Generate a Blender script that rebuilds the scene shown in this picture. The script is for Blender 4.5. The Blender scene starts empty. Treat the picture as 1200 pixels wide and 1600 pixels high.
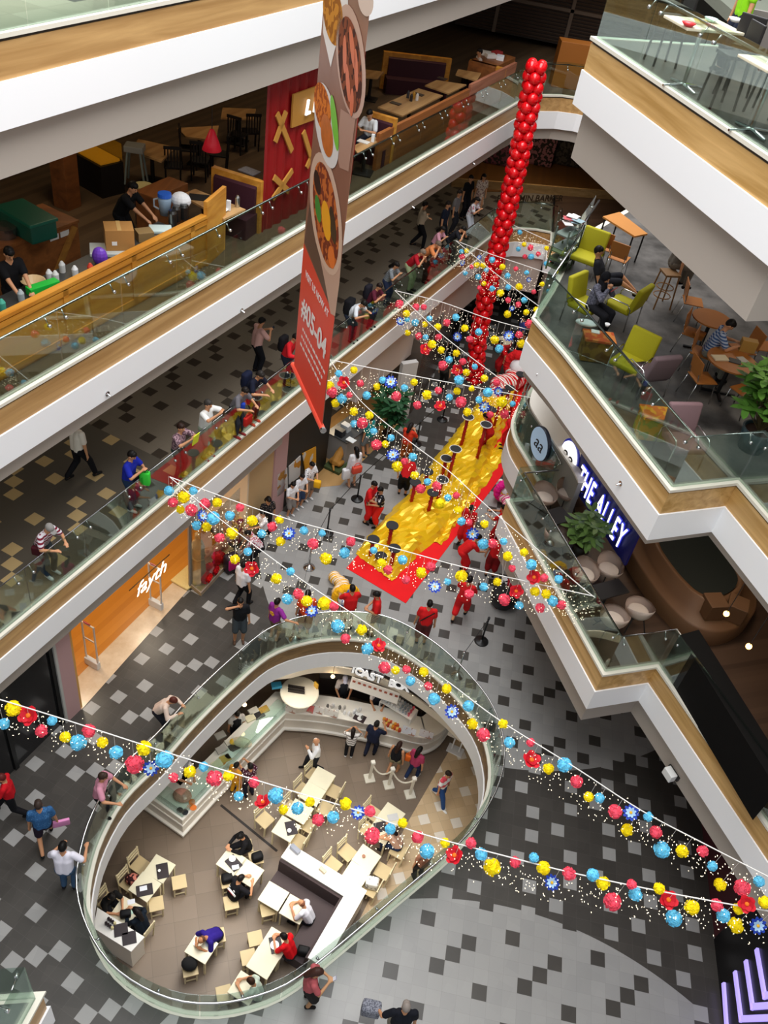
import bpy, bmesh, math, random
from mathutils import Vector, Matrix, Euler
random.seed(7)
PI = math.pi
sc = bpy.context.scene
COL = sc.collection
# ---------------------------------------------------------------- camera, sky, light, exposure
CAM = Vector((-3.7104, -12.1178, 18.1458))
FPX = 1359.8
RX = Vector((0.9756610, 0.1700364, 0.1384673)); RD = Vector((0.2161487, -0.6393226, -0.7379338)); RF = Vector((-0.0369503, 0.7499028, -0.6605153))
cd = bpy.data.cameras.new('camera'); cam = bpy.data.objects.new('camera', cd); COL.objects.link(cam)
cd.sensor_fit = 'VERTICAL'; cd.sensor_height = 24.0; cd.lens = 24.0 * FPX / 1600.0
cd.clip_start = 0.1; cd.clip_end = 400
m = Matrix((RX, -RD, -RF)).transposed().to_4x4(); m.translation = CAM
cam.matrix_world = m
sc.camera = cam
sc.view_settings.view_transform = 'Standard'; sc.view_settings.look = 'None'
sc.view_settings.gamma = 1.0; sc.view_settings.use_curve_mapping = False
sc.view_settings.exposure = 0.75
wd = bpy.data.worlds.new('world'); sc.world = wd; wd.use_nodes = True
bg = wd.node_tree.nodes['Background']; bg.inputs[0].default_value = (0.93, 0.96, 1.0, 1); bg.inputs[1].default_value = 0.36
def area(name, loc, size, power, rot=(0, 0, 0), col=(1, 1, 1), sy=None, spread=None):
    l = bpy.data.lights.new(name, 'AREA'); l.energy = power; l.color = col
    l.shape = 'RECTANGLE' if sy else 'SQUARE'; l.size = size
    if sy: l.size_y = sy
    if spread: l.spread = spread
    o = bpy.data.objects.new(name, l); COL.objects.link(o); o.location = loc; o.rotation_euler = rot
    return o
area('skylight', (-4.0, 5.0, 27.0), 12, 5600, col=(0.98, 0.985, 1.0), sy=34)     # the glazed roof over the atrium
# ---------------------------------------------------------------- pixel <-> place
def at(px, py, z):
    d = RX * ((px - 600) / FPX) + RD * ((py - 800) / FPX) + RF
    return CAM + d * ((z - CAM.z) / d.z)
def onv(px, py, P, ang):
    d = RX * ((px - 600) / FPX) + RD * ((py - 800) / FPX) + RF
    n = Vector((-math.sin(math.radians(ang)), math.cos(math.radians(ang)), 0))
    s = n.dot(Vector((P[0], P[1], 0)) - Vector((CAM.x, CAM.y, 0))) / n.dot(d)
    return CAM + d * s
def R(a): return math.radians(a)
def dirv(a): return Vector((math.cos(R(a)), math.sin(R(a)), 0))
# ---------------------------------------------------------------- materials
MATS = {}
def s2l(c): return tuple((x / 12.92 if x <= 0.04045 else ((x + 0.055) / 1.055) ** 2.4) for x in c)
def hexc(h): return s2l(tuple(int(h[i:i + 2], 16) / 255 for i in (0, 2, 4)))
def M(h, rough=0.6, metal=0.0, spec=0.4, emit=0, var=0.0, sc_=30, coat=0):
    k = (h, rough, metal, spec, emit, var, sc_, coat)
    if k in MATS: return MATS[k]
    mt = bpy.data.materials.new('mat_' + h); mt.use_nodes = True
    nt = mt.node_tree; b = nt.nodes['Principled BSDF']; c = hexc(h)
    b.inputs['Base Color'].default_value = (*c, 1); b.inputs['Roughness'].default_value = rough
    b.inputs['Metallic'].default_value = metal; b.inputs['Specular IOR Level'].default_value = spec
    if coat: b.inputs['Coat Weight'].default_value = coat
    if emit:
        b.inputs['Emission Color'].default_value = (*c, 1); b.inputs['Emission Strength'].default_value = emit
    if var:
        n = nt.nodes.new('ShaderNodeTexNoise'); n.inputs['Scale'].default_value = sc_; n.inputs['Detail'].default_value = 4
        tc = nt.nodes.new('ShaderNodeTexCoord'); nt.links.new(tc.outputs['Object'], n.inputs['Vector'])
        mx = nt.nodes.new('ShaderNodeMix'); mx.data_type = 'RGBA'
        mx.inputs['A'].default_value = (*[x * (1 - var) for x in c], 1); mx.inputs['B'].default_value = (*[min(1, x * (1 + var)) for x in c], 1)
        nt.links.new(n.outputs['Fac'], mx.inputs['Factor']); nt.links.new(mx.outputs['Result'], b.inputs['Base Color'])
    MATS[k] = mt; return mt
def node(nt, t, **kw):
    n = nt.nodes.new(t)
    for k, v in kw.items(): setattr(n, k, v)
    return n
def wood(name, c1, c2, rough=0.45, ang=0.0, scale=1.0):
    if name in MATS: return MATS[name]
    mt = bpy.data.materials.new(name); mt.use_nodes = True; nt = mt.node_tree; b = nt.nodes['Principled BSDF']
    tc = node(nt, 'ShaderNodeTexCoord'); mp = node(nt, 'ShaderNodeMapping'); mp.inputs['Rotation'].default_value = (0, 0, -R(ang))
    m2 = node(nt, 'ShaderNodeMapping'); m2.inputs['Scale'].default_value = (0.35 * scale, 5 * scale, 6 * scale); nt.links.new(mp.outputs[0], m2.inputs[0])
    n = node(nt, 'ShaderNodeTexNoise'); n.inputs['Scale'].default_value = 1.3; n.inputs['Detail'].default_value = 5; n.inputs['Distortion'].default_value = 0.6
    cr = node(nt, 'ShaderNodeValToRGB'); cr.color_ramp.elements[0].position = 0.32; cr.color_ramp.elements[1].position = 0.7
    cr.color_ramp.elements[0].color = (*hexc(c1), 1); cr.color_ramp.elements[1].color = (*hexc(c2), 1)
    nt.links.new(tc.outputs['Object'], mp.inputs[0]); nt.links.new(m2.outputs[0], n.inputs['Vector']); nt.links.new(n.outputs['Fac'], cr.inputs[0])
    nt.links.new(cr.outputs[0], b.inputs['Base Color']); b.inputs['Roughness'].default_value = rough
    MATS[name] = mt; return mt
def glass(name='rail_glass', tint=(0.84, 0.92, 0.88), refl=0.09):
    if name in MATS: return MATS[name]
    mt = bpy.data.materials.new(name); mt.use_nodes = True; nt = mt.node_tree; nt.nodes.clear()
    o = node(nt, 'ShaderNodeOutputMaterial'); t = node(nt, 'ShaderNodeBsdfTransparent'); g = node(nt, 'ShaderNodeBsdfGlossy')
    t.inputs[0].default_value = (*tint, 1); g.inputs['Roughness'].default_value = 0.02
    lw = node(nt, 'ShaderNodeLayerWeight'); lw.inputs[0].default_value = 0.25
    ma = node(nt, 'ShaderNodeMath', operation='MULTIPLY_ADD'); ma.inputs[1].default_value = 0.38; ma.inputs[2].default_value = refl * 0.35
    mx = node(nt, 'ShaderNodeMixShader')
    nt.links.new(lw.outputs['Fresnel'], ma.inputs[0]); nt.links.new(ma.outputs[0], mx.inputs[0])
    nt.links.new(t.outputs[0], mx.inputs[1]); nt.links.new(g.outputs[0], mx.inputs[2]); nt.links.new(mx.outputs[0], o.inputs[0])
    MATS[name] = mt; return mt
# ---------------------------------------------------------------- mesh helpers
def obj(name, bm, mat, parent=None, smooth=False, loc=None):
    me = bpy.data.meshes.new(name)
    if bm.faces: bmesh.ops.recalc_face_normals(bm, faces=bm.faces)
    bm.to_mesh(me); bm.free()
    if isinstance(mat, (list, tuple)):
        for x in mat: me.materials.append(x)
    elif mat: me.materials.append(mat)
    if smooth:
        for p in me.polygons: p.use_smooth = True
    o = bpy.data.objects.new(name, me); COL.objects.link(o)
    if parent: o.parent = parent
    if loc is not None: o.location = loc
    return o
def tag(o, label=None, cat=None, group=None, kind=None):
    if label: o['label'] = label
    if cat: o['category'] = cat
    if group: o['group'] = group
    if kind: o['kind'] = kind
    return o
def struct(name, bm, mat, smooth=False): return tag(obj(name, bm, mat, None, smooth), kind='structure')
def thing(name, label, cat, loc=(0, 0, 0), rz=0.0, group=None):
    o = bpy.data.objects.new(name, None); COL.objects.link(o); o.empty_display_size = 0.1
    o.location = loc; o.rotation_euler = (0, 0, rz)
    return tag(o, label, cat, group)
def dup(root, loc=None, rz=None, label=None, group=None, sc_=None):
    r = root.copy(); COL.objects.link(r)
    if loc is not None: r.location = loc
    if rz is not None: r.rotation_euler = (0, 0, rz)
    if label: r['label'] = label
    if group: r['group'] = group
    if sc_: r.scale = sc_
    for ch in list(root.children):
        c = ch.copy(); COL.objects.link(c); c.parent = r
        for g in ch.children:
            d = g.copy(); COL.objects.link(d); d.parent = c
    return r
BM = bmesh.new
def box(bm, c, s, rot=None, bev=0.0):
    g = bmesh.ops.create_cube(bm, size=1.0)
    mt = Matrix.Translation(Vector(c)) @ (rot.to_matrix().to_4x4() if rot is not None else Matrix()) @ Matrix.Diagonal((s[0], s[1], s[2], 1))
    bmesh.ops.transform(bm, matrix=mt, verts=g['verts'])
    if bev:
        es = list({e for v in g['verts'] for e in v.link_edges})
        bmesh.ops.bevel(bm, geom=es, offset=bev, segments=2, affect='EDGES', profile=0.6)
    return bm
def bar(bm, a, b, r0, r1=None, n=8, caps=True):
    a = Vector(a); b = Vector(b); d = b - a; r1 = r0 if r1 is None else r1
    g = bmesh.ops.create_cone(bm, cap_ends=caps, segments=n, radius1=r0, radius2=max(r1, 1e-5), depth=d.length)
    q = d.to_track_quat('Z', 'Y').to_matrix().to_4x4()
    bmesh.ops.transform(bm, matrix=Matrix.Translation((a + b) / 2) @ q, verts=g['verts']); return bm
def ball(bm, c, r, u=10, v=7, rot=None):
    if not hasattr(r, '__len__'): r = (r, r, r)
    g = bmesh.ops.create_uvsphere(bm, u_segments=u, v_segments=v, radius=1)
    mt = Matrix.Translation(Vector(c)) @ (rot.to_matrix().to_4x4() if rot is not None else Matrix()) @ Matrix.Diagonal((*r, 1))
    bmesh.ops.transform(bm, matrix=mt, verts=g['verts']); return bm
def tube(bm, pts, r, n=6, closed=False):
    pts = [Vector(p) for p in pts]; rings = []; N = len(pts)
    for i, p in enumerate(pts):
        if closed: t = pts[(i + 1) % N] - pts[i - 1]
        else: t = pts[min(i + 1, N - 1)] - pts[max(i - 1, 0)]
        q = t.to_track_quat('Z', 'Y')
        rings.append([bm.verts.new(p + q @ Vector((r * math.cos(2 * PI * k / n), r * math.sin(2 * PI * k / n), 0))) for k in range(n)])
    for i in range(N if closed else N - 1):
        A, B = rings[i], rings[(i + 1) % N]
        # align twist
        off = min(range(n), key=lambda s: (A[0].co - B[s].co).length)
        for k in range(n): bm.faces.new((A[k], A[(k + 1) % n], B[(k + 1 + off) % n], B[(k + off) % n]))
    if not closed:
        bm.faces.new(rings[0][::-1]); bm.faces.new(rings[-1])
    return bm
def lathe(bm, prof, n=16, c=(0, 0, 0), rot=None, cap=True):
    vs = []; c = Vector(c)
    for r, z in prof:
        ring = []
        for k in range(n):
            p = Vector((r * math.cos(2 * PI * k / n), r * math.sin(2 * PI * k / n), z))
            if rot is not None: p = rot.to_matrix() @ p
            ring.append(bm.verts.new(c + p))
        vs.append(ring)
    for i in range(len(vs) - 1):
        for k in range(n): bm.faces.new((vs[i][k], vs[i][(k + 1) % n], vs[i + 1][(k + 1) % n], vs[i + 1][k]))
    if cap:
        bm.faces.new(vs[0][::-1]); bm.faces.new(vs[-1])
    return bm
def prism(bm, poly, z0, z1):
    a = [bm.verts.new((p[0], p[1], z0)) for p in poly]; b = [bm.verts.new((p[0], p[1], z1)) for p in poly]; n = len(a)
    fs = [bm.faces.new(a[::-1]), bm.faces.new(b)]
    for i in range(n): bm.faces.new((a[i], a[(i + 1) % n], b[(i + 1) % n], b[i]))
    bmesh.ops.triangulate(bm, faces=fs); return bm
def plan(path): return [Vector((p[0], p[1], 0)) for p in path]
def offset(path, d, closed=False):
    """offset a plan path to its left by d, mitred"""
    P = plan(path); n = len(P); out = []
    for i in range(n):
        a = P[i - 1] if (closed or i > 0) else None; b = P[(i + 1) % n] if (closed or i < n - 1) else None
        t1 = (P[i] - a).normalized() if a is not None else None; t2 = (b - P[i]).normalized() if b is not None else None
        t1 = t1 if t1 is not None else t2; t2 = t2 if t2 is not None else t1
        n1 = Vector((-t1.y, t1.x, 0)); n2 = Vector((-t2.y, t2.x, 0)); nn = (n1 + n2)
        nn = nn / max(0.35, nn.length_squared / 2)
        out.append(P[i] + nn * d)
    return out
def sweep(bm, path, prof, closed=False, cap=True, side=1):
    """prof: closed loop of (offset to the left, z)"""
    rings = []
    offs = {d: offset(path, d * side, closed) for d in {p[0] for p in prof}}
    n = len(path)
    for i in range(n): rings.append([bm.verts.new((offs[d][i].x, offs[d][i].y, z)) for d, z in prof])
    k = len(prof)
    for i in range(n if closed else n - 1):
        A, B = rings[i], rings[(i + 1) % n]
        for j in range(k): bm.faces.new((A[j], A[(j + 1) % k], B[(j + 1) % k], B[j]))
    if cap and not closed: bm.faces.new(rings[0][::-1]); bm.faces.new(rings[-1])
    return bm
def spline(pts, per=6, closed=False):
    P = [Vector(p) for p in pts]; n = len(P); out = []
    rng = range(n) if closed else range(n - 1)
    for i in rng:
        p0 = P[i - 1] if (closed or i > 0) else P[i]; p1 = P[i]; p2 = P[(i + 1) % n]; p3 = P[(i + 2) % n] if (closed or i + 2 < n) else P[(i + 1) % n]
        for k in range(per):
            t = k / per
            out.append(0.5 * ((2 * p1) + (p2 - p0) * t + (2 * p0 - 5 * p1 + 4 * p2 - p3) * t * t + (3 * p1 - p0 - 3 * p2 + p3) * t ** 3))
    if not closed: out.append(P[-1].copy())
    return out
def resample(path, step, closed=False):
    P = [Vector(p) for p in path]
    if closed: P = P + [P[0]]
    L = [0]
    for a, b in zip(P, P[1:]): L.append(L[-1] + (b - a).length)
    n = max(1, round(L[-1] / step)); out = []; j = 0
    for i in range(n + (0 if closed else 1)):
        s = L[-1] * i / n
        while j < len(P) - 2 and L[j + 1] < s: j += 1
        t = (s - L[j]) / max(1e-9, L[j + 1] - L[j]); out.append(P[j].lerp(P[j + 1], max(0, min(1, t))))
    return out
FONT = None
def text(name, s, size, mat, mw, parent=None, ext=0.01, align='CENTER', bold=0.0, shear=0.0):
    cu = bpy.data.curves.new(name, 'FONT'); cu.body = s; cu.size = size; cu.extrude = ext; cu.align_x = align; cu.align_y = 'CENTER'; cu.offset = bold; cu.shear = shear
    cu.materials.append(mat); cu.resolution_u = 3
    t_ = bpy.data.objects.new('t', cu); me = bpy.data.meshes.new_from_object(t_); bpy.data.objects.remove(t_)
    o = bpy.data.objects.new(name, me); COL.objects.link(o)
    if parent: o.parent = parent
    o.matrix_local = mw; return o
def frame(o, x, y):
    """4x4 from an origin, an x axis and a y axis"""
    x = Vector(x).normalized(); y = Vector(y); y = (y - x * y.dot(x)).normalized(); z = x.cross(y)
    mm = Matrix((x, y, z)).transposed().to_4x4(); mm.translation = Vector(o); return mm
# ================================================================ SETTING
class N:
    """tiny shader-math helper"""
    def __init__(s, nt, sock): s.nt = nt; s.s = sock
    def op(s, o, b=None, c=None):
        n = s.nt.nodes.new('ShaderNodeMath'); n.operation = o; s.nt.links.new(s.s, n.inputs[0])
        for i, v in ((1, b), (2, c)):
            if v is None: continue
            if isinstance(v, N): s.nt.links.new(v.s, n.inputs[i])
            else: n.inputs[i].default_value = v
        return N(s.nt, n.outputs[0])
    def __add__(s, b): return s.op('ADD', b)
    def __mul__(s, b): return s.op('MULTIPLY', b)
    def __sub__(s, b): return s.op('SUBTRACT', b)
    def lt(s, b): return s.op('LESS_THAN', b)
    def gt(s, b): return s.op('GREATER_THAN', b)
    def eq(s, b): return s.op('COMPARE', b, 0.4)
    def inv(s): return (s * -1.0) + 1.0
def coords(nt, ang=0.0, T=0.3, pa=0.0, pb=0.0):
    tc = node(nt, 'ShaderNodeTexCoord'); sx = node(nt, 'ShaderNodeSeparateXYZ'); nt.links.new(tc.outputs['Object'], sx.inputs[0])
    x, y = N(nt, sx.outputs[0]), N(nt, sx.outputs[1]); c, s = math.cos(R(ang)), math.sin(R(ang))
    return x, y, (x * (c / T)) + (y * (s / T)) + (0.5 - pa), (x * (s / T)) + (y * (-c / T)) + (0.5 - pb)
def pattern(a, b, cells):
    am = a.op('FLOOR').op('FLOORED_MODULO', 6.0); bm_ = b.op('FLOOR').op('FLOORED_MODULO', 6.0); t = None
    for u, v in cells:
        e = am.eq(float(u)) * bm_.eq(float(v)); t = e if t is None else t + e
    return t
def grout(a, b, w=0.03):
    fa = a.op('FRACT'); fb = b.op('FRACT')
    return fa.lt(w).op('MAXIMUM', fb.lt(w))
def cellrand(nt, a, b):
    cx = node(nt, 'ShaderNodeCombineXYZ'); nt.links.new(a.op('FLOOR').s, cx.inputs[0]); nt.links.new(b.op('FLOOR').s, cx.inputs[1])
    wn = node(nt, 'ShaderNodeTexWhiteNoise'); nt.links.new(cx.outputs[0], wn.inputs['Vector']); return N(nt, wn.outputs['Value'])
def mixc(nt, f, A, B):
    n = node(nt, 'ShaderNodeMix', data_type='RGBA')
    nt.links.new(f.s, n.inputs['Factor'])
    for k, v in (('A', A), ('B', B)):
        if isinstance(v, tuple): n.inputs[k].default_value = (*v, 1)
        else: nt.links.new(v, n.inputs[k])
    return n.outputs['Result']
def newmat(name, rough=0.4, spec=0.4):
    mt = bpy.data.materials.new(name); mt.use_nodes = True; nt = mt.node_tree; b = nt.nodes['Principled BSDF']
    b.inputs['Roughness'].default_value = rough; b.inputs['Specular IOR Level'].default_value = spec; return mt, nt, b
def circ(x, y, cx, cy, r): return (((x - cx) * (x - cx)) + ((y - cy) * (y - cy))).lt(r * r)
LPAT = [(5, 4), (3, 0), (1, 2), (2, 3), (0, 1), (1, 5)]
def atrium_floor_mat():
    mt, nt, b = newmat('atrium_tiles', 0.32, 0.35)
    x, y, u, v = coords(nt, 0.0, 0.3, 0.5, 0.5)
    x2, y2, ra, rb = coords(nt, 71.4, 0.2995, -0.2146, 0.2361)
    dark_in_light = pattern(u, v, [(0, 0), (3, 1), (2, 2), (1, 3), (4, 4)]) + (pattern(u, v, [(5, 2)]) * y.gt(-1.0))
    light_in_dark = pattern(u, v, [(0, 0), (4, 1), (1, 2), (3, 3), (1, 4), (4, 5)])
    light_rot = pattern(ra, rb, LPAT)
    up = circ(x, y, -0.970, 7.476, 7.238) * (y + (x * 0.0)).lt(10.68)
    lo = circ(x, y, 0.073, -10.448, 7.330)
    left = x.lt(-5.0) * up.inv() * lo.inv()
    light = (up + lo).gt(0.5)
    swap = ((light * dark_in_light) + (light.inv() * left.inv() * light_in_dark) + (left * light_rot)).gt(0.5)
    isl = (light * swap.inv()) + (light.inv() * swap)
    rnd = cellrand(nt, u, v); r2 = cellrand(nt, ra, rb)
    n = node(nt, 'ShaderNodeTexNoise'); n.inputs['Scale'].default_value = 9; n.inputs['Detail'].default_value = 6
    rv = (rnd * 0.26) + (N(nt, n.outputs['Fac']) * 0.55) + (r2 * 0.12)
    D = mixc(nt, rv, hexc('34312e'), hexc('4f4b46')); L = mixc(nt, rv, hexc('868583'), hexc('a3a19d'))
    base = mixc(nt, isl, D, L)
    gl = (grout(u, v, 0.022) * left.inv()) + (grout(ra, rb, 0.022) * left)
    out = mixc(nt, gl * 0.22, base, hexc('6a6661'))
    nt.links.new(out, b.inputs['Base Color']); return mt
def gallery_floor_mat():
    mt, nt, b = newmat('gallery_tiles', 0.4, 0.3)
    x, y, a, c = coords(nt, 71.2, 0.3, -0.475, 0.256)
    p = pattern(a, c, [(1, 5), (4, 0), (3, 1), (2, 2), (5, 3), (0, 1)])
    far = a.gt(0.0)
    rnd = cellrand(nt, a, c)
    base = mixc(nt, far, hexc('564f46'), hexc('756b5e'))
    til = mixc(nt, far, hexc('b59b6e'), hexc('3d342c'))
    o = mixc(nt, p, base, til); o = mixc(nt, grout(a, c, 0.02) * 0.25, o, hexc('4a443c'))
    nt.links.new(o, b.inputs['Base Color']); return mt
def concrete_mat(name, c1, c2, s=1.2, rough=0.35):
    mt, nt, b = newmat(name, rough)
    n = node(nt, 'ShaderNodeTexNoise'); n.inputs['Scale'].default_value = s; n.inputs['Detail'].default_value = 9; n.inputs['Roughness'].default_value = 0.65
    tc = node(nt, 'ShaderNodeTexCoord'); nt.links.new(tc.outputs['Object'], n.inputs['Vector'])
    cr = node(nt, 'ShaderNodeValToRGB'); cr.color_ramp.elements[0].position = 0.35; cr.color_ramp.elements[1].position = 0.68
    cr.color_ramp.elements[0].color = (*hexc(c1), 1); cr.color_ramp.elements[1].color = (*hexc(c2), 1)
    nt.links.new(n.outputs['Fac'], cr.inputs[0]); nt.links.new(cr.outputs[0], b.inputs['Base Color']); return mt
def tile_mat(name, c1, c2, T=0.6, ang=0.0, rough=0.4, pat=None, c3=None):
    mt, nt, b = newmat(name, rough); x, y, a, c = coords(nt, ang, T)
    o = mixc(nt, cellrand(nt, a, c), hexc(c1), hexc(c2))
    if pat: o = mixc(nt, pattern(a, c, pat), o, hexc(c3))
    o = mixc(nt, grout(a, c, 0.012) * 0.5, o, hexc('4d453c')); nt.links.new(o, b.inputs['Base Color']); return mt
def planks_mat(name, c1, c2, ang, T=0.12, rough=0.4):
    mt, nt, b = newmat(name, rough); x, y, a, c = coords(nt, ang, T)
    n = node(nt, 'ShaderNodeTexNoise'); n.inputs['Scale'].default_value = 5
    st = cellrand(nt, c * 0.0, c) * 0.6 + (N(nt, n.outputs['Fac']) * 0.5)
    o = mixc(nt, st, hexc(c1), hexc(c2)); nt.links.new(o, b.inputs['Base Color']); return mt
WOODB = wood('fascia_wood', 'a67d4a', 'c9a068', 0.4, 72)
WOODR = wood('fascia_wood_right', 'b08749', 'd6ad70', 0.4, 116)
WHITE = M('f4f4f4', 0.55); GREY = M('aca297', 0.7); CREAM = M('ded8c8', 0.35); DARKB = M('3c3530', 0.5); STEEL = M('c8c8c8', 0.22, 1.0); BLACK = M('161515', 0.4)
GLS = glass()
H1, H2, H3, HB = 4.9, 9.6, 14.7, -4.8
dL = dirv(71.8); nL = Vector((dL.y, -dL.x, 0))                     # along the left gallery, and out of it into the void
dR = dirv(116.0); nR = Vector((-dR.y, dR.x, 0)) * -1                # along the right terraces; -nR points into them
P0L = Vector((-9.05, 2.24, 0))
def Lpt(s, off=0.0): return P0L + dL * s - nL * off                 # s along the left edge, off behind it
# ---- plan of each level's edge (building always on the left hand of the path)
L1_left = [Lpt(-15), Lpt(4.6), (-3.25, 19.3), (-2.95, 20.0), (-2.3, 20.6), (-1.6, 20.85), (-1.0, 20.88)]
L1_far = [(-1.0, 20.88), (-1.0, 19.75), (-0.25, 19.64), (0.5, 19.2), (0.6, 16), (-0.2, 12.0)]
L1_curve = spline([(-0.9, 10.3), (-1.17, 9.8), (-1.49, 8.83), (-1.67, 8.08), (-1.73, 7.5), (-1.62, 6.91), (-1.39, 6.39), (-1.11, 5.8), (-0.83, 5.09), (-0.75, 4.86)], 3)
L1_right = [(-1.66, 4.32), (0.62, -0.43), (1.74, 0.1), (4.6, -5.0), (6.5, -8.4)]
P1 = plan(L1_left) + plan(L1_far)[1:] + [Vector((p.x, p.y, 0)) for p in L1_curve] + plan(L1_right)
L2_left = [Lpt(-15), Lpt(4.6), (-3.45, 19.2), (-3.1, 20.1), (-2.55, 20.88), (-1.9, 21.3), (-1.2, 21.45), (0.0, 21.2), (0.9, 20.3)]
L2_far = [(0.9, 20.3), (0.9, 17), (0.2, 12), (-1.2, 9.3), (-1.56, 7.78), (-1.9, 5.95), (-2.23, 4.55)]
L2_right = [(-2.23, 4.55), (-1.56, 3.38), (0.29, -0.33), (1.49, 0.29), (3.3, -3.42), (5.5, -7.9)]
P2 = plan(L2_left) + plan(L2_far)[1:] + plan(L2_right)[1:]
P3L = plan([Lpt(-15), Lpt(20)])
P3R = plan([(1.5, 7.6), (-2.5, 5.36), (0.22, -0.36), (1.45, 0.25), (3.6, -4.15), (5.6, -8.2)])
def fascia(tagname, path, h, low=1.65, wm=WOODB, closed=False, white=WHITE, rec=0.15, lowmat=GREY):
    """cream kerb, dark gap strip, wood band, white band, recessed grey bulkhead"""
    struct('trim_kerb_' + tagname, sweep(BM(), path, [(-0.03, h - 0.045), (-0.03, h + 0.012), (0.10, h + 0.012), (0.10, h - 0.045)], closed), CREAM)
    struct('trim_gap_' + tagname, sweep(BM(), path, [(0.015, h - 0.09), (0.015, h - 0.045), (0.12, h - 0.045), (0.12, h - 0.09)], closed), DARKB)
    struct('trim_wood_' + tagname, sweep(BM(), path, [(0.0, h - 0.54), (0.0, h - 0.09), (0.14, h - 0.09), (0.14, h - 0.54)], closed), wm)
    struct('trim_white_' + tagname, sweep(BM(), path, [(-0.03, h - 1.13), (-0.03, h - 0.54), (0.2, h - 0.54), (0.2, h - 1.13)], closed), white)
    if low: struct('trim_bulkhead_' + tagname, sweep(BM(), path, [(rec, h - low), (rec, h - 1.13), (rec + 0.12, h - 1.13), (rec + 0.12, h - low)], closed), lowmat)
fascia('gallery', plan(L1_left[:2]), H1, 1.65)
fascia('gallery_far', plan(L1_left[1:]), H1, 1.2)
fascia('terrace_far', plan(L1_far), H1, 2.5, WOODR)
fascia('terrace_curve', [Vector((p.x, p.y, 0)) for p in L1_curve], H1, 1.7, WOODR)
fascia('terrace_right', plan([(-0.6, 4.82)] + L1_right), H1, 1.82, WOODR)
fascia('upper_left', plan(L2_left), H2, 1.55)
fascia('upper_far', plan(L2_far), H2, 1.3, WOODR)
fascia('upper_right', plan(L2_right), H2, 1.42, WOODR)
fascia('top_left', P3L, H3, 1.83)
fascia('top_right', P3R, H3, 2.05, WOODR)
# deeper plaster beam under the far half of the first gallery
deep0 = onv(557, 642, P0L, 71.8)
sd = (deep0 - P0L).dot(dL)
beam = plan([Lpt(sd, 3.0), Lpt(sd), (-3.25, 19.3), (-2.95, 20.0), (-2.3, 20.6), (-1.6, 20.85), (-1.0, 20.88)])
struct('trim_beam_gallery', sweep(BM(), beam, [(0.12, 2.25), (0.12, 3.8), (0.3, 3.8), (0.3, 2.25)]), M('cbb8ab', 0.7))
# ---- floors and ceilings
def slab(name, path, tail, z, mat, t=0.06):
    return struct(name, prism(BM(), [(p[0], p[1]) for p in path] + tail, z - t, z - 0.001), mat)
GAL = gallery_floor_mat()
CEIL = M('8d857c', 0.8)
slab('floor_gallery', offset(plan(L1_left), 0.1), [(-1.0, 34), (-26, 34), (-26, -12)], H1, GAL)
R1c = offset(plan(L1_far) + [Vector((p.x, p.y, 0)) for p in L1_curve] + plan([(-0.6, 4.82)] + L1_right), 0.1)
slab('floor_terrace', R1c, [(14, -8.4), (14, 34), (-1.0, 34)], H1, planks_mat('dark_walnut_floor', '3d2c22', '5d4636', 26, 0.12))
slab('floor_upper_left', offset(plan(L2_left), 0.1), [(0.9, 36), (-26, 36), (-26, -12)], H2, planks_mat('restaurant_floor', '4a3c30', '75624c', 71.8, 0.15))
slab('floor_upper_right', offset(plan(L2_far) + plan(L2_right)[1:], 0.1), [(14, -7.9), (14, 36), (0.9, 36)], H2, concrete_mat('cafe_concrete', '393633', '6f6b67', 1.1))
slab('floor_top_left', offset(P3L, 0.1), [(-3.5, 36), (-26, 36), (-26, -12)], H3, tile_mat('top_tiles', 'a39d88', 'b3ad98', 0.6, 71.8, 0.35, [(0, 0), (3, 1), (1, 3), (4, 4)], '5b5a55'))
slab('floor_top_right', offset(P3R, 0.1), [(14, -8.2), (14, 7.6)], H3, concrete_mat('top_concrete', '4a4540', '6e655c', 1.0))
for nm, path, tail, z in (('gallery', L1_left, [(-1.0, 34), (-26, 34), (-26, -12)], H1 - 1.15), ('upper_left', L2_left, [(0.9, 36), (-26, 36), (-26, -12)], H2 - 1.15),
                          ('top_left', P3L, [(-3.5, 36), (-26, 36), (-26, -12)], H3 - 1.15)):
    slab('ceiling_' + nm, offset(plan(path), 0.2), tail, z, CEIL)
slab('ceiling_terrace', offset(R1c, 0.1), [(14, -8.4), (14, 34), (-1.0, 34)], H1 - 1.15, CEIL)
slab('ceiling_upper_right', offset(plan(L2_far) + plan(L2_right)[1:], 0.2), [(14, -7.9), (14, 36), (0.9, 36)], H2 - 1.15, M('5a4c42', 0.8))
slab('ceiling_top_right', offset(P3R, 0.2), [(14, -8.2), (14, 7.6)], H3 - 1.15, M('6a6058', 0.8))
# ---- ground floor with the oval opening down to the food hall
HOLE = [at(px, py, 0.05) for px, py in [(420, 1025), (475, 1004), (533, 997), (600, 1006), (667, 1045), (720, 1097), (750, 1140), (764, 1187), (763, 1230), (745, 1277), (705, 1333), (609, 1416), (520, 1492), (450, 1547), (395, 1571), (339, 1582), (279, 1577), (225, 1554), (180, 1517), (150, 1464), (138, 1410), (144, 1359), (160, 1308), (195, 1247), (255, 1187), (300, 1136), (360, 1076)]]
HOLE = resample([Vector((p.x, p.y, 0)) for p in spline(HOLE, 5, True)], 0.3, True)
bm = BM()
outer = [bm.verts.new((x, y, 0)) for x, y in ((-26, -14), (16, -14), (16, 36), (-26, 36))]
hin = [bm.verts.new((p.x, p.y, 0)) for p in offset(HOLE, 0.08, True)]
es = [bm.edges.new((r[i], r[(i + 1) % len(r)])) for r in (outer, hin) for i in range(len(r))]
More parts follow.
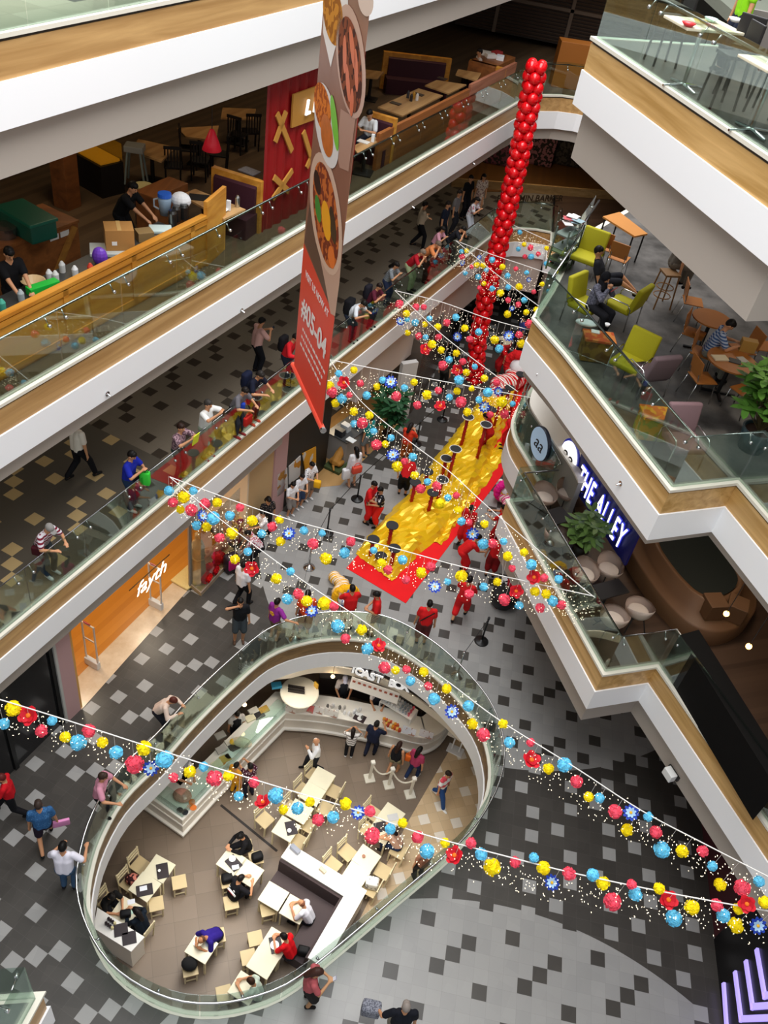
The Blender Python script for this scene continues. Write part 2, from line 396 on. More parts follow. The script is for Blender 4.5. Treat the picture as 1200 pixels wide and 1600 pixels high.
bmesh.ops.triangle_fill(bm, use_beauty=True, edges=es)
for f in bm.faces:
    if f.normal.z < 0: f.normal_flip()
struct('floor_atrium', bm, atrium_floor_mat())
fascia('oval', HOLE, 0.0, 1.28, wood('oval_wood', '6f5535', '957549', 0.5, 20), True, rec=0.2)
bm = BM()
outer = [bm.verts.new((x, y, -1.4)) for x, y in ((-26, -14), (16, -14), (16, 36), (-26, 36))]
hin = [bm.verts.new((p.x, p.y, -1.4)) for p in offset(HOLE, 0.3, True)]
es = [bm.edges.new((r[i], r[(i + 1) % len(r)])) for r in (outer, hin) for i in range(len(r))]
bmesh.ops.triangle_fill(bm, use_beauty=True, edges=es)
struct('ceiling_food_hall', bm, M('b5aca0', 0.8))
struct('floor_food_hall', prism(BM(), [(-22, -13), (10, -13), (10, 16), (-22, 16)], HB - 0.06, HB), tile_mat('brown_tiles', '7b6b5b', '857565', 0.6, 25, 0.45))
tanp = [at(px, py, HB + 0.004) for px, py in ((712, 1155), (634, 1290), (560, 1440), (700, 1500), (900, 1300), (860, 1150))]
struct('floor_tan_tiles', prism(BM(), [(p.x, p.y) for p in tanp], HB, HB + 0.004), tile_mat('tan_tiles', 'cdb088', 'dcc29c', 0.3, 26, 0.4, [(0, 1), (2, 4), (4, 2), (5, 5), (3, 0)], 'eee4d4'))
# ---- glass balustrades: every pane a part, one handrail, steel brackets
def railing(label, path, h, top=1.06, step=1.5, closed=False, group=None, inner=0.10, off=0.05, hand=True, tint=GLS):
    P = plan(path); org = Vector((P[0].x, P[0].y, h))
    rz = math.atan2(P[1].y - P[0].y, P[1].x - P[0].x) if not closed else 0.0
    root = thing('glass_railing', label, 'railing', org, rz, group)
    inv = (Matrix.Translation(org) @ Matrix.Rotation(rz, 4, 'Z')).inverted()
    def shift(bm): bmesh.ops.transform(bm, matrix=inv, verts=bm.verts); return bm
    fine = resample(P, 0.25, closed) if closed else P
    # split each straight run, or the whole closed loop, into panes
    runs = []
    if closed:
        k = max(1, round(step / 0.25)); q = offset(fine, off, True); q.append(q[0])
        runs = [q[i:i + k + 1] for i in range(0, len(q) - 1, k)]
    else:
        q = offset(P, off)
        i = 0
        while i < len(q) - 1:
            L = (q[i + 1] - q[i]).length
            if L < 0.9:                                         # curved: gather short pieces
                j = i + 1
                while j < len(q) - 1 and (q[j + 1] - q[j]).length < 0.9 and (j - i) < 4: j += 1
                runs.append(q[i:j + 1]); i = j; continue
            n = max(1, round(L / step))
            for k in range(n): runs.append([q[i].lerp(q[i + 1], k / n), q[i].lerp(q[i + 1], (k + 1) / n)])
            i += 1
    for r in runs:
        a, b = r[0], r[-1]; d0 = (r[1] - r[0]).normalized() * 0.008; d1 = (r[-1] - r[-2]).normalized() * 0.008
        rr = [a + d0] + r[1:-1] + [b - d1]
        bm = sweep(BM(), rr, [(-0.006, h + 0.012), (-0.006, h + top), (0.006, h + top), (0.006, h + 0.012)])
        obj('glass_pane', shift(bm), tint, root)
    if hand:
        hp = offset(fine if closed else P, off + inner, closed)
        hr = obj('handrail', shift(tube(BM(), [Vector((p.x, p.y, h + top - 0.10)) for p in hp], 0.024, 6, closed)), STEEL, root, True)
        for r in runs:
            a, b = r[0], r[-1]; t = (b - a).normalized(); nn = Vector((-t.y, t.x, 0))
            if len(r) > 2: mids = [(r[len(r) // 2], nn)]
            else: mids = [(a.lerp(b, 0.12), nn), (a.lerp(b, 0.88), nn)] if (b - a).length > 1 else [(a.lerp(b, .5), nn)]
            for c, n_ in mids:
                c = Vector((c.x, c.y, h + top - 0.24))
                bm = bar(BM(), c - n_ * 0.02, c + n_ * 0.03, 0.028, None, 8)
                bar(bm, c + n_ * 0.02, c + n_ * inner + Vector((0, 0, 0.13)), 0.011, None, 6)
                obj('bracket', shift(bm), STEEL, hr, True)
    return root
railing('long glass railing with steel handrail where onlookers lean, left gallery', plan(L1_left[:2]) + plan([L1_left[2]]), H1)
railing('curved glass railing closing the far end of the first gallery', plan(L1_left[2:]), H1)
railing('glass railing on the stepped far end beside the terrace', plan(L1_far[:4]), H1)
railing('curved glass railing round the bar beside the big white sign', [Vector((p.x, p.y, 0)) for p in L1_curve], H1)
railing('zigzag glass railing of the drinks terrace with cream tub chairs', plan([(-0.72, 4.78)] + L1_right), H1)
railing('long glass railing in front of the yellow wood partition of the restaurant', plan(L2_left[:2]) + plan([L2_left[2]]), H2)
railing('curved glass railing at the far end behind the balloon column top', plan(L2_left[2:]), H2)
railing('glass railing at the end of the upper cafe beside the lime chairs', plan(L2_far[3:]), H2)
railing('zigzag glass railing of the upper cafe in front of the potted plant', plan(L2_right), H2)
railing('glass railing along the topmost left gallery', P3L, H3)
railing('glass railing of the topmost right terrace with bar tables', P3R, H3)
railing('oval glass railing round the opening to the food hall', HOLE, 0.0, 1.06, 1.5, True)
# ---- corner of the landing at the lower left
c0 = at(66, 1553, H1); e1 = at(34, 1612, H1); e0 = at(-30, 1560, H1)
lp_ = [Vector((e1.x, e1.y, 0)) + (Vector((e1.x - c0.x, e1.y - c0.y, 0))), Vector((c0.x, c0.y, 0)), Vector((e0.x, e0.y, 0)) + Vector((e0.x - c0.x, e0.y - c0.y, 0)) * 2]
fascia('landing', lp_, H1, 1.3)
slab('floor_landing', offset(lp_, 0.1), [tuple((lp_[2] + (lp_[0] - lp_[1]))[:2])], H1, M('5d635e', 0.5, var=0.1))
railing('glass railing corner of the landing cut off by the lower left of the picture', lp_, H1, inner=0.22)
# ---- walls far behind each level
def wall(name, a, b, z0, z1, mat, t=0.15):
    a = Vector((a[0], a[1], 0)); b = Vector((b[0], b[1], 0)); n_ = (b - a).normalized(); n_ = Vector((-n_.y, n_.x, 0)) * t / 2
    return struct(name, prism(BM(), [tuple((a - n_)[:2]), tuple((b - n_)[:2]), tuple((b + n_)[:2]), tuple((a + n_)[:2])], z0, z1), mat)
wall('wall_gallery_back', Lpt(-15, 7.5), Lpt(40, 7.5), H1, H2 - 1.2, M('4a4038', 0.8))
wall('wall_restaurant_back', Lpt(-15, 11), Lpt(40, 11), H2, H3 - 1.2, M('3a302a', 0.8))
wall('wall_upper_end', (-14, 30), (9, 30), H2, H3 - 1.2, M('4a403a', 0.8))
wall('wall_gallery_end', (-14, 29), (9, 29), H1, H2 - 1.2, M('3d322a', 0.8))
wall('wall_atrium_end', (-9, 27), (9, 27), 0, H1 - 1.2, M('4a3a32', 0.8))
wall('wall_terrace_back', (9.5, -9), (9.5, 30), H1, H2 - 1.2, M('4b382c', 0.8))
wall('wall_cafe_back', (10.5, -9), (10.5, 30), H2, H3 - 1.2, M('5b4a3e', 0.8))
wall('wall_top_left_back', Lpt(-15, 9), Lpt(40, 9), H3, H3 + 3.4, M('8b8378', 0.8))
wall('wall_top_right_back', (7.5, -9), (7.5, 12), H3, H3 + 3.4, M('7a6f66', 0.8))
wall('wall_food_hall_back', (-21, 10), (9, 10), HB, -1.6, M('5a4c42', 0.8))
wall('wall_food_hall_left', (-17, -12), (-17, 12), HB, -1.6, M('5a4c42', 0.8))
for nm, poly in (('ceiling_far_end', [(-12, 22.5), (1.0, 22.5), (3.0, 8.2), (14, 8.2), (14, 36), (-12, 36)]),): struct(nm, prism(BM(), poly, H3 - 1.2, H3 - .9), CEIL)  # unseen ceiling, added to keep skylight off the far upper floor
# ================================================================ PEOPLE
class MB:
    def __init__(s): s.v = []; s.f = []
    def cap(s, a, ra, b, rb, n=9):
        a = Vector(a); b = Vector(b); d = b - a
        q = (d if d.length > 1e-6 else Vector((0, 0, 1))).to_track_quat('Z', 'Y'); base = len(s.v)
        rows = []
        for c, r, sg, angs in ((a, ra, -1, (90, 50, 10)), (b, rb, 1, (10, 50, 90))):
            for an in angs:
                cz, cr = sg * r * math.sin(R(an)), r * math.cos(R(an))
                if an == 90: rows.append([len(s.v)]); s.v.append(c + q @ Vector((0, 0, cz)))
                else:
                    rows.append(list(range(len(s.v), len(s.v) + n)))
                    for k in range(n): s.v.append(c + q @ Vector((cr * math.cos(2 * PI * k / n), cr * math.sin(2 * PI * k / n), cz)))
        for A, B in zip(rows, rows[1:]):
            for k in range(n):
                k2 = (k + 1) % n
                if len(A) == 1: s.f.append((A[0], B[k2], B[k]))
                elif len(B) == 1: s.f.append((A[k], A[k2], B[0]))
                else: s.f.append((A[k], A[k2], B[k2], B[k]))
        return s
    def ell(s, c, r, rot=None, u=12, v=8):
        c = Vector(c); mt = rot if rot is not None else Matrix.Identity(3); rows = []
        for i in range(v + 1):
            th = PI * i / v; ring = []
            for k in range(u if 0 < i < v else 1):
                p = Vector((r[0] * math.sin(th) * math.cos(2 * PI * k / u), r[1] * math.sin(th) * math.sin(2 * PI * k / u), -r[2] * math.cos(th)))
                ring.append(len(s.v)); s.v.append(c + mt @ p)
            rows.append(ring)
        for A, B in zip(rows, rows[1:]):
            for k in range(u):
                k2 = (k + 1) % u
                if len(A) == 1: s.f.append((A[0], B[k2], B[k]))
                elif len(B) == 1: s.f.append((A[k], A[k2], B[0]))
                else: s.f.append((A[k], A[k2], B[k2], B[k]))
        return s
    def build(s, name, mat, parent=None, vox=None, smooth=True, sm=0):
        me = bpy.data.meshes.new(name); me.from_pydata([tuple(p) for p in s.v], [], s.f); me.update()
        me.materials.append(mat)
        for p in me.polygons: p.use_smooth = smooth
        o = bpy.data.objects.new(name, me); COL.objects.link(o)
        if parent: o.parent = parent
        if vox:
            r = o.modifiers.new('skin', 'REMESH'); r.mode = 'VOXEL'; r.voxel_size = vox; r.use_smooth_shade = True
            if sm:
                q = o.modifiers.new('ease', 'SMOOTH'); q.factor = 0.5; q.iterations = sm
        return o
def ik(a, t, l1, l2, pole):
    a = Vector(a); t = Vector(t); d = t - a; L = d.length; mx = (l1 + l2) * 0.999
    if L > mx: t = a + d * (mx / L); d = t - a; L = mx
    L = max(L, abs(l1 - l2) + 1e-3)
    x = (l1 * l1 - l2 * l2 + L * L) / (2 * L); h = math.sqrt(max(0, l1 * l1 - x * x)); u = d.normalized()
    pl = Vector(pole); pl = pl - u * pl.dot(u)
    pl = pl.normalized() if pl.length > 1e-5 else Vector((0, 1, 0))
    return a + u * x + pl * h, t
HELD = {}
def stripes(c1, c2, sc_=9.0, axis='Z', name=None):
    k = ('stripe', c1, c2, sc_, axis)
    if k in MATS: return MATS[k]
    mt, nt, b = newmat('stripes_' + c1, 0.8, 0.2)
    tc = node(nt, 'ShaderNodeTexCoord'); w = node(nt, 'ShaderNodeTexWave'); w.bands_direction = axis; w.inputs['Scale'].default_value = sc_ / 6.28 * 2; w.inputs['Distortion'].default_value = 0.5
    nt.links.new(tc.outputs['Object'], w.inputs[0])
    nt.links.new(mixc(nt, N(nt, w.outputs['Fac']).gt(0.5), hexc(c1), hexc(c2)), b.inputs['Base Color']); MATS[k] = mt; return mt
def print_mat(c1, c2, sc_=22.0, th=0.56):
    k = ('print', c1, c2, sc_, th)
    if k in MATS: return MATS[k]
    mt, nt, b = newmat('print_' + c1, 0.8, 0.2); tc = node(nt, 'ShaderNodeTexCoord')
    n = node(nt, 'ShaderNodeTexNoise'); n.inputs['Scale'].default_value = sc_; n.inputs['Detail'].default_value = 1
    nt.links.new(tc.outputs['Object'], n.inputs['Vector'])
    nt.links.new(mixc(nt, N(nt, n.outputs['Fac']).gt(th), hexc(c1), hexc(c2)), b.inputs['Base Color']); MATS[k] = mt; return mt
def cm(c, rough=0.85): return M(c, rough, spec=0.2) if isinstance(c, str) else c
SK = 'c58e68'
def person(loc, face, label, H=1.65, shirt='f0f0f0', pants='23232a', legs='long', hair='15110f', hs='short', lean=4, look=12, lh=None, rh=None,
           stride=0.0, sit=None, sleeve='short', shoes='1c1a1a', skin=SK, group=None, build_=1.0, hold=None, apron=None, kneel=0, feet=None, turn=0):
    s = H / 1.65
    root = thing('person', label, 'person', loc, R(face - 90), group)
    V = lambda x, y, z: Vector((x, y, z))
    th = R(lean); u = V(0, math.sin(th), math.cos(th))
    if sit is not None: P = V(0, 0, (sit / s) + 0.10)
    else: P = V(0, -0.30 * math.sin(th), 0.89 - 0.05 * abs(stride) - 0.04 * math.sin(th))
    Cc = P + u * 0.30; Nk = P + u * 0.49; hd = R(lean * 0.6 + look); w = V(0, math.sin(hd), math.cos(hd))
    Hc = Nk + V(0, math.sin(R(lean * 0.8 + look * 0.4)), math.cos(R(lean * 0.8 + look * 0.4))) * 0.155
    fw = V(0, math.cos(hd), -math.sin(hd)); rotH = Matrix((V(1, 0, 0), fw, w)).transposed()
    if turn:
        rz = Matrix.Rotation(R(turn), 3, w); rotH = rz @ rotH; fw = rz @ fw
    sx = V(1, 0, 0); B = build_
    J = {}
    for k, sg in (('l', -1), ('r', 1)):
        S = P + u * 0.445 + sx * 0.165 * sg * B
        tgt = lh if k == 'l' else rh
        if tgt is None: tgt = V(0.24 * sg * B, P.y + 0.05 + 0.1 * math.sin(th), P.z - 0.08)
        else: tgt = Vector(tgt)
        el, wr = ik(S, tgt, 0.275, 0.25, (0.75 * sg, -0.45, -0.6))
        hip = P + sx * 0.088 * sg
        if sit is not None: ft = V(0.10 * sg, 0.40, 0.08)
        else: ft = V(0.10 * sg, stride * 0.5 * sg, 0.08 + (0.06 if stride and sg < 0 else 0))
        if feet: ft = Vector(feet[0 if sg < 0 else 1])
        kn, an = ik(hip, ft, 0.42, 0.42, (0.12 * sg, 1, 0.25 if sit is not None else 0))
        J[k] = (S, el, wr, hip, kn, an)
    def X(m):
        m.v = [p * s for p in m.v]; return m
    body = MB()
    body.cap(P - sx * 0.06 * B, 0.10 * B, P + sx * 0.06 * B, 0.10 * B).cap(P - sx * 0.05, 0.10 * B, Cc - sx * 0.065, 0.105 * B).cap(P + sx * 0.05, 0.10 * B, Cc + sx * 0.065, 0.105 * B)
    body.cap(Cc - sx * 0.06, 0.105 * B, Nk - u * 0.06 - sx * 0.07, 0.07).cap(Cc + sx * 0.06, 0.105 * B, Nk - u * 0.06 + sx * 0.07, 0.07)
    body.cap(Nk - u * 0.04, 0.056, Hc - w * 0.03, 0.05)
    body.ell(Hc, (0.074, 0.092, 0.108), rotH).ell(Hc + fw * 0.035 - w * 0.06, (0.052, 0.05, 0.05), rotH)
    body.cap(Hc + fw * 0.088 + w * 0.01, 0.009, Hc + fw * 0.105 - w * 0.022, 0.015)
    for sg in (-1, 1): body.ell(Hc + (rotH @ V(0.076 * sg, -0.005, -0.01)), (0.012, 0.024, 0.034), rotH, 8, 6)
    for k, sg in (('l', -1), ('r', 1)):
        S, el, wr, hip, kn, an = J[k]
        body.cap(S, 0.055, el, 0.042).cap(el, 0.042, wr, 0.028)
        fd = (wr - el).normalized(); sd = fd.cross(V(0, 0, 1)); sd = sd.normalized() if sd.length > 0.1 else V(0, 1, 0)
        dn = sd.cross(fd).normalized(); dn = dn if dn.z < 0 else -dn
        pe = wr + fd * 0.085
        body.cap(wr, 0.026, pe + sd * 0.022, 0.02).cap(wr, 0.026, pe - sd * 0.022, 0.02)
        for i, L in enumerate((0.062, 0.074, 0.07, 0.055)):
            a0 = pe + sd * (0.03 - 0.02 * i); a1 = a0 + fd * L * 0.55 + dn * 0.012; a2 = a1 + fd * L * 0.32 + dn * L * 0.34
            body.cap(a0, 0.0105, a1, 0.0095, 6).cap(a1, 0.0095, a2, 0.0085, 6)
        tb = wr + fd * 0.03 - sd * 0.026 * sg; t1 = tb + fd * 0.035 - sd * 0.03 * sg + dn * 0.008
        body.cap(tb, 0.014, t1, 0.011, 6).cap(t1, 0.011, t1 + fd * 0.03 - sd * 0.004 * sg, 0.009, 6)
        body.cap(hip, 0.088 * B, kn, 0.058).cap(kn, 0.058, an, 0.04)
        body.cap(an - V(0, 0.02, 0.03), 0.036, an + V(0.01 * sg, 0.13, -0.048), 0.03)
    X(body).build('body', M(skin, 0.55, spec=0.3), root, 0.015 * s, True, 2)
    # clothes
    if legs == 'dress': pass
    e = 0.014
    sh = MB()
    sh.cap(P - sx * 0.062 * B + u * 0.02, 0.115 * B, P + sx * 0.062 * B + u * 0.02, 0.115 * B)
    for q in (-1, 1):
        sh.cap(P + sx * 0.055 * q, 0.105 * B + e, Cc + sx * 0.068 * q, 0.107 * B + e).cap(Cc + sx * 0.062 * q, 0.107 * B + e, Nk - u * 0.065 + sx * 0.075 * q, 0.072 + e)
    for k in 'lr':
        S, el, wr = J[k][:3]
        if sleeve == 'short': sh.cap(S, 0.057 + e, S.lerp(el, 0.72), 0.056 + e)
        elif sleeve == 'long': sh.cap(S, 0.057 + e, el, 0.046 + e).cap(el, 0.046 + e, el.lerp(wr, 0.93), 0.032 + e)
    if legs == 'dress':
        for i in range(5):
            t = i / 4; sh.cap(P - V(0.06 + 0.05 * t, 0, 0.42 * t), 0.12 + 0.03 * t, P + V(0.06 + 0.05 * t, 0, -0.42 * t), 0.12 + 0.03 * t)
    X(sh).build('dress' if legs == 'dress' else 'shirt', cm(shirt), root, 0.021 * s, True, 2)
    if legs != 'dress':
        pn = MB()
        pn.cap(P - sx * 0.055 * B - u * 0.03, 0.112 * B, P + sx * 0.055 * B - u * 0.03, 0.112 * B)
        for k in 'lr':
            hip, kn, an = J[k][3:]
            if legs == 'long': pn.cap(hip, 0.092 * B + e, kn, 0.064 + e).cap(kn, 0.064 + e, an + V(0, 0, 0.03), 0.048 + e)
            elif legs == 'short': pn.cap(hip, 0.094 * B + e, hip.lerp(kn, 0.92), 0.078 + e)
            elif legs == 'baggy': pn.cap(hip, 0.10 * B + e, kn, 0.095 + e).cap(kn, 0.095 + e, kn.lerp(an, 0.55), 0.08 + e)
            else: pn.cap(hip, 0.10 * B + e, hip.lerp(kn, 0.95), 0.10 + e)
        if legs == 'skirt':
            kk = (J['l'][4] + J['r'][4]) / 2; pn.cap(P, 0.12, P.lerp(kk, 0.95), 0.15)
        X(pn).build({'long': 'trousers', 'baggy': 'trousers', 'short': 'shorts', 'skirt': 'skirt'}[legs], cm(pants), root, 0.021 * s, True, 2)
    for k, sg in (('l', -1), ('r', 1)):
        an = J[k][5]; f = MB(); f.cap(an - V(0, 0.03, 0.035), 0.044, an + V(0.01 * sg, 0.14, -0.045), 0.036).cap(an - V(0, 0.03, 0.055), 0.03, an + V(0.01 * sg, 0.15, -0.052), 0.027)
        X(f).build('shoe', cm(shoes), root, 0.02 * s)
    hm = MB()
    if hs in ('short', 'long', 'bun', 'grey'):
        hm.ell(Hc + w * 0.022 - fw * 0.018, (0.083, 0.092, 0.103), rotH).ell(Hc + w * 0.06 + fw * 0.02, (0.07, 0.07, 0.058), rotH)
        if hs == 'long': hm.cap(Hc - fw * 0.06, 0.07, Hc - fw * 0.10 - w * 0.22, 0.055).cap(Hc - fw * 0.05 + w * .02, 0.082, Hc - fw * 0.07 - w * 0.1, 0.075)
        if hs == 'bun': hm.ell(Hc - fw * 0.1 + w * 0.05, (0.045, 0.045, 0.045), rotH)
        X(hm).build('hair', cm(hair, 0.5), root)
    elif hs == 'bald':
        hm.ell(Hc - w * 0.012 - fw * 0.025, (0.081, 0.078, 0.07), rotH); X(hm).build('hair', cm(hair, 0.6), root)
    elif hs == 'cap':
        hm.ell(Hc + w * 0.035 - fw * 0.01, (0.085, 0.1, 0.085), rotH); X(hm).build('cap', cm(hair), root)
        br = MB(); br.ell(Hc + w * 0.035 + fw * 0.11, (0.07, 0.065, 0.012), rotH); X(br).build('cap_brim', cm(hair), root)
    elif hs == 'hijab':
        hm.ell(Hc + w * 0.012 - fw * 0.014, (0.092, 0.1, 0.118), rotH).cap(Hc - w * 0.1, 0.08, Nk - u * 0.08 + V(0, 0.04, 0), 0.12); X(hm).build('headscarf', cm(hair), root, 0.018)
    for sg in (-1, 1):
        em = MB(); em.ell(Hc + (rotH @ V(0.03 * sg, 0.083, 0.012)), (0.013, 0.008, 0.008), rotH, 8, 5); X(em).build('eye', M('201510', 0.2), root)
    if apron:
        am = MB()
        for q in (-1, 1): am.cap(P + V(0.05 * q, 0.05, -0.1), 0.1, Cc + V(0.05 * q, 0.05, 0.05), 0.092)
        X(am).build('apron', cm(apron), root, 0.022, True, 2)
    mw = Matrix.Translation(Vector(loc)) @ Matrix.Rotation(R(face - 90), 4, 'Z')
    HELD['l'], HELD['r'] = mw @ (J['l'][2] * s), mw @ (J['r'][2] * s)
    HELD['chest'] = mw @ (Cc * s); HELD['fw'] = (mw.to_3x3() @ V(0, 1, 0)); HELD['sx'] = mw.to_3x3() @ V(1, 0, 0); HELD['hip'] = mw @ (P * s); HELD['mw'] = mw; HELD['back'] = mw @ ((Cc + u * .02 - V(0, .13, 0)) * s)
    if hold: phone(hold)
    return root
def held(hand='both'): return (HELD['l'] + HELD['r']) / 2 if hand == 'both' else HELD[hand]
def phone(label, col='1b1c20', hand='both', size=(0.075, 0.15, 0.012), scr='3a4658', name='phone', tilt=55):
    p = held(hand) + HELD['fw'] * 0.10 + Vector((0, 0, 0.03)); rz = math.atan2(HELD['fw'].y, HELD['fw'].x) - PI / 2
    r = thing(name, label, 'phone', p, rz); rot = Euler((R(tilt), 0, 0))
    obj('case', box(BM(), (0, 0, 0), size, rot, 0.004), M(col, 0.4), r)
    obj('screen', box(BM(), rot.to_matrix() @ Vector((0, 0, size[2] * 0.5)), (size[0] * .9, size[1] * .92, 0.003), rot), M(scr, 0.1), r)
    return r
def bag(label, p, size, col, name='handbag', cat='bag', strap=None, rz=0, group=None):
    r = thing(name, label, cat, p, rz, group)
    obj('pouch', box(BM(), (0, 0, 0), size, None, min(size) * 0.28), cm(col, 0.6), r, True)
    if strap:
        pts = [Vector((size[0] * 0.35 * math.cos(PI * k / 8), 0, size[2] * 0.45 + strap * math.sin(PI * k / 8))) for k in range(9)]
        obj('strap', tube(BM(), pts, 0.012, 6), cm(col, 0.6), r, True)
    return r
def backpack(label, col, size=(0.30, 0.17, 0.42)):
    p = HELD['back'] - HELD['fw'] * 0.09; rz = math.atan2(HELD['fw'].y, HELD['fw'].x) - PI / 2
    r = thing('backpack', label, 'backpack', p, rz)
    obj('pack', box(BM(), (0, 0, 0), size, None, 0.06), cm(col), r, True); obj('pocket', box(BM(), (0, -size[1] * .5, -0.08), (size[0] * .7, 0.07, 0.2), None, 0.03), cm(col), r, True)
    return r
# ---- who stands where.  aL: looking from the left gallery into the atrium
aL = -18.2
g = H1
RAILG = 'onlookers along the left gallery'
def gal(px, py, label, **k):
    f = k.pop('face', aL); return person(at(px, py, g), f, label, **k)
LEAN = dict(lean=30, look=25, lh=(-0.16, 0.38, 1.06), rh=(0.16, 0.38, 1.06))
PHONE = dict(lean=8, look=25, lh=(-0.06, 0.30, 1.22), rh=(0.08, 0.30, 1.22))
gal(80, 898, 'person in grey cap with maroon and white striped top leaning on the gallery rail', shirt=stripes('7d1f33', 'd9d4da', 14), pants='3c4044', hs='cap', hair='8d8a86', shoes='d8d8d8', **dict(LEAN, lean=26), H=1.55)
bag('dark red shoulder bag of the leaning person in grey cap', HELD['chest'] + HELD['sx'] * 0.2 - Vector((0, 0, 0.25)), (0.26, 0.1, 0.2), '4a1620')
gal(207, 795, 'person in royal blue polo standing with a phone by the gallery rail', face=-5, shirt='1d2aa0', pants='1f3350', shoes='c8c8c4', hold='black phone held by the person in royal blue polo', **PHONE)
bag('bright green carrier bag beside the person in royal blue polo', HELD['chest'] + HELD['fw'] * 0.34 - Vector((0, 0, 0.18)), (0.22, 0.12, 0.34), '39c43a', 'carrier_bag', strap=0.1)
bag('black sling bag on the person in royal blue polo', HELD['chest'] + HELD['fw'] * 0.2 - Vector((0, 0, 0.22)), (0.2, 0.1, 0.2), '15151a')
gal(281, 746, 'person in pink and grey patterned blouse holding up a yellow tablet at the rail', shirt=print_mat('a98a92', '5e4650', 25, .5), pants='3a4540', hair='2c1b14', lean=10, look=5, lh=(-0.05, 0.4, 1.4), rh=(0.12, 0.4, 1.38), shoes='7a2020', H=1.58)
phone('lime yellow tablet held up over the gallery rail', 'd3e01e', size=(0.2, 0.28, 0.02), scr='4c5560', name='tablet', tilt=80)
gal(322, 714, 'person in white T-shirt raising a phone beside the yellow tablet holder', shirt='e9e9e6', pants='8f9a88', legs='short', hair='3a3632', lean=8, look=5, lh=(-0.05, 0.4, 1.48), rh=(0.12, 0.4, 1.46), shoes='992a2a', H=1.68)
phone('black phone raised by the person in white T-shirt on the gallery', '17181b', tilt=85)
gal(128, 748, 'person in white shirt and black trousers walking away on the gallery', face=60, shirt='e6dfd2', pants='141419', stride=0.55, hair='141210', H=1.7)
gal(372, 681, 'person in grey T-shirt leaning with a small blue bag, red pouch in front', shirt='6e6b70', pants='2a2c33', shoes='8c2a2a', hair='1e1815', **dict(LEAN, lean=24), H=1.58)
bag('red and gold paper carrier hanging at the rail below the person in grey T-shirt', HELD['r'] - Vector((0, 0, 0.28)), (0.28, 0.1, 0.24), 'b01f18', 'paper_bag', strap=0.1, rz=R(72))
bag('bright blue waist bag on the person in grey T-shirt', HELD['hip'] + HELD['fw'] * 0.15 + Vector((0, 0, 0.1)), (0.24, 0.1, 0.16), '2547b4')
gal(394, 660, 'person in navy T-shirt and glasses with hands folded over the rail', shirt='1a1d2e', pants='5a2a2a', hair='2a2522', shoes='b5432c', **dict(LEAN, lean=26), H=1.7)
backpack('navy rucksack on the person with hands folded over the rail', '1a2038')
gal(401, 583, 'person in pale pink shirt standing with back turned, holding a phone', face=45, shirt='d2a49b', pants='15161c', hold='phone of the person in pale pink shirt', **PHONE, H=1.7)
gal(449, 600, 'person in red jacket with white sleeve stripe leaning beside the hanging banner', shirt='d5222b', sleeve='long', pants='1f2534', **dict(LEAN, lean=20), H=1.66)
backpack('black rucksack on the person in red jacket', '1c1a1e')
k_ = g
gal(549, 533, 'person in white top with a large black rucksack bending at the rail', shirt='d9dde2', pants='2a3142', **dict(LEAN, lean=42), H=1.6)
backpack('large black rucksack on the bending person in white top', '17171b', (0.36, 0.22, 0.46))
gal(577, 512, 'person in maroon top looking at a phone over the red panels', shirt='5a1f30', pants='33283a', hair='201512', **dict(PHONE, lean=20), H=1.58)
backpack('small dark rucksack on the person in maroon top', '22212a')
gal(603, 477, 'person in grey striped T-shirt with ponytail filming over the rail', shirt=stripes('9ba0a4', '5d6268', 30), pants='2a3350', hair='17120f', hs='long', **dict(PHONE, lean=22), H=1.58, hold='white phone of the person in grey striped T-shirt')
gal(640, 455, 'person in crimson polo and pale green trousers bending with a phone', shirt='a81826', pants='aab58c', hair='7a6a5a', **dict(PHONE, lean=35), H=1.68, hold='phone of the person in crimson polo')
gal(663, 440, 'person in orange shirt bending over the rail behind the crimson polo', shirt='cf7d4a', pants='4a3028', hair='6a5a4c', **dict(PHONE, lean=40), H=1.7)
gal(676, 415, 'young person in pink top between the orange shirt and the navy shirt', shirt='d69aaa', pants='3a3a44', hair='17120f', hs='long', **dict(PHONE, lean=20), H=1.5, hold='silver phone of the young person in pink top')
gal(703, 412, 'person in black top leaning far over the rail with a phone', shirt='1a1a20', pants='1f2028', **dict(PHONE, lean=40), H=1.62, hold='pale phone of the person in black top')
gal(686, 386, 'person in dark navy shirt standing behind the leaning black top', shirt='1b2233', pants='14161c', hair='2a2320', H=1.7)
gal(651, 388, 'person in beige shirt and black trousers standing with folded arms', face=20, shirt='c3b39b', sleeve='long', pants='15151a', stride=0.35, lh=(0.1, 0.2, 1.12), rh=(-0.1, 0.2, 1.12), H=1.72)
gal(704, 365, 'person in grey shirt standing behind the navy shirt', shirt='7c7a7c', pants='23242a', hair='2a2320', H=1.65)
gal(729, 372, 'person in white blouse holding a phone nearest the far curve of the gallery', shirt=print_mat('d8d6da', 'a64a5c', 18, .58), pants='c8ccd6', hair='1a1310', hs='long', **dict(PHONE, lean=14), H=1.6, hold='phone of the person in white blouse at the far curve')
gal(722, 342, 'person in black T-shirt standing at the far end of the gallery', shirt='121216', pants='14141a', H=1.7, face=-40)
gal(743, 336, 'person in pale floral dress standing beside the black T-shirt', shirt=print_mat('cdb9a8', '8d6f68', 18), legs='dress', hair='1a1310', hs='long', H=1.62, face=-60)
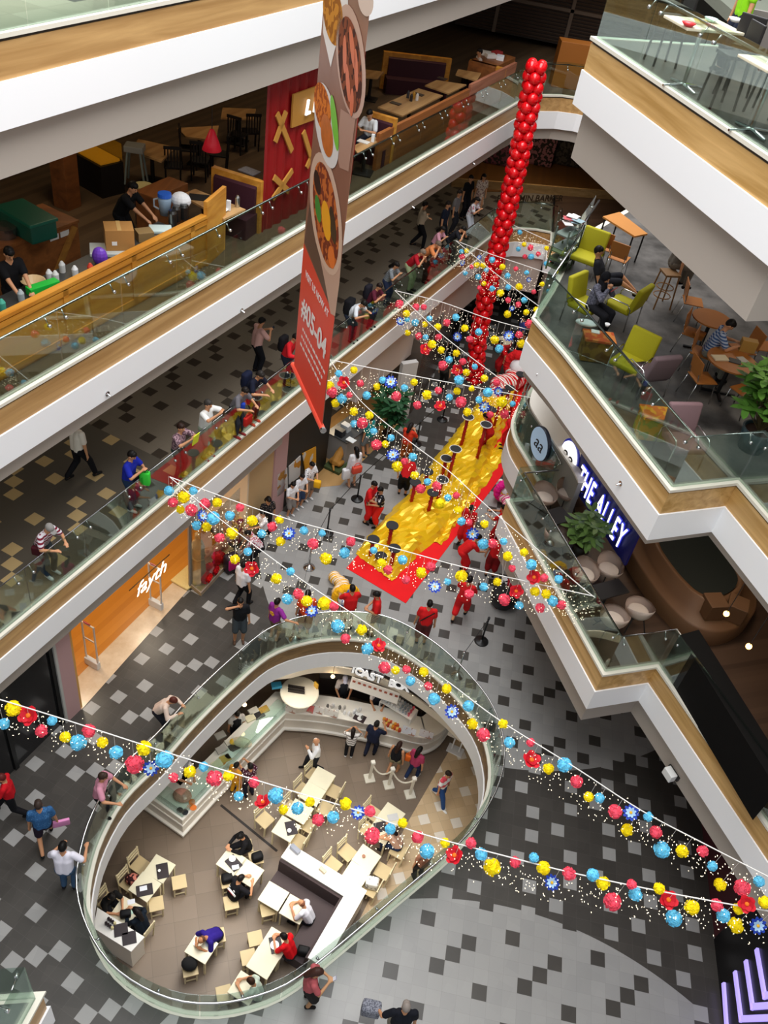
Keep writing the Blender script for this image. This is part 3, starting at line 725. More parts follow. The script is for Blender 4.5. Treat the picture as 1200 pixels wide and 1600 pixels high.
# ---- ground floor
def gnd(px, py, face, label, **k): return person(at(px, py, 0), face, label, **k)
gnd(373, 1001, -70, 'person in black printed T-shirt talking on a phone at the oval rail', shirt='17181c', pants='3a4146', legs='short', rh=(0.1, 0.12, 1.45), shoes='5a4438', H=1.68, look=5)
text('shirt_print', 'NO\nFUN', 0.12, M('c8ccd0', 0.7), frame(HELD['chest'] + HELD['fw'] * 0.135 + Vector((0, 0, 0.03)), -HELD['sx'], (0, 0, 1)), None, 0.004) if False else None
phone('phone at the ear of the person in black printed T-shirt', hand='r')
gnd(427, 1000, 60, 'person in purple T-shirt with yellow flower on the back at the oval rail', shirt='8b2d8c', pants='6a5a44', legs='short', rh=(0.55, 0.15, 1.08), H=1.6)
fl = thing('flower_print', 'yellow flower print on the back of the purple T-shirt', 'print', HELD['back'] - HELD['fw'] * 0.012, math.atan2(HELD['fw'].y, HELD['fw'].x) - PI / 2)
bm = BM()
for k in range(5): ball(bm, (0.05 * math.cos(k * 1.2566), 0, 0.05 * math.sin(k * 1.2566)), (0.034, 0.008, 0.034), 8, 5)
obj('petals', bm, M('f2b62a'), fl)
gnd(377, 946, 60, 'person in white shirt and black trousers walking away from the oval', shirt='e8e8ec', pants='121217', stride=0.3, H=1.7)
RED = 'd61f22'
gnd(541, 982, 115, 'performer in red T-shirt facing the yellow lion costume', shirt=RED, pants=stripes('7a1a1c', 'd0b8b0', 18), shoes='201c1c', H=1.68, lh=(-.2, .35, 1.0), rh=(.2, .35, 1.0))
gnd(580, 990, 190, 'performer in red T-shirt and striped lion trousers looking down', shirt=RED, pants=stripes('8e1a1c', 'd8c0b8', 20), legs='baggy', shoes='1a1818', H=1.68, lh=(-0.1, 0.2, 1.0), rh=(0.1, 0.2, 1.0), look=30)
gnd(656, 1005, 95, 'performer in red T-shirt with black cross strap, seen from behind at the oval rail', shirt=RED, pants='6a3030', legs='baggy', shoes='3a4a4a', H=1.68, build_=1.08)
st = thing('cross_strap', 'black strap across the back of the red T-shirt at the oval rail', 'strap', HELD['back'] - HELD['fw'] * 0.02, math.atan2(HELD['fw'].y, HELD['fw'].x) - PI / 2)
obj('band', box(BM(), (0, 0, 0.02), (0.03, 0.015, 0.5), Euler((0, R(40), 0))), BLACK, st)
gnd(474, 990, 100, 'performer in red and orange costume behind the blue flower', shirt='e04a20', pants='8a3a30', legs='baggy', shoes='1a1a1a', H=1.66)
gnd(716, 966, 75, 'performer in red striding past the queue post', shirt=RED, pants=RED, legs='baggy', stride=0.5, shoes='151212', H=1.7, lh=(-0.1, 0.3, 1.05), rh=(0.1, 0.3, 1.05))
gnd(764, 900, 90, 'performer in red jersey seen from behind under the right terrace', shirt=RED, pants='8a1a1c', legs='baggy', shoes='1a1616', H=1.7, build_=1.1)
gnd(722, 893, 20, 'performer in red bending on the right edge of the red carpet', shirt=RED, pants=RED, legs='baggy', lean=35, lh=(-0.1, 0.45, 0.9), rh=(0.1, 0.45, 0.9), shoes='151212', H=1.66)
gnd(722, 850, 250, 'performer in red standing on the red carpet with head bowed', shirt='c81a1e', pants='c81a1e', legs='baggy', look=35, H=1.66)
gnd(771, 852, 160, 'performer in red holding an orange pole under the terrace edge', shirt=RED, pants='b01a1c', legs='baggy', lh=(-0.1, 0.4, 1.1), rh=(0.2, 0.4, 1.1), H=1.66)
gnd(572, 815, -20, 'performer in red tunic, left of a pair sharing a phone', shirt=RED, pants=RED, legs='baggy', shoes='121212', lh=(0.0, 0.32, 1.0), rh=(0.12, 0.34, 1.0), look=28, H=1.68)
gnd(587, 822, 200, 'performer in black and white top with red trousers, right of a pair sharing a phone', shirt=print_mat('1c1c20', 'd8d8d8', 12, .6), pants='e0281e', legs='baggy', shoes='121212', lh=(-0.1, 0.3, 1.0), rh=(0.05, 0.32, 1.0), look=28, H=1.6, hold='white phone shared by the pair in red')
gnd(549, 760, 130, 'person with long black hair and white sleeves carrying a coral handbag', shirt='e4e2e4', pants='c9c2c0', legs='skirt', hair='120e0d', hs='long', sleeve='long', shoes='9a7a6a', H=1.6)
bag('coral red handbag of the person with white sleeves', HELD['l'] * 0.5 + HELD['r'] * 0.5 - HELD['fw'] * 0.2 + Vector((0, 0, 0.05)), (0.34, 0.14, 0.26), 'd8513e', strap=0.14, rz=R(40))
bag('white plastic carrier of the person with white sleeves', HELD['l'] - Vector((0, 0, 0.2)), (0.3, 0.16, 0.4), 'e6e6e8', 'carrier_bag', rz=R(40))
gnd(571, 713, 150, 'person in teal shirt and grey shorts at the payment counter', shirt='1f7f7c', pants='7c8486', legs='short', shoes='3a4a50', H=1.68)
gnd(630, 722, 70, 'performer with long dark hair in red, looking at a phone on the dark tiles', shirt='d23a22', pants='a8541c', legs='baggy', hair='1a1210', hs='long', H=1.62, **PHONE)
gnd(604, 668, 20, 'person in white shirt standing by the big leafy plant', shirt='dcdce4', pants='2a2a33', sleeve='long', H=1.66, **PHONE)
for (px, py, l, sh_, pn_, hh) in ((452, 806, 'child in white T-shirt and grey shorts, left of three by the posters', 'e8e8ea', '85807c', 1.4), (466, 793, 'child in white T-shirt and blue shorts, middle of three by the posters', 'e4e4e8', '31405c', 1.4), (480, 780, 'child in white printed T-shirt holding a yellow bag, right of three by the posters', print_mat('ececee', '2a2a2e', 14, .66), '7a6a5c', 1.55)):
    gnd(px, py, -35, l, shirt=sh_, pants=pn_, legs='short', H=hh, shoes='dadada', lh=(-0.08, 0.28, 1.05), rh=(0.08, 0.28, 1.05), look=28)
bag('yellow drawstring bag held by the child in printed T-shirt', held() + HELD['fw'] * 0.1 - Vector((0, 0, 0.1)), (0.22, 0.14, 0.26), 'f0b41e')
gnd(415, 838, -50, 'person in black floral top and white shoes near the pink pillar', shirt=print_mat('17161a', '8a7a70', 30, .62), pants='15151a', hair='120f0e', hs='long', shoes='e8e8e8', H=1.6, look=26)
gnd(395, 885, 200, 'person in red and white floral blouse bending over the luggage', shirt=print_mat('dcd2d4', 'b0304a', 24, .52), pants='17171c', lean=35, hair='161110', H=1.55, lh=(-0.1, 0.4, 0.7), rh=(0.1, 0.4, 0.7))
gnd(409, 856, 220, 'person in white top with arms reaching out behind the floral blouse', shirt='e0dcdc', pants='202026', H=1.5, lh=(-0.1, 0.45, 1.1), rh=(0.1, 0.45, 1.1))
gnd(259, 1142, 0, 'person in beige cardigan leaning on the oval rail with a dark strap', shirt='dcc4b2', pants='23222a', sleeve='long', hair='54281e', **dict(LEAN, lean=38), H=1.55)
gnd(164, 1272, 10, 'person in pink shirt with dark strap reaching for the oval rail', shirt='d391a4', pants='17181d', hair='3a2a22', lean=10, lh=(-0.15, 0.4, 1.0), rh=(0.35, 0.38, 1.1), H=1.66, build_=1.1)
gnd(22, 1272, 195, 'person in red T-shirt and black trousers striding left at the picture edge', shirt='c41420', pants='121216', hair='5a1f1c', stride=0.75, lh=(-0.08, 0.32, 1.05), rh=(0.08, 0.32, 1.05), H=1.6, look=28)
gnd(74, 1318, 120, 'person in blue patterned blouse walking with a pink clutch bag', shirt=print_mat('2f5c8c', '4a7aa8', 40, .6), pants='2a2030', legs='short', stride=0.6, hair='3a2e28', shoes='151515', H=1.66, build_=1.08, rh=(0.27, 0.02, 0.78))
bag('pink clutch bag carried by the walker in blue', HELD['r'] + HELD['sx'] * 0.07 - Vector((0, 0, .14)), (0.34, 0.06, 0.2), 'e08fc0', 'clutch_bag', rz=R(30))
gnd(109, 1386, 100, 'person in white shirt and blue jeans leaning at the left side of the oval rail', shirt='e2dfea', pants='3d5878', hair='120f0e', shoes='1a1a22', lean=10, lh=(-0.15, 0.3, 1.1), rh=(0.36, 0.25, 1.15), H=1.68, build_=1.05)
gnd(480, 1566, 15, 'person in coral top with curly brown hair looking at a phone by the oval rail', shirt='b45a5e', pants='23201f', legs='skirt', hair='3d241c', shoes='1a1717', skin='b88a62', H=1.6, look=30, lean=8, lh=(-0.06, 0.30, 1.15), rh=(0.08, 0.30, 1.15), hs='long')
phone('lilac phone of the person in coral top', '8f8aa8', scr='dfe4ee')
gnd(615, 1622, 100, 'grey-haired person in black polo walking at the bottom edge with hands behind', shirt='15171f', pants='8a8272', hair='8a8078', hs='short', H=1.66, build_=1.15, lh=(-0.42, 0.18, 0.95), stride=.2)
bag('grey patterned cloth bag beside the person in black polo', HELD['l'] + Vector((-0.12, 0, -0.1)), (0.36, 0.24, 0.34), print_mat('8a8c96', '5c5e68', 40, .5), 'cloth_bag')
# ================================================================ FESTIVE THINGS ON THE GROUND FLOOR
def proj(P):
    d = Vector(P) - CAM; z = d.dot(RF); return 600 + FPX * d.dot(RX) / z, 800 + FPX * d.dot(RD) / z
def zfor(x, y, py):
    lo, hi = -6, 17.5
    for _ in range(40):
        mid = (lo + hi) / 2
        if proj((x, y, mid))[1] > py: lo = mid
        else: hi = mid
    return (lo + hi) / 2
ca, cb = at(541, 888, 0), at(634, 943, 0); cdv = dirv(71.2) * 13.2
crp = [ca, cb, cb + cdv, ca + cdv]
tag(obj('red_carpet', prism(BM(), [tuple(p[:2]) for p in crp], 0.002, 0.014), M('e8141a', 0.9, var=0.08, sc_=3)), 'long red carpet laid on the grey tiles under the lion dance poles', 'carpet')
# gold cloth heaped over the low pole frames
def drape(name, edgeL, edgeR, h, label, seed, nu=60, nv=14):
    rnd = random.Random(seed); bm = BM(); rows = []
    eL = resample([at(px, py, 0.02) for px, py in edgeL], 0.2); eR = resample([at(px, py, 0.02) for px, py in edgeR], 0.2)
    def samp(e, t):
        f = t * (len(e) - 1); i = min(int(f), len(e) - 2); return e[i].lerp(e[i + 1], f - i)
    nv_ = [[rnd.uniform(-1, 1) for _ in range(nv + 1)] for _ in range(nu + 1)]
    for i in range(nu + 1):
        A, B = samp(eL, i / nu), samp(eR, i / nu); row = []
        for j in range(nv + 1):
            t = j / nv; p = A.lerp(B, t); prof = min(1, t / 0.16, (1 - t) / 0.16, i / 4, (nu - i) / 4) ** 0.7 if 0 < t < 1 and 0 < i < nu else 0
            wob = 0.05 * math.sin(i * 0.9 + 2 * t) + 0.05 * nv_[i][j]
            row.append(bm.verts.new((p.x + 0.05 * nv_[i][j] * (0 < i < nu), p.y + 0.03 * nv_[nu - i][j], 0.02 + max(0, h * prof + wob * (0.3 + prof)))))
        rows.append(row)
    for i in range(nu):
        for j in range(nv): bm.faces.new((rows[i][j], rows[i][j + 1], rows[i + 1][j + 1], rows[i + 1][j]))
    mt = M('f7c81c', 0.30, 0.22, 0.5)
    return tag(obj(name, bm, mt), label, 'cloth')
drape('gold_cloth', [(556, 866), (575, 838), (640, 768), (700, 690), (735, 645), (765, 606)], [(612, 908), (655, 866), (690, 838), (735, 775), (772, 705), (812, 610)], 0.32, 'crumpled shiny gold cloth draped over the pole frames on the red carpet', 3)
drape('gold_cloth', [(668, 842), (700, 792), (745, 732), (780, 690)], [(690, 852), (724, 806), (765, 748), (796, 702)], 0.06, 'narrow gold cloth strip spread flat beside the heaped gold cloth', 5, 40, 6)
POLE = M('b3161a', 0.4); TOP = M('2d2c2e', 0.7); RIM = M('e9e6de', 0.5)
def jong(bx, by, tx, ty, rim, label):
    b = at(bx, by, 0.15); h = zfor(b.x, b.y, ty)
    r = thing('lion_dance_pole', label, 'pole', (b.x, b.y, 0.02), 0, 'lion dance poles on the gold cloth')
    obj('pole', bar(BM(), (0, 0, 0), (0, 0, h - 0.03), 0.055, None, 10), POLE, r, True)
    obj('plate', lathe(BM(), [(0.185, h - 0.03), (0.185, h)], 20), TOP, r)
    if rim: obj('rim', lathe(BM(), [(0.186, h - 0.035), (0.205, h - 0.02), (0.205, h + 0.006), (0.182, h + 0.006)], 20, cap=False), RIM, r)
    obj('collar', lathe(BM(), [(0.09, h - 0.12), (0.06, h - 0.06), (0.16, h - 0.03)], 12), POLE, r)
    rnd = random.Random(int(bx)); bm = BM()
    for k in range(40):
        a = rnd.uniform(0, 6.28); z = rnd.uniform(0.1, max(0.2, h - 0.1)); box(bm, (0.065 * math.cos(a), 0.065 * math.sin(a), z), (0.012, 0.012, 0.05), Euler((rnd.random(), rnd.random(), a)))
    tag(obj('tinsel', bm, M('d81c20', 0.25, 0.6), r), kind='stuff')
for i, q in enumerate([(606, 856, 616, 821, 0), (579, 868, 590, 843, 0), (611, 884, 612, 857, 0), (594, 876, 592, 869, 0), (641, 792, 646, 754, 0), (661, 770, 663, 737, 0), (668, 806, 676, 770, 0), (682, 789, 691, 750, 1),
                       (690, 748, 695, 717, 1), (700, 750, 710, 702, 1), (719, 702, 731, 652, 1), (744, 722, 758, 664, 1), (752, 700, 768, 640, 0), (770, 672, 786, 612, 0), (798, 640, 806, 585, 0), (783, 655, 800, 606, 0)]):
    jong(*q, ['shortest red pole at the near end of the gold cloth, first of the row', 'red pole with black disc at the left tip of the gold cloth', 'red pole with black disc nearest the red carpet edge', 'lowest black disc almost touching the red carpet', 'left pole of the middle cluster with black disc',
              'back left pole of the middle cluster with black disc', 'front right black disc of the middle cluster', 'front white-rimmed disc crossed by the garland string', 'white-rimmed disc on the left edge of the gold cloth', 'second white-rimmed disc up the left edge of the gold cloth',
              'white-rimmed disc under the big yellow pompom', 'tallest white-rimmed disc in the middle of the far group', 'far red pole behind the tallest white-rimmed disc', 'far red pole near the curved glass rail', 'last black disc above the red and white lion cloth', 'far red pole just in front of the red lion cloth'][i])
# ---- balloon column from the ground floor to the second gallery
bot = at(742, 592, 0.1); top = onv(838, 104, (bot.x, bot.y), 0); mid = onv(792, 330, (bot.x, bot.y), 0)
axis = resample(spline([bot, onv(752, 500, (bot.x, bot.y), 0), mid, onv(816, 220, (bot.x, bot.y), 0), top], 8), 0.285)
bc = thing('balloon_column', 'tall twisted column of red balloons standing from the carpet to the second gallery', 'balloon column', bot)
RB = M('e00d18', 0.16, spec=0.6)
bb = BM(); lathe(bb, [(0.012, -0.2), (0.03, -0.185), (0.10, -0.12), (0.165, -0.02), (0.178, 0.05), (0.15, 0.13), (0.08, 0.18), (0.0, 0.19)], 14)
bme = bpy.data.meshes.new('balloon'); bb.normal_update(); bb.to_mesh(bme); bb.free(); bme.materials.append(RB)
for p in bme.polygons: p.use_smooth = True
allb = []
for i, p in enumerate(axis):
    for k in range(4): allb.append((p, R(90 * k + 38 * i)))
keep = allb[-100:]; rest = allb[:-100]
for p, a in keep:
    o = bpy.data.objects.new('balloon', bme); COL.objects.link(o); o.parent = bc
    o.location = p - bot + Vector((0.175 * math.cos(a), 0.175 * math.sin(a), 0)); o.rotation_euler = Euler((0, R(78), a)); o.scale = (1.04,) * 3
bm = BM()
for p, a in rest:
    t2 = BM(); t2.from_mesh(bme); mm = Matrix.Translation(p - bot + Vector((0.175 * math.cos(a), 0.175 * math.sin(a), 0))) @ Euler((0, R(78), a)).to_matrix().to_4x4()
    bmesh.ops.transform(t2, matrix=mm, verts=t2.verts); tm = bpy.data.meshes.new('t'); t2.to_mesh(tm); t2.free(); bm.from_mesh(tm); bpy.data.meshes.remove(tm)
tag(obj('lower_balloons', bm, RB, bc, True), kind='stuff')
obj('core_pole', tube(BM(), [p - bot for p in axis], 0.03, 6), M('8a1016', 0.5), bc)
# ---- garlands
def mk_pompom(col, seed):
    rnd = random.Random(seed); bm = BM(); ball(bm, (0, 0, 0), 0.88, 12, 9)
    for i in range(90):
        z = rnd.uniform(-1, 1); a = rnd.uniform(0, 6.28); r = math.sqrt(1 - z * z); d = Vector((r * math.cos(a), r * math.sin(a), z)); t = d.cross(Vector((0.3, 0.2, 1))).normalized(); t = Matrix.Rotation(rnd.uniform(0, 6.28), 3, d) @ t; w = d.cross(t)
        L = rnd.uniform(0.94, 1.06); vs = [bm.verts.new(d * 0.72 + t * 0.10), bm.verts.new(d * L + t * 0.27 + w * 0.03), bm.verts.new(d * (L + 0.03) - w * 0.06), bm.verts.new(d * L - t * 0.27 + w * 0.03), bm.verts.new(d * 0.72 - t * 0.10)]
        bm.faces.new(vs)
    me = bpy.data.meshes.new('pompom'); bm.to_mesh(me); bm.free(); me.materials.append(M(col, 0.85, spec=0.1)); return me
POM = {'y': mk_pompom('ffe81e', 1), 'r': mk_pompom('f65a70', 2), 'c': mk_pompom('74d2f2', 3)}
def petals(bm, n, R0, R1, wid, tilt, z=0.0, ph=0.0):
    for k in range(n):
        a = 2 * PI * k / n + ph; c, s = math.cos(a), math.sin(a)
        P = lambda r, w, zz: bm.verts.new((r * c - w * s, r * s + w * c, z + zz))
        vs = [P(R0, -wid * .3, 0), P(R0 + (R1 - R0) * .55, -wid, tilt * .55), P(R1, -wid * .45, tilt), P(R1 * 1.05, 0, tilt * 1.02), P(R1, wid * .45, tilt), P(R0 + (R1 - R0) * .55, wid, tilt * .55), P(R0, wid * .3, 0)]
        bm.faces.new(vs)
    return bm
def meshof(bm, mat):
    me = bpy.data.meshes.new('petals'); bm.to_mesh(me); bm.free(); me.materials.append(mat); return me
FB = [meshof(petals(BM(), 10, .15, 1.0, .28, .12), M('1b3fae', 0.7)), meshof(petals(BM(), 8, .1, .66, .2, .2, .05, .3), M('a9cdf0', 0.7)), meshof(ball(BM(), (0, 0, .14), (.2, .2, .12), 10, 6), M('f0b428', 0.7))]
FP = [meshof(petals(BM(), 5, .1, 1.0, .55, .35), M('e0182c', 0.7)), meshof(petals(BM(), 5, .1, .7, .4, .45, .08, .6), M('c81226', 0.7)), meshof(ball(BM(), (0, 0, .2), (.26, .26, .18), 10, 6), M('f07a1c', 0.7))]
CN = {'y': 'yellow paper pompom', 'r': 'coral red paper pompom', 'c': 'light blue paper pompom', 'b': 'dark blue paper flower', 'p': 'red paper poppy flower'}
SPECK = M('fff0cf', 0.5, emit=1.1); CORD = M('efece6', 0.7)
TO_CAM = {}
def garland(name, desc, pts, poms, drop=0.75, dens=34):
    A = at(*pts[0], H1 + 0.98); B = at(*pts[-1], H1 + 0.98); ang = math.degrees(math.atan2(B.y - A.y, B.x - A.x))
    W = spline([onv(px, py, A, ang) for px, py in pts], 5)
    bm = tube(BM(), W, 0.011, 5); rnd = random.Random(len(poms) * 7 + len(pts))
    def strz(x, y):
        best = min(W, key=lambda p: (p.x - x) ** 2 + (p.y - y) ** 2); return best.z
    for k, px, py, r in poms:
        p = onv(px, py, A, ang); dep = (p - CAM).dot(RF); rad = r * 0.93 * dep / FPX
        tz = strz(p.x, p.y)
        if tz - p.z > rad: bar(bm, (p.x, p.y, tz), (p.x, p.y, p.z), 0.003, None, 4)
        else:
            near = min(W, key=lambda v: (v - p).length)
            if (near - p).length > rad: bar(bm, near, p, 0.003, None, 4)
        grp = CN[k] + 's on ' + desc
        lab = CN[k] + ' hanging on ' + desc
        q = Vector((rnd.uniform(-.5, .5), rnd.uniform(-.5, .5), 0)) + (CAM - p).normalized()
        if k in POM:
            o = bpy.data.objects.new('pompom', POM[k]); COL.objects.link(o); o.location = p; o.scale = (rad * 1.02,) * 3; o.rotation_euler = (rnd.uniform(0, 6), rnd.uniform(0, 6), rnd.uniform(0, 6))
            tag(o, lab, 'pompom', grp)
        else:
            root = thing('paper_flower', lab, 'flower', p, 0, grp); root.scale = (rad * 1.1,) * 3; root.rotation_mode = 'QUATERNION'
            root.rotation_quaternion = q.to_track_quat('Z', 'Y')
            for nm, me in zip(('outer_petals', 'inner_petals', 'centre'), FB if k == 'b' else FP):
                c = bpy.data.objects.new(nm, me); COL.objects.link(c); c.parent = root
    tag(obj('garland_string', bm, CORD), 'white cord of ' + desc, 'string')
    # tiny warm lights hanging on threads
    lb = BM(); L = sum((b - a).length for a, b in zip(W, W[1:])); fine = resample(W, 1.0 / dens)
    for p in fine[2:-2]:
        for _ in range(2):
            z = p.z - 0.08 - drop * rnd.random() ** 0.8; o = Vector((rnd.uniform(-.16, .16), rnd.uniform(-.16, .16), 0)); s = 0.008
            box(lb, (p.x + o.x, p.y + o.y, z), (s, s, s * 2.6), Euler((rnd.uniform(0, 3), rnd.uniform(0, 3), 0)))
    tag(obj('fairy_lights', lb, SPECK), 'tiny warm fairy lights dangling below ' + desc, 'fairy lights', kind='stuff')
def G(s):
    out = []
    for it in s.split():
        k = it[0]; a, b, c = it[1:].split(','); out.append((k, float(a), float(b), float(c)))
    return out
garland('a', 'the lowest garland, over the food hall', [(-60, 1076), (0, 1093), (110, 1127), (237, 1168), (345, 1202), (460, 1237), (560, 1267), (660, 1303), (780, 1335), (900, 1365), (1060, 1398), (1260, 1434)],
        G('y21,1107,13 p45,1118,15 c6,1131,9 r65,1142,10 c81,1126,8 y102,1152,9 r139,1142,11 c122,1160,13 y160,1160,9 c181,1176,11 y225,1169,12 r210,1194,15 b236,1200,12 c257,1187,14 y297,1206,10 r271,1215,8 c318,1198,8 r335,1216,13 y357,1212,9 r397,1222,9 c373,1244,8 p411,1254,12 c431,1243,13 y443,1265,8 c465,1263,10 y484,1253,8 r497,1281,10 y540,1256,10 c521,1277,10 b560,1270,11 r578,1268,9 r582,1306,13 c610,1295,9 y629,1286,8 r653,1308,10 c667,1330,12 y695,1317,8 p711,1337,14 r736,1317,9 c752,1335,10 y769,1355,14 r805,1347,9 c834,1340,8 y849,1356,11 b863,1379,12 r889,1365,11 c926,1367,10 y942,1380,11 r957,1409,14 r987,1382,8 c993,1397,11 y1030,1388,9 p1044,1406,14 c1053,1435,13 y1081,1418,12 r1120,1414,10 c1130,1430,11 y1154,1420,9 y1150,1446,12 b1184,1446,13 p1167,1412,13 y1195,1410,10'))
garland('b', 'the long diagonal garland past the oval', [(265, 745), (345, 812), (470, 905), (560, 965), (620, 1008), (700, 1065), (780, 1125), (900, 1200), (1000, 1265), (1100, 1318), (1260, 1400)],
        G('y287,777,10 r270,785,8 c264,767,8 r299,797,10 y282,796,7 b316,806,9 c307,821,8 y323,823,8 c333,810,11 r343,840,8 y363,833,10 c387,862,7 y367,874,8 p394,888,12 c454,893,7 y432,904,9 r466,928,9 c449,936,9 y479,939,9 y507,943,11 r522,947,8 b487,955,10 c528,978,11 y565,984,9 r540,998,8 c574,1014,10 p591,1009,11 r601,1043,10 y618,1047,7 r635,1046,7 y662,1050,8 c641,1064,8 r669,1072,7 c678,1092,10 y698,1076,8 b706,1112,11 c732,1103,9 y738,1131,9 r755,1148,11 y786,1131,8 c796,1160,9 r829,1160,7 p830,1188,14 y857,1201,9 c882,1195,12 r901,1221,10 y920,1245,8 c937,1247,8 r961,1268,11 b986,1270,12 c1013,1276,8 y980,1297,10 r1025,1300,10 c1034,1328,13 y1066,1330,10 r1098,1330,9 c1113,1353,8 y1125,1382,10 r1160,1387,13 c1186,1377,9'))
garland('c', 'the garland over the near carpet end', [(265, 745), (345, 775), (440, 808), (530, 833), (640, 863), (720, 885), (830, 910), (930, 932)],
        G('c302,767,7 r320,787,9 y339,785,8 r375,793,7 c359,806,8 y394,814,9 y437,812,7 r425,823,8 c409,834,7 y438,846,8 b452,834,10 c475,829,7 c503,833,6 r489,850,9 r548,846,8 c538,864,9 y509,873,10 c584,860,6 y596,880,8 r606,890,8 c629,875,8 r634,906,7 y658,895,9 r673,885,8 b679,917,10 c699,909,6 y721,900,10 r733,928,8 c756,917,7 y777,909,7 r788,937,10 p806,923,11 c811,946,7 y836,924,8 r800,888,6 c787,846,6 y793,869,8 y819,863,7 c830,882,9 p835,902,11 r850,903,7 c873,905,7 y853,928,8 c863,939,9 r877,945,8 r844,950,8'))
garland('d', 'the garland slanting across the gold cloth', [(515, 562), (565, 628), (640, 690), (700, 735), (760, 790), (830, 850), (900, 910), (930, 934)],
        G('c529,584,6 y515,603,8 p538,598,10 r519,613,9 r546,617,5 c534,623,8 y524,630,7 y553,643,7 y577,649,7 c553,662,6 r566,661,9 c584,674,6 c611,684,6 r588,695,9 y602,694,6 b614,711,10 c645,714,7 y621,729,9 r632,721,6 y648,743,7 c668,753,6 r657,764,8 r682,760,8 c700,778,6 r713,774,6 y687,787,9 y715,797,7 c721,815,7 r733,816,6 b738,834,10 y757,819,7 c755,850,9 r770,849,8'))
garland('e', 'the garland level beside the banner end', [(515, 562), (580, 575), (650, 588), (720, 601), (780, 612), (832, 622)],
        G('y553,578,6 r563,599,6 y589,604,6 c598,594,6 b610,597,10 c573,618,7 c632,606,6 r619,619,8 y647,597,6 y667,617,8 r685,610,6 r652,633,7 y714,611,6 c702,621,6 r720,628,9 p688,635,9 c717,594,8 y737,607,5 c762,613,8 c748,625,6 b757,636,9 y784,628,9 y730,644,7 r766,648,6 c801,631,5 r788,647,8 b778,611,7'))
garland('f', 'the garland to the upper cafe tip', [(617, 454), (690, 472), (760, 497), (829, 516)],
        G('r624,475,7 y635,490,6 r650,480,6 r662,480,5 b625,502,7 c636,499,5 c649,504,6 c671,498,5 y664,507,5 y637,520,5 r654,525,6 c665,527,5 y684,511,6 r698,504,6 c712,496,6 y726,513,6 b715,526,7 r734,530,6 c748,519,6 y773,531,7 r811,523,6 r827,506,7 b795,525,8 c780,545,7 y814,537,7 r685,527,6'))
garland('g', 'the garland sloping down to the curved bar', [(617, 454), (685, 518), (745, 565), (809, 612)],
        G('y675,538,7 p664,546,9 y689,547,6 y713,552,6 c702,562,6 r692,571,8 r723,565,6 p715,578,9 y729,582,6 c742,573,5 y757,591,6 r776,598,6'))
garland('h', 'the garland crossing the balloon column', [(712, 376), (764, 396), (815, 413), (864, 430)],
        G('c721,393,4 y729,392,4 r722,401,5 b723,411,5 b749,402,4 y745,414,5 y755,415,5 r737,417,4 c727,427,4 c747,433,5 c760,422,4 c769,406,5 y785,417,5 c793,431,5 r806,420,4 c823,426,4 b826,437,4 r834,456,4 y811,448,6'))
garland('i', 'the garland ending at the upper cafe corner', [(712, 376), (764, 419), (810, 455), (857, 489)],
        G('y756,443,4 r749,450,4 c769,451,5 y782,458,6 c794,449,5 r794,469,5 y793,491,6 r810,476,5 c819,469,5 y822,488,5 y838,484,5 b800,482,4 y847,444,4 c857,455,4'))
garland('j', 'the farthest short garland', [(803, 352), (845, 371), (885, 389)],
        G('c812,363,4 y819,382,4 r829,387,5 c830,401,5 r841,397,4 y854,388,4 r863,405,5 c853,412,4 b870,418,4 y873,426,4 c810,389,4 r820,401,4'), 0.5)
# ---- the long food banner
ba, bb_ = at(459, 572, 10), at(503, 668, 10); bang = math.degrees(math.atan2(bb_.y - ba.y, bb_.x - ba.x))
bx = (bb_ - ba).normalized(); bn = Vector((bx.y, -bx.x, 0)); bn = bn if bn.dot(CAM - ba) > 0 else -bn
ban = thing('hanging_banner', 'long hanging restaurant banner with food photos and a red lower end', 'banner', ba)
def bp(px, py, lift=0.0): return onv(px, py, ba, bang) + bn * lift
def bpoly(name, pts, mat, lift): 
    bm = BM(); bm.faces.new([bm.verts.new(bp(x, y, lift) - ba) for x, y in pts]); return obj(name, bm, mat, ban)
def ell(cx, cy, a, b, rot, n=28):
    c, s = math.cos(R(rot)), math.sin(R(rot)); return [(cx + a * math.cos(2 * PI * k / n) * c - b * math.sin(2 * PI * k / n) * s, cy + a * math.cos(2 * PI * k / n) * s + b * math.sin(2 * PI * k / n) * c) for k in range(n)]
tl, tr = bp(509, -26), bp(581, -26); c1, c2 = bp(459, 572), bp(503, 668)
zt = max(tl.z, tr.z); W_ = (c2 - c1).length
bm = BM(); q = [c1, c1 + bx * W_, c1 + bx * W_ + Vector((0, 0, zt - 10)), c1 + Vector((0, 0, zt - 10))]
vs = [bm.verts.new(p - ba) for p in q] + [bm.verts.new(p - ba - bn * 0.006) for p in q]
for f in ((0, 1, 2, 3), (7, 6, 5, 4), (0, 4, 5, 1), (1, 5, 6, 2), (2, 6, 7, 3), (3, 7, 4, 0)): bm.faces.new([vs[i] for i in f])
PR = dict(rough=0.4, spec=0.4)
obj('fabric', bm, M('8f5f4a', 0.4, var=0.25, sc_=1.6), ban)
bpoly('red_field', [(475, 380), (519, 487), (523, 497), (510, 600), (503.5, 667), (459.5, 571), (463, 532)], M('e8442c', 0.45), 0.003)
bpoly('dark_field', [(487, 300), (476, 378), (519, 486), (522, 430), (500, 400)], M('5d4238', 0.4), 0.004)  # printed grey-brown region of the banner
bpoly('bowl_body', [(497, 385), (508, 440), (517, 490), (524, 494), (531, 440), (536, 375)], M('c9a08a', 0.4), 0.005)
bpoly('bowl_rim', ell(510, 334, 97, 23, 83.5), M('d9b49c', 0.4), 0.007)
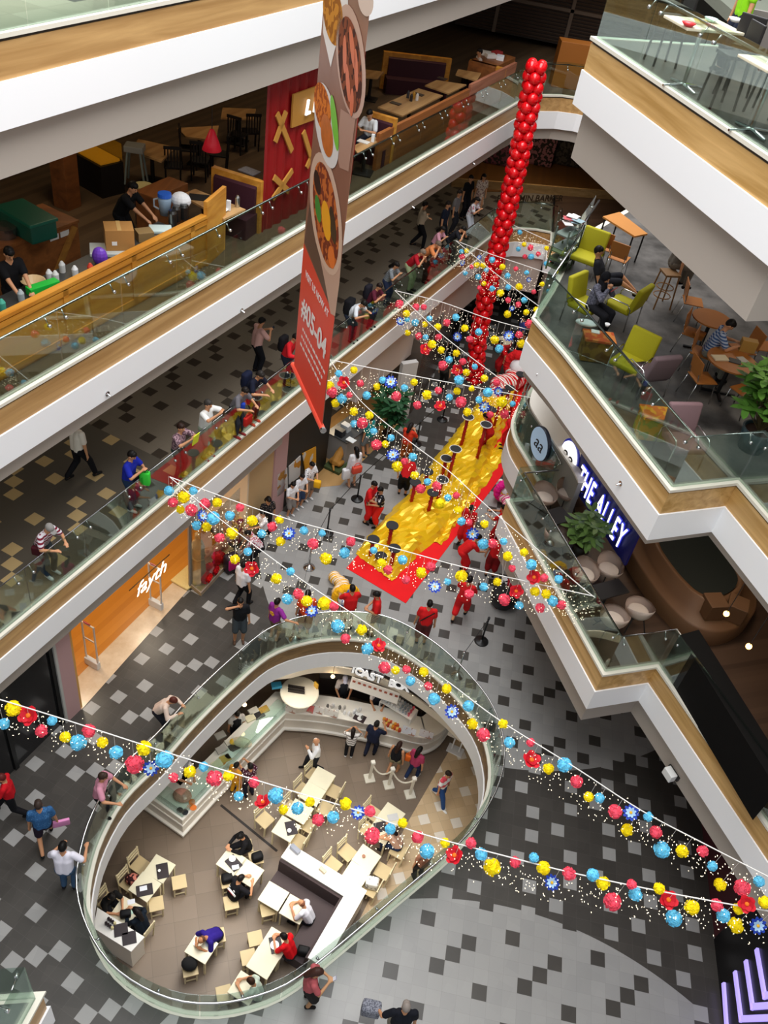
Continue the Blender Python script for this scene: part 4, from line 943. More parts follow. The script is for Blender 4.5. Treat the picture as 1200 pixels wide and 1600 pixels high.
FOODM = print_mat('c2652a', '7a3318', 9, .5)
bpoly('bowl_food', ell(510, 336, 84, 18, 83.5), FOODM, 0.009)
bpoly('egg_yolk', ell(511, 345, 32, 6.5, 84), M('f5a81c', 0.4), 0.011); bpoly('green_leaf', ell(498, 326, 22, 4, 83), M('3f8a34', 0.4), 0.011)
bpoly('seaweed', ell(521, 352, 30, 4.5, 84), M('3a2a1c', 0.4), 0.011); bpoly('mushroom', ell(497, 285, 20, 4.5, 82), M('3a221a', 0.4), 0.011); bpoly('carrot', ell(519, 402, 18, 5, 84), M('e8732a', 0.4), 0.011)
bpoly('bowl_side', [(533, 170), (526, 235), (531, 262), (545, 268), (556, 185)], M('b58a76', 0.4), 0.004)
bpoly('plate', ell(511, 196, 68, 17, 82), M('e6dcd6', 0.4), 0.008)
bpoly('fried_chicken', ell(505, 168, 40, 12, 82), print_mat('d9792c', 'a8501c', 12, .5), 0.010); bpoly('chicken_wing', ell(512, 212, 34, 9, 84), M('c86a24', 0.4, var=.3, sc_=10), 0.011); bpoly('lettuce', ell(524, 192, 44, 4.5, 84), M('7cc43a', 0.4), 0.012)
bpoly('noodle_bowl_rim', ell(549, 96, 90, 22, 85), M('c9a08c', 0.4), 0.006)
bpoly('noodles', ell(548, 101, 76, 17.5, 85), print_mat('8a4a30', '4d2a20', 8, .5), 0.010)
for i, (x, y, a, b) in enumerate(((552, 75, 34, 3.5), (545, 130, 30, 3), (558, 110, 34, 3), (540, 85, 30, 3), (551, 160, 22, 3))): bpoly('noodle_strip', ell(x, y, a, b, 84 + 2 * i), M('d9683a', 0.4), 0.012)
bpoly('top_plate', [(507, 0), (505, 50), (517, 105), (523, 80), (544, 10), (545, -24), (509, -24)], M('ece2dc', 0.4), 0.004)
bpoly('roast_meat', ell(521, 22, 50, 15, 84), print_mat('d08a30', 'a0601c', 9, .5), 0.006)
bpoly('tofu_bowl', ell(573, 0, 26, 12, 84), M('e0c4b4', 0.4), 0.012)
obj('bottom_rod', bar(BM(), -bx * 0.06, bx * (W_ + 0.05), 0.045, None, 12), M('e8503a', 0.4), ban); obj('rod_cap', bar(BM(), bx * (W_ + 0.05), bx * (W_ + 0.09), 0.05, None, 12), STEEL, ban)
obj('hanging_wire', bar(BM(), bx * W_ * .5 + Vector((0, 0, zt - 10)), bx * W_ * .5 + Vector((0, 0, zt - 5)), 0.008, None, 6), STEEL, ban)
TW = M('f3e9e4', 0.5)
def btext(s, px, py, size, bold=0.0):
    p = bp(px, py, 0.014); x = bx if bx.cross(Vector((0, 0, 1))).dot(bn) > 0 else -bx
    return text('lettering', s, size, TW, frame(p - ba, x, (0, 0, 1)), ban, 0.001, 'CENTER', bold)
btext('#05-04', 491, 512, 0.47, 0.012); btext('VISIT US NOW AT', 496, 459, 0.155, 0.002)
rnd_ = random.Random(4)
for i in range(3):
    bm = BM(); xx = -0.62
    while xx < 0.6:
        w_ = rnd_.uniform(0.04, 0.15); p = bp(489 - i * 2.0, 548 + i * 11, 0.004) - ba; x_ = bx if bx.cross(Vector((0, 0, 1))).dot(bn) > 0 else -bx
        q = [p + x_ * xx, p + x_ * (xx + w_), p + x_ * (xx + w_) + Vector((0, 0, .05)), p + x_ * xx + Vector((0, 0, .05))]; bm.faces.new([bm.verts.new(v) for v in q]); xx += w_ + 0.035
    obj('small_print', bm, TW, ban)
# ---- lion costumes and drums
def lion(loc, rz, c1, c2, label, sc_=1.0, face='ececec'):
    r = thing('lion_costume', label, 'lion costume', loc, rz); r.scale = (sc_,) * 3
    obj('head', ball(BM(), (0, 0.05, 0.42), (0.26, 0.30, 0.26), 16, 12), print_mat(face, c2, 9, .55), r, True)
    bm = BM(); rnd = random.Random(len(label))
    for k in range(26):
        a = 2 * PI * k / 26; ball(bm, (0.30 * math.cos(a), -0.06 + 0.05 * rnd.random(), 0.42 + 0.30 * math.sin(a)), (0.11, 0.13, 0.11), 8, 6)
    obj('mane', bm, M(c1, 0.9), r)
    for s in (-1, 1):
        e = obj('eye', ball(BM(), (0.12 * s, 0.30, 0.52), (0.07, 0.05, 0.07), 12, 8), M('f4f4f4', 0.3), r, True); obj('pupil', ball(BM(), (0.12 * s, 0.345, 0.52), 0.03, 8, 6), BLACK, e, True)
        obj('ear', ball(BM(), (0.24 * s, 0.02, 0.66), (0.06, 0.04, 0.11), 10, 6), M(c1, 0.9), r, True)
    obj('mouth', box(BM(), (0, 0.28, 0.28), (0.34, 0.16, 0.08), None, 0.03), M('c81420', 0.6), r, True); obj('horn', bar(BM(), (0, 0.1, 0.64), (0, 0.12, 0.82), 0.05, 0.02, 10), M(c2, 0.6), r, True)
    bm = BM()
    for k in range(9): ball(bm, (0.08 * math.sin(k), -0.15 - 0.11 * k, 0.25 - 0.012 * k), (0.27 - 0.012 * k, 0.13, 0.2), 10, 7)
    obj('body_cloth', bm, stripes(c1, 'f0e6dc', 16, 'Y'), r, True)
    return r
lion(at(538, 948, 0), R(205), 'f2b40f', '3f66c0', 'yellow lion dance costume with white and blue face lying by the red carpet corner')
lion(at(786, 782, 0), R(20), 'e8178c', 'f0c020', 'magenta lion dance head half hidden behind the terrace glass', 1.1)
lion(at(806, 598, 0), R(-30), 'd8161c', 'f0f0f0', 'red and white striped lion dance costume at the far end of the carpet', 1.7)
lion(at(792, 925, 0), R(80), 'a81828', '1a1a1a', 'dark red and white lion dance costume heaped beside the black drum', 0.8)
def drum(px, py, label, r0=0.32, tilt=0, col='1c1a1b'):
    p = at(px, py, 0); r = thing('drum', label, 'drum', p)
    obj('shell', lathe(BM(), [(r0 * .82, 0.06), (r0, 0.2), (r0 * 1.03, 0.34), (r0, 0.48)], 20), M(col, 0.5), r, True); obj('skin', lathe(BM(), [(r0 * .97, 0.48), (r0 * .95, 0.495)], 20), M('d8c8a8' if col != '1c1a1b' else '2a2829', 0.7), r)
    for k in range(3): obj('foot', bar(BM(), (r0 * .7 * math.cos(k * 2.09), r0 * .7 * math.sin(k * 2.09), 0), (r0 * .6 * math.cos(k * 2.09), r0 * .6 * math.sin(k * 2.09), 0.1), 0.02), M('6a1a1a'), r)
drum(783, 944, 'black round drum standing by the dark red lion costume under the terrace', 0.36)
drum(783, 548, 'red drum standing behind the balloon column foot', 0.34, 0, 'b81a1c')
# ---- queue posts with belts
def stanchion(bx_, by_, label, chrome=False, to=None, h=1.0):
    p = at(bx_, by_, 0); r = thing('queue_post', label, 'queue post', p, 0)
    mt = STEEL if chrome else BLACK
    obj('base', lathe(BM(), [(0.2, 0), (0.2, 0.018), (0.17, 0.035), (0.06, 0.05), (0.03, 0.09)] if not chrome else [(0.18, 0), (0.17, 0.03), (0.08, 0.08), (0.03, 0.13)], 24), mt, r, True)
    obj('post', bar(BM(), (0, 0, 0.04), (0, 0, h - 0.08), 0.026 if not chrome else 0.022, None, 12), mt, r, True); obj('belt_head', bar(BM(), (0, 0, h - 0.09), (0, 0, h), 0.034, None, 12), M('2a2a2c', 0.4) if not chrome else mt, r, True)
    if to:
        q = at(*to, 0) - p; n = 12
        obj('belt', sweep(BM(), [q * (k / n) for k in range(n + 1)], [(-0.003, h - 0.07), (-0.003, h - 0.03), (0.003, h - 0.03), (0.003, h - 0.07)]), M('1d1d1f', 0.7), r)
    return r
stanchion(558, 780, 'black queue post beside the pair in red tunics', False, (511, 833))
stanchion(511, 833, 'black queue post between the blue flower pompom and the gold cloth tip', False, (483, 887))
stanchion(483, 887, 'chrome queue post with round base below a coral pompom', True, (461, 998))
stanchion(461, 998, 'chrome queue post just behind the oval rail beside the purple T-shirt', True)
stanchion(650, 694, 'black queue post on the dark tiles left of the gold cloth', False, (558, 780))
stanchion(691, 656, 'black queue post farthest up the dark tiles', False, (650, 694))
stanchion(752, 1002, 'black queue post alone under the drinks terrace', False, (714, 1056))
stanchion(714, 1056, 'chrome queue post behind the right side of the oval glass', True)
# ================================================================ FOOD HALL (basement)
def angpx(a, b, z):
    A, B = at(*a, z), at(*b, z); return math.atan2(B.y - A.y, B.x - A.x)
PALE = M('d8cba6', 0.5, var=0.06, sc_=4); PALE2 = M('cdb88c', 0.5, var=0.08, sc_=4); TOPW = M('e3dcc0', 0.35, var=0.04, sc_=6)
tab0 = thing('table', 'x', 'table', (0, 0, -50))
obj('tabletop', box(BM(), (0, 0, 0.70), (0.60, 0.56, 0.035), None, 0.006), TOPW, tab0)
for sx in (-1, 1):
    for sy in (-1, 1): obj('leg', box(BM(), (0.26 * sx, 0.24 * sy, 0.34), (0.045, 0.045, 0.68)), PALE, tab0)
obj('apron', box(BM(), (0, 0, 0.645), (0.52, 0.48, 0.07)), PALE, tab0)
ch0 = thing('chair', 'x', 'chair', (0, 0, -50))                     # faces +Y
obj('seat', box(BM(), (0, 0, 0.44), (0.40, 0.40, 0.03), None, 0.008), PALE2, ch0)
for sx in (-1, 1):
    obj('leg', box(BM(), (0.175 * sx, 0.175, 0.215), (0.04, 0.04, 0.43)), PALE, ch0)
    obj('rear_leg', bar(BM(), (0.175 * sx, -0.18, 0), (0.175 * sx, -0.25, 0.88), 0.024, None, 6), PALE, ch0)
for k in range(3): obj('back_slat', box(BM(), (0, -0.222 - 0.0085 * k * 1.5, 0.60 + 0.115 * k), (0.40, 0.022, 0.07 if k < 2 else 0.09), Euler((R(-5), 0, 0))), PALE, ch0)
obj('stretcher', box(BM(), (0, 0.0, 0.17), (0.34, 0.03, 0.03)), PALE, ch0)
st0 = thing('stool', 'x', 'stool', (0, 0, -50))
obj('seat', box(BM(), (0, 0, 0.45), (0.36, 0.36, 0.04), None, 0.008), PALE2, st0)
for sx in (-1, 1):
    for sy in (-1, 1): obj('leg', box(BM(), (0.14 * sx, 0.14 * sy, 0.215), (0.04, 0.04, 0.43)), PALE, st0)
for s in (-1, 1): obj('stretcher', box(BM(), (0, 0.14 * s, 0.12), (0.26, 0.025, 0.03)), PALE, st0)
used = set()
def put(proto, px, py, zt, ang, label):
    p = at(px, py, HB + zt); loc = Vector((p.x, p.y, HB))
    if proto.name in used: return dup(proto, loc, ang, label)
    used.add(proto.name); proto.location = loc; proto.rotation_euler = (0, 0, ang); proto['label'] = label; return proto
def T(c, label):
    cx, cy = sum(p[0] for p in c) / 4, sum(p[1] for p in c) / 4; z = HB + 0.72
    return put(tab0, cx, cy, 0.72, angpx(c[0], c[1], z), label)
T([(498, 1198), (524, 1212), (508, 1234), (483, 1220)], 'pale square table at the head of the long row of four')
T([(483, 1221), (508, 1235), (493, 1259), (467, 1245)], 'second pale square table down the long row of four')
T([(464, 1248), (489, 1262), (471, 1288), (448, 1272)], 'third pale square table, under a light blue pompom')
T([(443, 1275), (469, 1290), (452, 1315), (425, 1299)], 'fourth pale square table of the row, with a dark tray and cups')
T([(606, 1255), (631, 1272), (617, 1292), (592, 1275)], 'pale square table with newspapers, right of the long row')
T([(590, 1278), (616, 1294), (600, 1319), (575, 1303)], 'pale square table with a dark tray where the long-haired person leans')
T([(568, 1319), (594, 1337), (577, 1362), (552, 1344)], 'pale square table with a small cup beside the white ledge corner')
T([(551, 1346), (577, 1363), (560, 1388), (535, 1371)], 'pale square table touching the white ledge corner')
T([(424, 1377), (451, 1393), (431, 1423), (404, 1406)], 'empty pale square table left of the brown bench')
T([(456, 1397), (484, 1413), (466, 1444), (437, 1427)], 'pale square table where the balding person in white eats')
T([(427, 1449), (454, 1466), (435, 1498), (407, 1479)], 'pale square table with a dark tray before the person in red')
T([(406, 1480), (434, 1498), (416, 1529), (387, 1508)], 'bare pale square table joined below the dark tray table')
T([(378, 1523), (404, 1540), (388, 1565), (360, 1546)], 'pale square table half hidden by the near glass rail')
T([(360, 1324), (386, 1341), (364, 1368), (338, 1351)], 'left half of the double table with a tray between two in black')
T([(387, 1342), (412, 1358), (390, 1386), (365, 1369)], 'right half of the double table beside the person in the shark shirt')
T([(311, 1456), (341, 1474), (317, 1505), (290, 1486)], 'pale square table where the person in purple bends over')
T([(246, 1335), (275, 1351), (252, 1380), (224, 1362)], 'upper table of the left pair, with a dark tray and one cup')
T([(224, 1363), (251, 1381), (229, 1408), (201, 1389)], 'lower table of the left pair, with a dark tray and white paper')
T([(195, 1401), (224, 1417), (199, 1448), (172, 1430)], 'pale table with papers between two people beside the condiment shelf')
def Ch(sx, sy, bx, by, label):
    a = angpx((bx, by), (sx, sy), HB + 0.45) - PI / 2
    return put(ch0, sx, sy, 0.45, a, label)
Ch(219, 1352, 205, 1342, 'pale wooden chair with slatted back, empty, left of the upper left table')
Ch(203, 1380, 189, 1370, 'pale wooden chair with a dark coat and pink bag on it')
Ch(170, 1410, 157, 1401, 'pale wooden chair under the person in black at the left glass rail')
Ch(222, 1452, 238, 1463, 'pale wooden chair under the person in dark navy, back to the hall')
Ch(491, 1211, 480, 1203, 'pale wooden chair left of the head table of the long row')
Ch(474, 1235, 463, 1227, 'pale wooden chair left of the second table of the long row')
Ch(455, 1263, 444, 1254, 'pale wooden chair left of the third table of the long row')
Ch(414, 1281, 404, 1272, 'pale wooden chair below the red bow-like poppy, left of the row')
Ch(521, 1236, 535, 1243, 'pale wooden chair right of the head table of the long row')
Ch(508, 1263, 522, 1270, 'pale wooden chair right of the second table of the long row')
Ch(480, 1288, 494, 1296, 'pale wooden chair right of the third table behind a coral pompom')
Ch(466, 1314, 480, 1322, 'pale slatted chair right of the fourth table near the bench ledge')
Ch(582, 1270, 571, 1262, 'pale wooden chair left of the newspaper table')
Ch(576, 1297, 565, 1289, 'pale wooden chair left of the long-haired person’s table')
Ch(543, 1332, 533, 1323, 'pale wooden chair alone left of the small cup table')
Ch(520, 1352, 509, 1343, 'pale wooden chair tucked behind the white ledge')
Ch(622, 1329, 636, 1337, 'pale wooden chair under the person with long hair and bare shoulders')
Ch(598, 1361, 612, 1369, 'empty pale wooden chair on the tan tiles by the glass')
Ch(578, 1388, 592, 1396, 'pale wooden chair holding a white shopping bag')
def St(px, py, label, a=R(27)): return put(st0, px, py, 0.47, a, label)
St(280, 1378, 'pale wooden stool alone right of the upper left table'); St(244, 1412, 'pale wooden stool right of the lower left table'); St(418, 1420, 'pale stool tucked under the empty table by the bench')
St(399, 1466, 'pale wooden stool left of the dark tray table'); St(388, 1495, 'pale wooden stool left of the bare joined table'); St(356, 1376, 'pale stool holding a black handbag, left of the shark shirt')
St(361, 1410, 'pale stool under the person in the shark shirt'); St(400, 1340, 'pale stool holding a black rucksack above the double table'); St(384, 1322, 'pale stool under the person in black leather jacket')
St(297, 1513, 'pale stool covered by a black jacket below the purple shirt table'); St(340, 1462, 'pale stool under the person in purple'); St(350, 1552, 'pale stool at the very bottom behind the glass rail')
# ---- bench with a white ledge
lo_ = [at(px, py, HB + 1.02) for px, py in ((452, 1316), (540, 1363), (558, 1382), (561, 1395), (556, 1410), (519, 1462), (498, 1492))]
li_ = [at(px, py, HB + 1.02) for px, py in ((439, 1339), (537, 1400), (481, 1496))]
bn_ = thing('bench', 'L-shaped brown upholstered bench with a white ledge behind it', 'bench')
def rel(bm): return bm
obj('ledge', sweep(BM(), li_, [(0.0, HB + .97), (0.0, HB + 1.02), (0.44, HB + 1.02), (0.44, HB + .97)]), M('eeeeea', 0.3), bn_)
obj('ledge_wall', sweep(BM(), li_, [(0.02, HB), (0.02, HB + .97), (0.41, HB + .97), (0.41, HB)]), M('dcd6c8', 0.5), bn_)
UPH = M('4c4142', 0.85, var=0.12, sc_=60)
obj('backrest', sweep(BM(), li_, [(0.0, HB + 0.42), (0.0, HB + 0.95), (-0.07, HB + 0.93), (-0.1, HB + 0.42)]), M('3c3031', 0.8), bn_)
obj('seat', sweep(BM(), li_, [(-0.02, HB), (-0.02, HB + 0.44), (-0.60, HB + 0.46), (-0.62, HB + 0.42), (-0.60, HB)]), UPH, bn_)
# ---- counter of the food stall
cpx = [(206, 1252), (286, 1309), (338, 1252), (443, 1143), (485, 1146), (527, 1152), (597, 1167), (640, 1179), (662, 1180), (685, 1166), (706, 1133)]
cp = [at(px, py, HB) for px, py in cpx]; cp = cp[:3] + spline(cp[3:], 4)
cnt = thing('counter', 'long cream serving counter bending round the food stall', 'counter')
CW = M('ddd6ca', 0.4)
obj('body', sweep(BM(), cp, [(0.03, HB + 0.08), (0.0, HB + 0.98), (0.66, HB + 0.98), (0.66, HB + 0.08)]), CW, cnt)
obj('plinth', sweep(BM(), cp, [(0.09, HB), (0.09, HB + 0.08), (0.6, HB + 0.08), (0.6, HB)]), M('4a4642', .6), cnt)
obj('worktop', sweep(BM(), cp, [(-0.04, HB + 0.98), (-0.04, HB + 1.03), (0.7, HB + 1.03), (0.7, HB + 0.98)]), M('e8e4da', 0.3), cnt)
obj('foot_moulding', sweep(BM(), cp, [(-0.05, HB + 0.14), (-0.05, HB + 0.22), (0.04, HB + 0.22), (0.04, HB + 0.14)]), M('eae6de', 0.4), cnt)
obj('panel_moulding', sweep(BM(), cp, [(-0.02, HB + 0.62), (-0.02, HB + 0.66), (0.03, HB + 0.66), (0.03, HB + 0.62)]), M('eae6de', 0.4), cnt)
obj('glass_guard', sweep(BM(), cp[:4], [(0.02, HB + 1.03), (0.02, HB + 1.36), (0.03, HB + 1.36), (0.03, HB + 1.03)]), glass('case_glass', (0.86, 0.95, 0.93), 0.2), cnt)
obj('glass_shelf', sweep(BM(), cp[:4], [(0.02, HB + 1.36), (0.02, HB + 1.37), (0.34, HB + 1.37), (0.34, HB + 1.36)]), glass('case_glass'), cnt)
# header band with the letters
def hd(px, py, z): p = at(px, py, z); return Vector((p.x, p.y, 0))
ZH = HB + 2.4
hp = spline([hd(px, py, ZH) for px, py in ((250, 1185), (330, 1118), (372, 1080), (415, 1056), (455, 1050), (492, 1042), (545, 1045), (600, 1062), (648, 1090), (690, 1120), (722, 1150))], 4)
hh = thing('sign_header', 'cream curved header board over the food stall carrying big letters', 'sign board')
obj('board', sweep(BM(), hp, [(0.0, HB + 2.1), (0.0, HB + 2.4), (0.12, HB + 2.4), (0.12, HB + 2.1)]), M('d9cfbd', 0.5), hh)
obj('dark_rail', sweep(BM(), hp, [(0.06, HB + 2.4), (0.06, HB + 2.6), (0.16, HB + 2.6), (0.16, HB + 2.4)]), M('2a211c', .6), hh)  # dark brown rail behind the letters
obj('soffit', sweep(BM(), hp, [(0.12, HB + 2.13), (0.12, HB + 2.18), (1.3, HB + 2.18), (1.3, HB + 2.13)]), M('a89c8c', 0.7), hh)
l0, l1 = hd(547, 1050, ZH - .1), hd(637, 1081, ZH - .1); lx = (l1 - l0).normalized(); ln = Vector((lx.y, -lx.x, 0)); mid_ = (l0 + l1) / 2
nb = thing('stall_letters', 'big white shop letters with dark edges on the cream header', 'sign', (mid_.x, mid_.y, HB + 2.6))
for i, c in enumerate('TOAST BOX'):
    if c == ' ': continue
    t = (i + 0.5) / 9; q = l0.lerp(l1, t); q = q + ln * (0.02 + 0.30 * (t * (1 - t)) * 0.6); q.z = HB + 2.56
    q = q - Vector((mid_.x, mid_.y, HB + 2.6))
    text('letter', c, 0.36, M('f2f2f2', 0.4, emit=0.25), frame(q + ln * 0.05, lx, Vector((0, 0, 1)) - ln * 0.25), nb, 0.02, 'CENTER', 0.012)
    text('letter_back', c, 0.36, M('1d1d24', 0.4), frame(q - Vector((0, 0, .015)) - ln * 0.0, lx, Vector((0, 0, 1)) - ln * 0.25), nb, 0.035, 'CENTER', 0.03)
mp = thing('price_board', 'slanted white menu panel with rows of small food pictures below the big letters', 'menu', (mid_.x + ln.x * .16, mid_.y + ln.y * .16, HB + 2.06), math.atan2(lx.y, lx.x))
obj('panel', box(BM(), (-.05, 0, 0), (1.5, 0.03, 0.36), Euler((R(-28), 0, 0))), M('e9e2d8', 0.4), mp)
bm = BM()
for i in range(9):
    for j in range(2): box(bm, (-0.7 + 0.165 * i, -0.02 - 0.05 * j + .02, 0.08 - 0.16 * j), (0.09, 0.012, 0.06), Euler((R(-28), 0, 0)))
obj('pictures', bm, print_mat('b5604a', '8a4a3a', 20, .5), mp)
# shelf, back counter and machines
def onc(px, py, z): return at(px, py, z)
sh_ = thing('round_shelf', 'cream half-round shelf with trays on the stall wall', 'shelf', onc(468, 1083, HB + 1.45))
obj('board', lathe(BM(), [(0.55, 0), (0.58, 0.04), (0.55, 0.06)], 28), M('e2dbc8', 0.4), sh_)
obj('bracket', lathe(BM(), [(0.42, -.40), (0.5, 0)], 24), CW, sh_)
for k in range(3): tag(obj('tray', box(BM(), tuple(onc(463, 1073 + 4 * k, HB + 1.54)), (0.5, 0.07, 0.03), Euler((0, 0, R(5)))), M('2d2622', .5)), ['dark slatted tray nearest the wall on the half-round shelf', 'dark slatted tray in the middle of the half-round shelf', 'dark slatted tray at the front of the half-round shelf'][k], 'tray')
tag(obj('sign_card', box(BM(), tuple(onc(494, 1071, HB + 1.6)), (0.16, 0.05, 0.22), Euler((0, 0, R(-40)))), M('e8b43a', .5)), 'yellow card standing at the right end of the half-round shelf', 'card')
tag(obj('blue_box', box(BM(), tuple(onc(432, 1071, HB + 1.55)), (0.3, 0.2, 0.1), Euler((0, 0, R(25))), .01), M('3f9fc8', .4)), 'light blue box left of the half-round shelf', 'box')
bk = thing('back_counter', 'dark steel back counter behind the two stall cooks', 'counter', (0, 0, 0))
bp_ = [hd(px, py, HB + .9) for px, py in ((500, 1058), (560, 1064), (620, 1085), (660, 1108))]
obj('top', sweep(BM(), bp_, [(0, HB + 0.86), (0, HB + 0.9), (0.6, HB + 0.9), (0.6, HB + 0.86)]), M('8d8a86', 0.35, .6), bk); obj('body', sweep(BM(), bp_, [(0.03, HB), (0.03, HB + 0.86), (0.6, HB + 0.86), (0.6, HB)]), M('453b36', .5), bk)
wall('wall_stall', hd(488, 1036, HB + 1.5) + Vector((0, 1.5, 0)), hd(690, 1090, HB + 1.5) + Vector((.3, 1.5, 0)), HB, -1.6, M('3a302a', .7))
# goods on the counter
rnd = random.Random(11)
def on_counter(px, py, z=1.03): return at(px, py, HB + z)
GN = 'goods on the serving counter'
def item(name, px, py, bm, mat, label, cat, group=None, z=1.03):
    p = on_counter(px, py, z); o = obj(name, bm, mat, None, False, p); return tag(o, label, cat, group)
for px, py, c, l in ((479, 1110, 'cf6a66', 'pink menu card standing on the counter left of the white cards'), (494, 1112, 'e2ddd6', 'white menu card right of the pink one'), (517, 1118, 'd8d4cc', 'white menu card with food photo below the left cook'),
                     (638, 1146, 'dfe2e8', 'menu card with food photo near the curved counter end'), (665, 1151, 'dcd8d8', 'menu card with food photo at the curved counter end'), (452, 1111, 'd8d0c8', 'photo card strip at the counter bend')):
    item('menu_card', px, py, box(BM(), (0, 0, 0.13), (0.42, 0.03, 0.26), Euler((R(-15), 0, R(-8)))), print_mat(c, 'b08a78', 9, .6), l, 'menu card')
for i in range(16):
    item('glass_jar', 512 + 3.6 * i + rnd.uniform(-3, 3), 1104 + i * 0.9 + rnd.uniform(-7, 8), lathe(BM(), [(.04, 0), (.045, .1), (.03, .13), (.03, .15)], 10), M(rnd.choice(['e8e8e8', 'c9c4bc', 'f2f2f2', '6d6a66']), .25), 'small jar or cup in the crowd of cups on the stall counter', 'jar', 'cups and jars on the stall counter')
for i in range(14):
    item('snack_pack', 600 + 3.4 * (i % 7) + 3 * (i // 7), 1126 + 1.6 * (i % 7) + 7 * (i // 7), box(BM(), (0, 0, .06), (.09, .09, .12), Euler((0, 0, R(20))), .01), M(['d98f2a', 'c8552a', 'e5b45a', 'b8452a', 'e8d2a0'][i % 5], .4), 'small orange or yellow snack pack stacked on the front counter', 'snack', 'snack packs on the front counter')
rk = thing('drinks_rack', 'white rack packed with silver cups and red packets right of the second cook', 'rack', on_counter(621, 1112), R(-22))
obj('shelf_board', box(BM(), (0, 0, .3), (1.1, .45, .03)), M('f0eeea', .4), rk)
for s in (-1, 1): obj('side_panel', box(BM(), (.54 * s, 0, .15), (.03, .45, .3)), M('f0eeea', .4), rk)
for i in range(30): tag(obj('cup', lathe(BM(), [(.03, 0), (.04, .12)], 8), M(['b9c0c4', 'e6e6e6', '8e98a0', 'd05a6a'][(i % 10) // 3 if i % 10 < 9 else 3], .3), None, False, rk.location + Matrix.Rotation(R(-22), 3, 'Z') @ Vector((-.48 + .1 * (i % 10), -.14 + .14 * (i // 10), .315))), 'small cup standing on the white drinks rack', 'cup', 'cups on the white drinks rack')
item('tray', 562, 1122, box(BM(), (0, 0, .012), (.36, .26, .02), Euler((0, 0, R(-15))), .008), M('3a2a2c', .5), 'dark tray with white saucers on the counter before the second cook', 'tray')
for k, (dx, dy) in enumerate(((-3, -4), (2, -1), (0, 4))): item('saucer', 562 + dx, 1119 + dy, lathe(BM(), [(.04, 0), (.075, .015)], 14), M('f0f0ee', .3), 'white saucer on the dark tray before the second cook', 'saucer', 'saucers on the dark tray', 1.055)
tag(obj('straw_bundle', lathe(BM(), [(.12, 0), (.22, .2), (.34, .45)], 14), M('8d7550', .9, var=.4, sc_=30), None, False, on_counter(689, 1119)), 'brown dried plant bundle in a white pot at the counter end', 'plant')
for i, (px, py) in enumerate(((352, 1182), (366, 1170), (372, 1178), (345, 1205), (358, 1196), (350, 1160), (402, 1122), (411, 1128), (397, 1133), (418, 1120))):
    item('steel_tray', px - 6, py - 10, box(BM(), (0, 0, .03), (.3, .22, .06), Euler((0, 0, R(45))), .01), M(['b8b6b0', 'd9d4c8', '2a2828', 'e0d8b8', 'c9a24a'][i % 5], .35, .3 if i % 5 == 0 else 0), 'food tray or dish along the left wing of the counter', 'food tray', 'food trays on the left counter wing')
item('bowl', 358, 1181, lathe(BM(), [(.05, 0), (.12, .05), (.13, .06)], 16), M('eceae6', .3), 'white round bowl held out over the left counter wing', 'bowl'); item('bowl', 347, 1192, lathe(BM(), [(.05, 0), (.11, .05), (.02, .05)], 16), M('d9842a', .3), 'bowl of orange curry on the left counter wing', 'bowl')
for i, (px, py, c, l) in enumerate(((300, 1255, 'd9742e', 'orange bowl at the back of the glass case island'), (302, 1264, 'd9742e', 'orange bowl at the front of the glass case island'), (281, 1268, '23252a', 'black bowl left in the glass case island'), (289, 1271, '23252a', 'black bowl right in the glass case island'))):
    item('bowl', px, py, lathe(BM(), [(.04, 0), (.09, .07), (.08, .07)], 14), M(c, .35), l, 'bowl')
item('food_bag', 285, 1247, ball(BM(), (0, 0, .14), (.26, .2, .15), 14, 9), M('c08a78', .25, var=.3, sc_=14), 'clear pinkish bag of food on the glass case island', 'bag of food'); item('food_bag', 378, 1163, ball(BM(), (0, 0, .1), (.3, .16, .12), 14, 9), M('d8ccb0', .3, var=.25, sc_=14), 'clear plastic bag of cream buns on the left counter wing', 'bag of food')
item('lemon_tub', 364, 1162, lathe(BM(), [(.08, 0), (.1, .12), (.03, .16)], 14), M('e0b83a', .4), 'yellow tub on the left counter wing', 'tub')
# ---- trays, cups and papers on tables
def ontab(name, px, py, bm, mat, label, cat, z=0.722, group=None, rz=0):
    o = obj(name, bm, mat, None, False, at(px, py, HB + z)); o.rotation_euler = (0, 0, rz); return tag(o, label, cat, group)
ta = R(27)
def tray(px, py, l, a=ta, w=.40, d=.29): return ontab('tray', px, py, box(BM(), (0, 0, .01), (w, d, .02), None, .009), M('2f2629', .5), l, 'tray', rz=a)
tray(254, 1361, 'dark brown tray with one cup on the upper left table', ta + PI / 2); tray(226, 1391, 'dark brown tray with white paper on the lower left table', ta); tray(365, 1349, 'dark tray with a plate and napkin between two in black', ta + PI / 2 + .5)
tray(431, 1476, 'dark tray with a plate in front of the person in red', ta + PI / 2); tray(455, 1294, 'dark tray with cups on the fourth table of the row', ta + PI / 2); tray(596, 1292, 'black tray on the table of the long-haired person', ta)
def dish(px, py, r, l, c='efefec', z=.745, h=.02): return ontab('plate', px, py, lathe(BM(), [(r * .6, 0), (r, h)], 16), M(c, .3), l, 'plate', z)
dish(363, 1342, .09, 'white plate on the dark tray between two in black'); dish(429, 1477, .11, 'white plate of food on the tray of the person in red'); dish(456, 1419, .07, 'white saucer with coffee before the balding person', z=.722); dish(452, 1298, .06, 'white cup and saucer on the tray of the fourth table'); dish(249, 1362, .035, 'single white cup on the upper left tray', h=.07)
dish(305, 1475, .05, 'small white saucer on the purple shirt table', z=.722); dish(568, 1339, .05, 'small brown cup on a saucer on the table by the ledge corner', 'a06a4a', z=.722, h=.05)
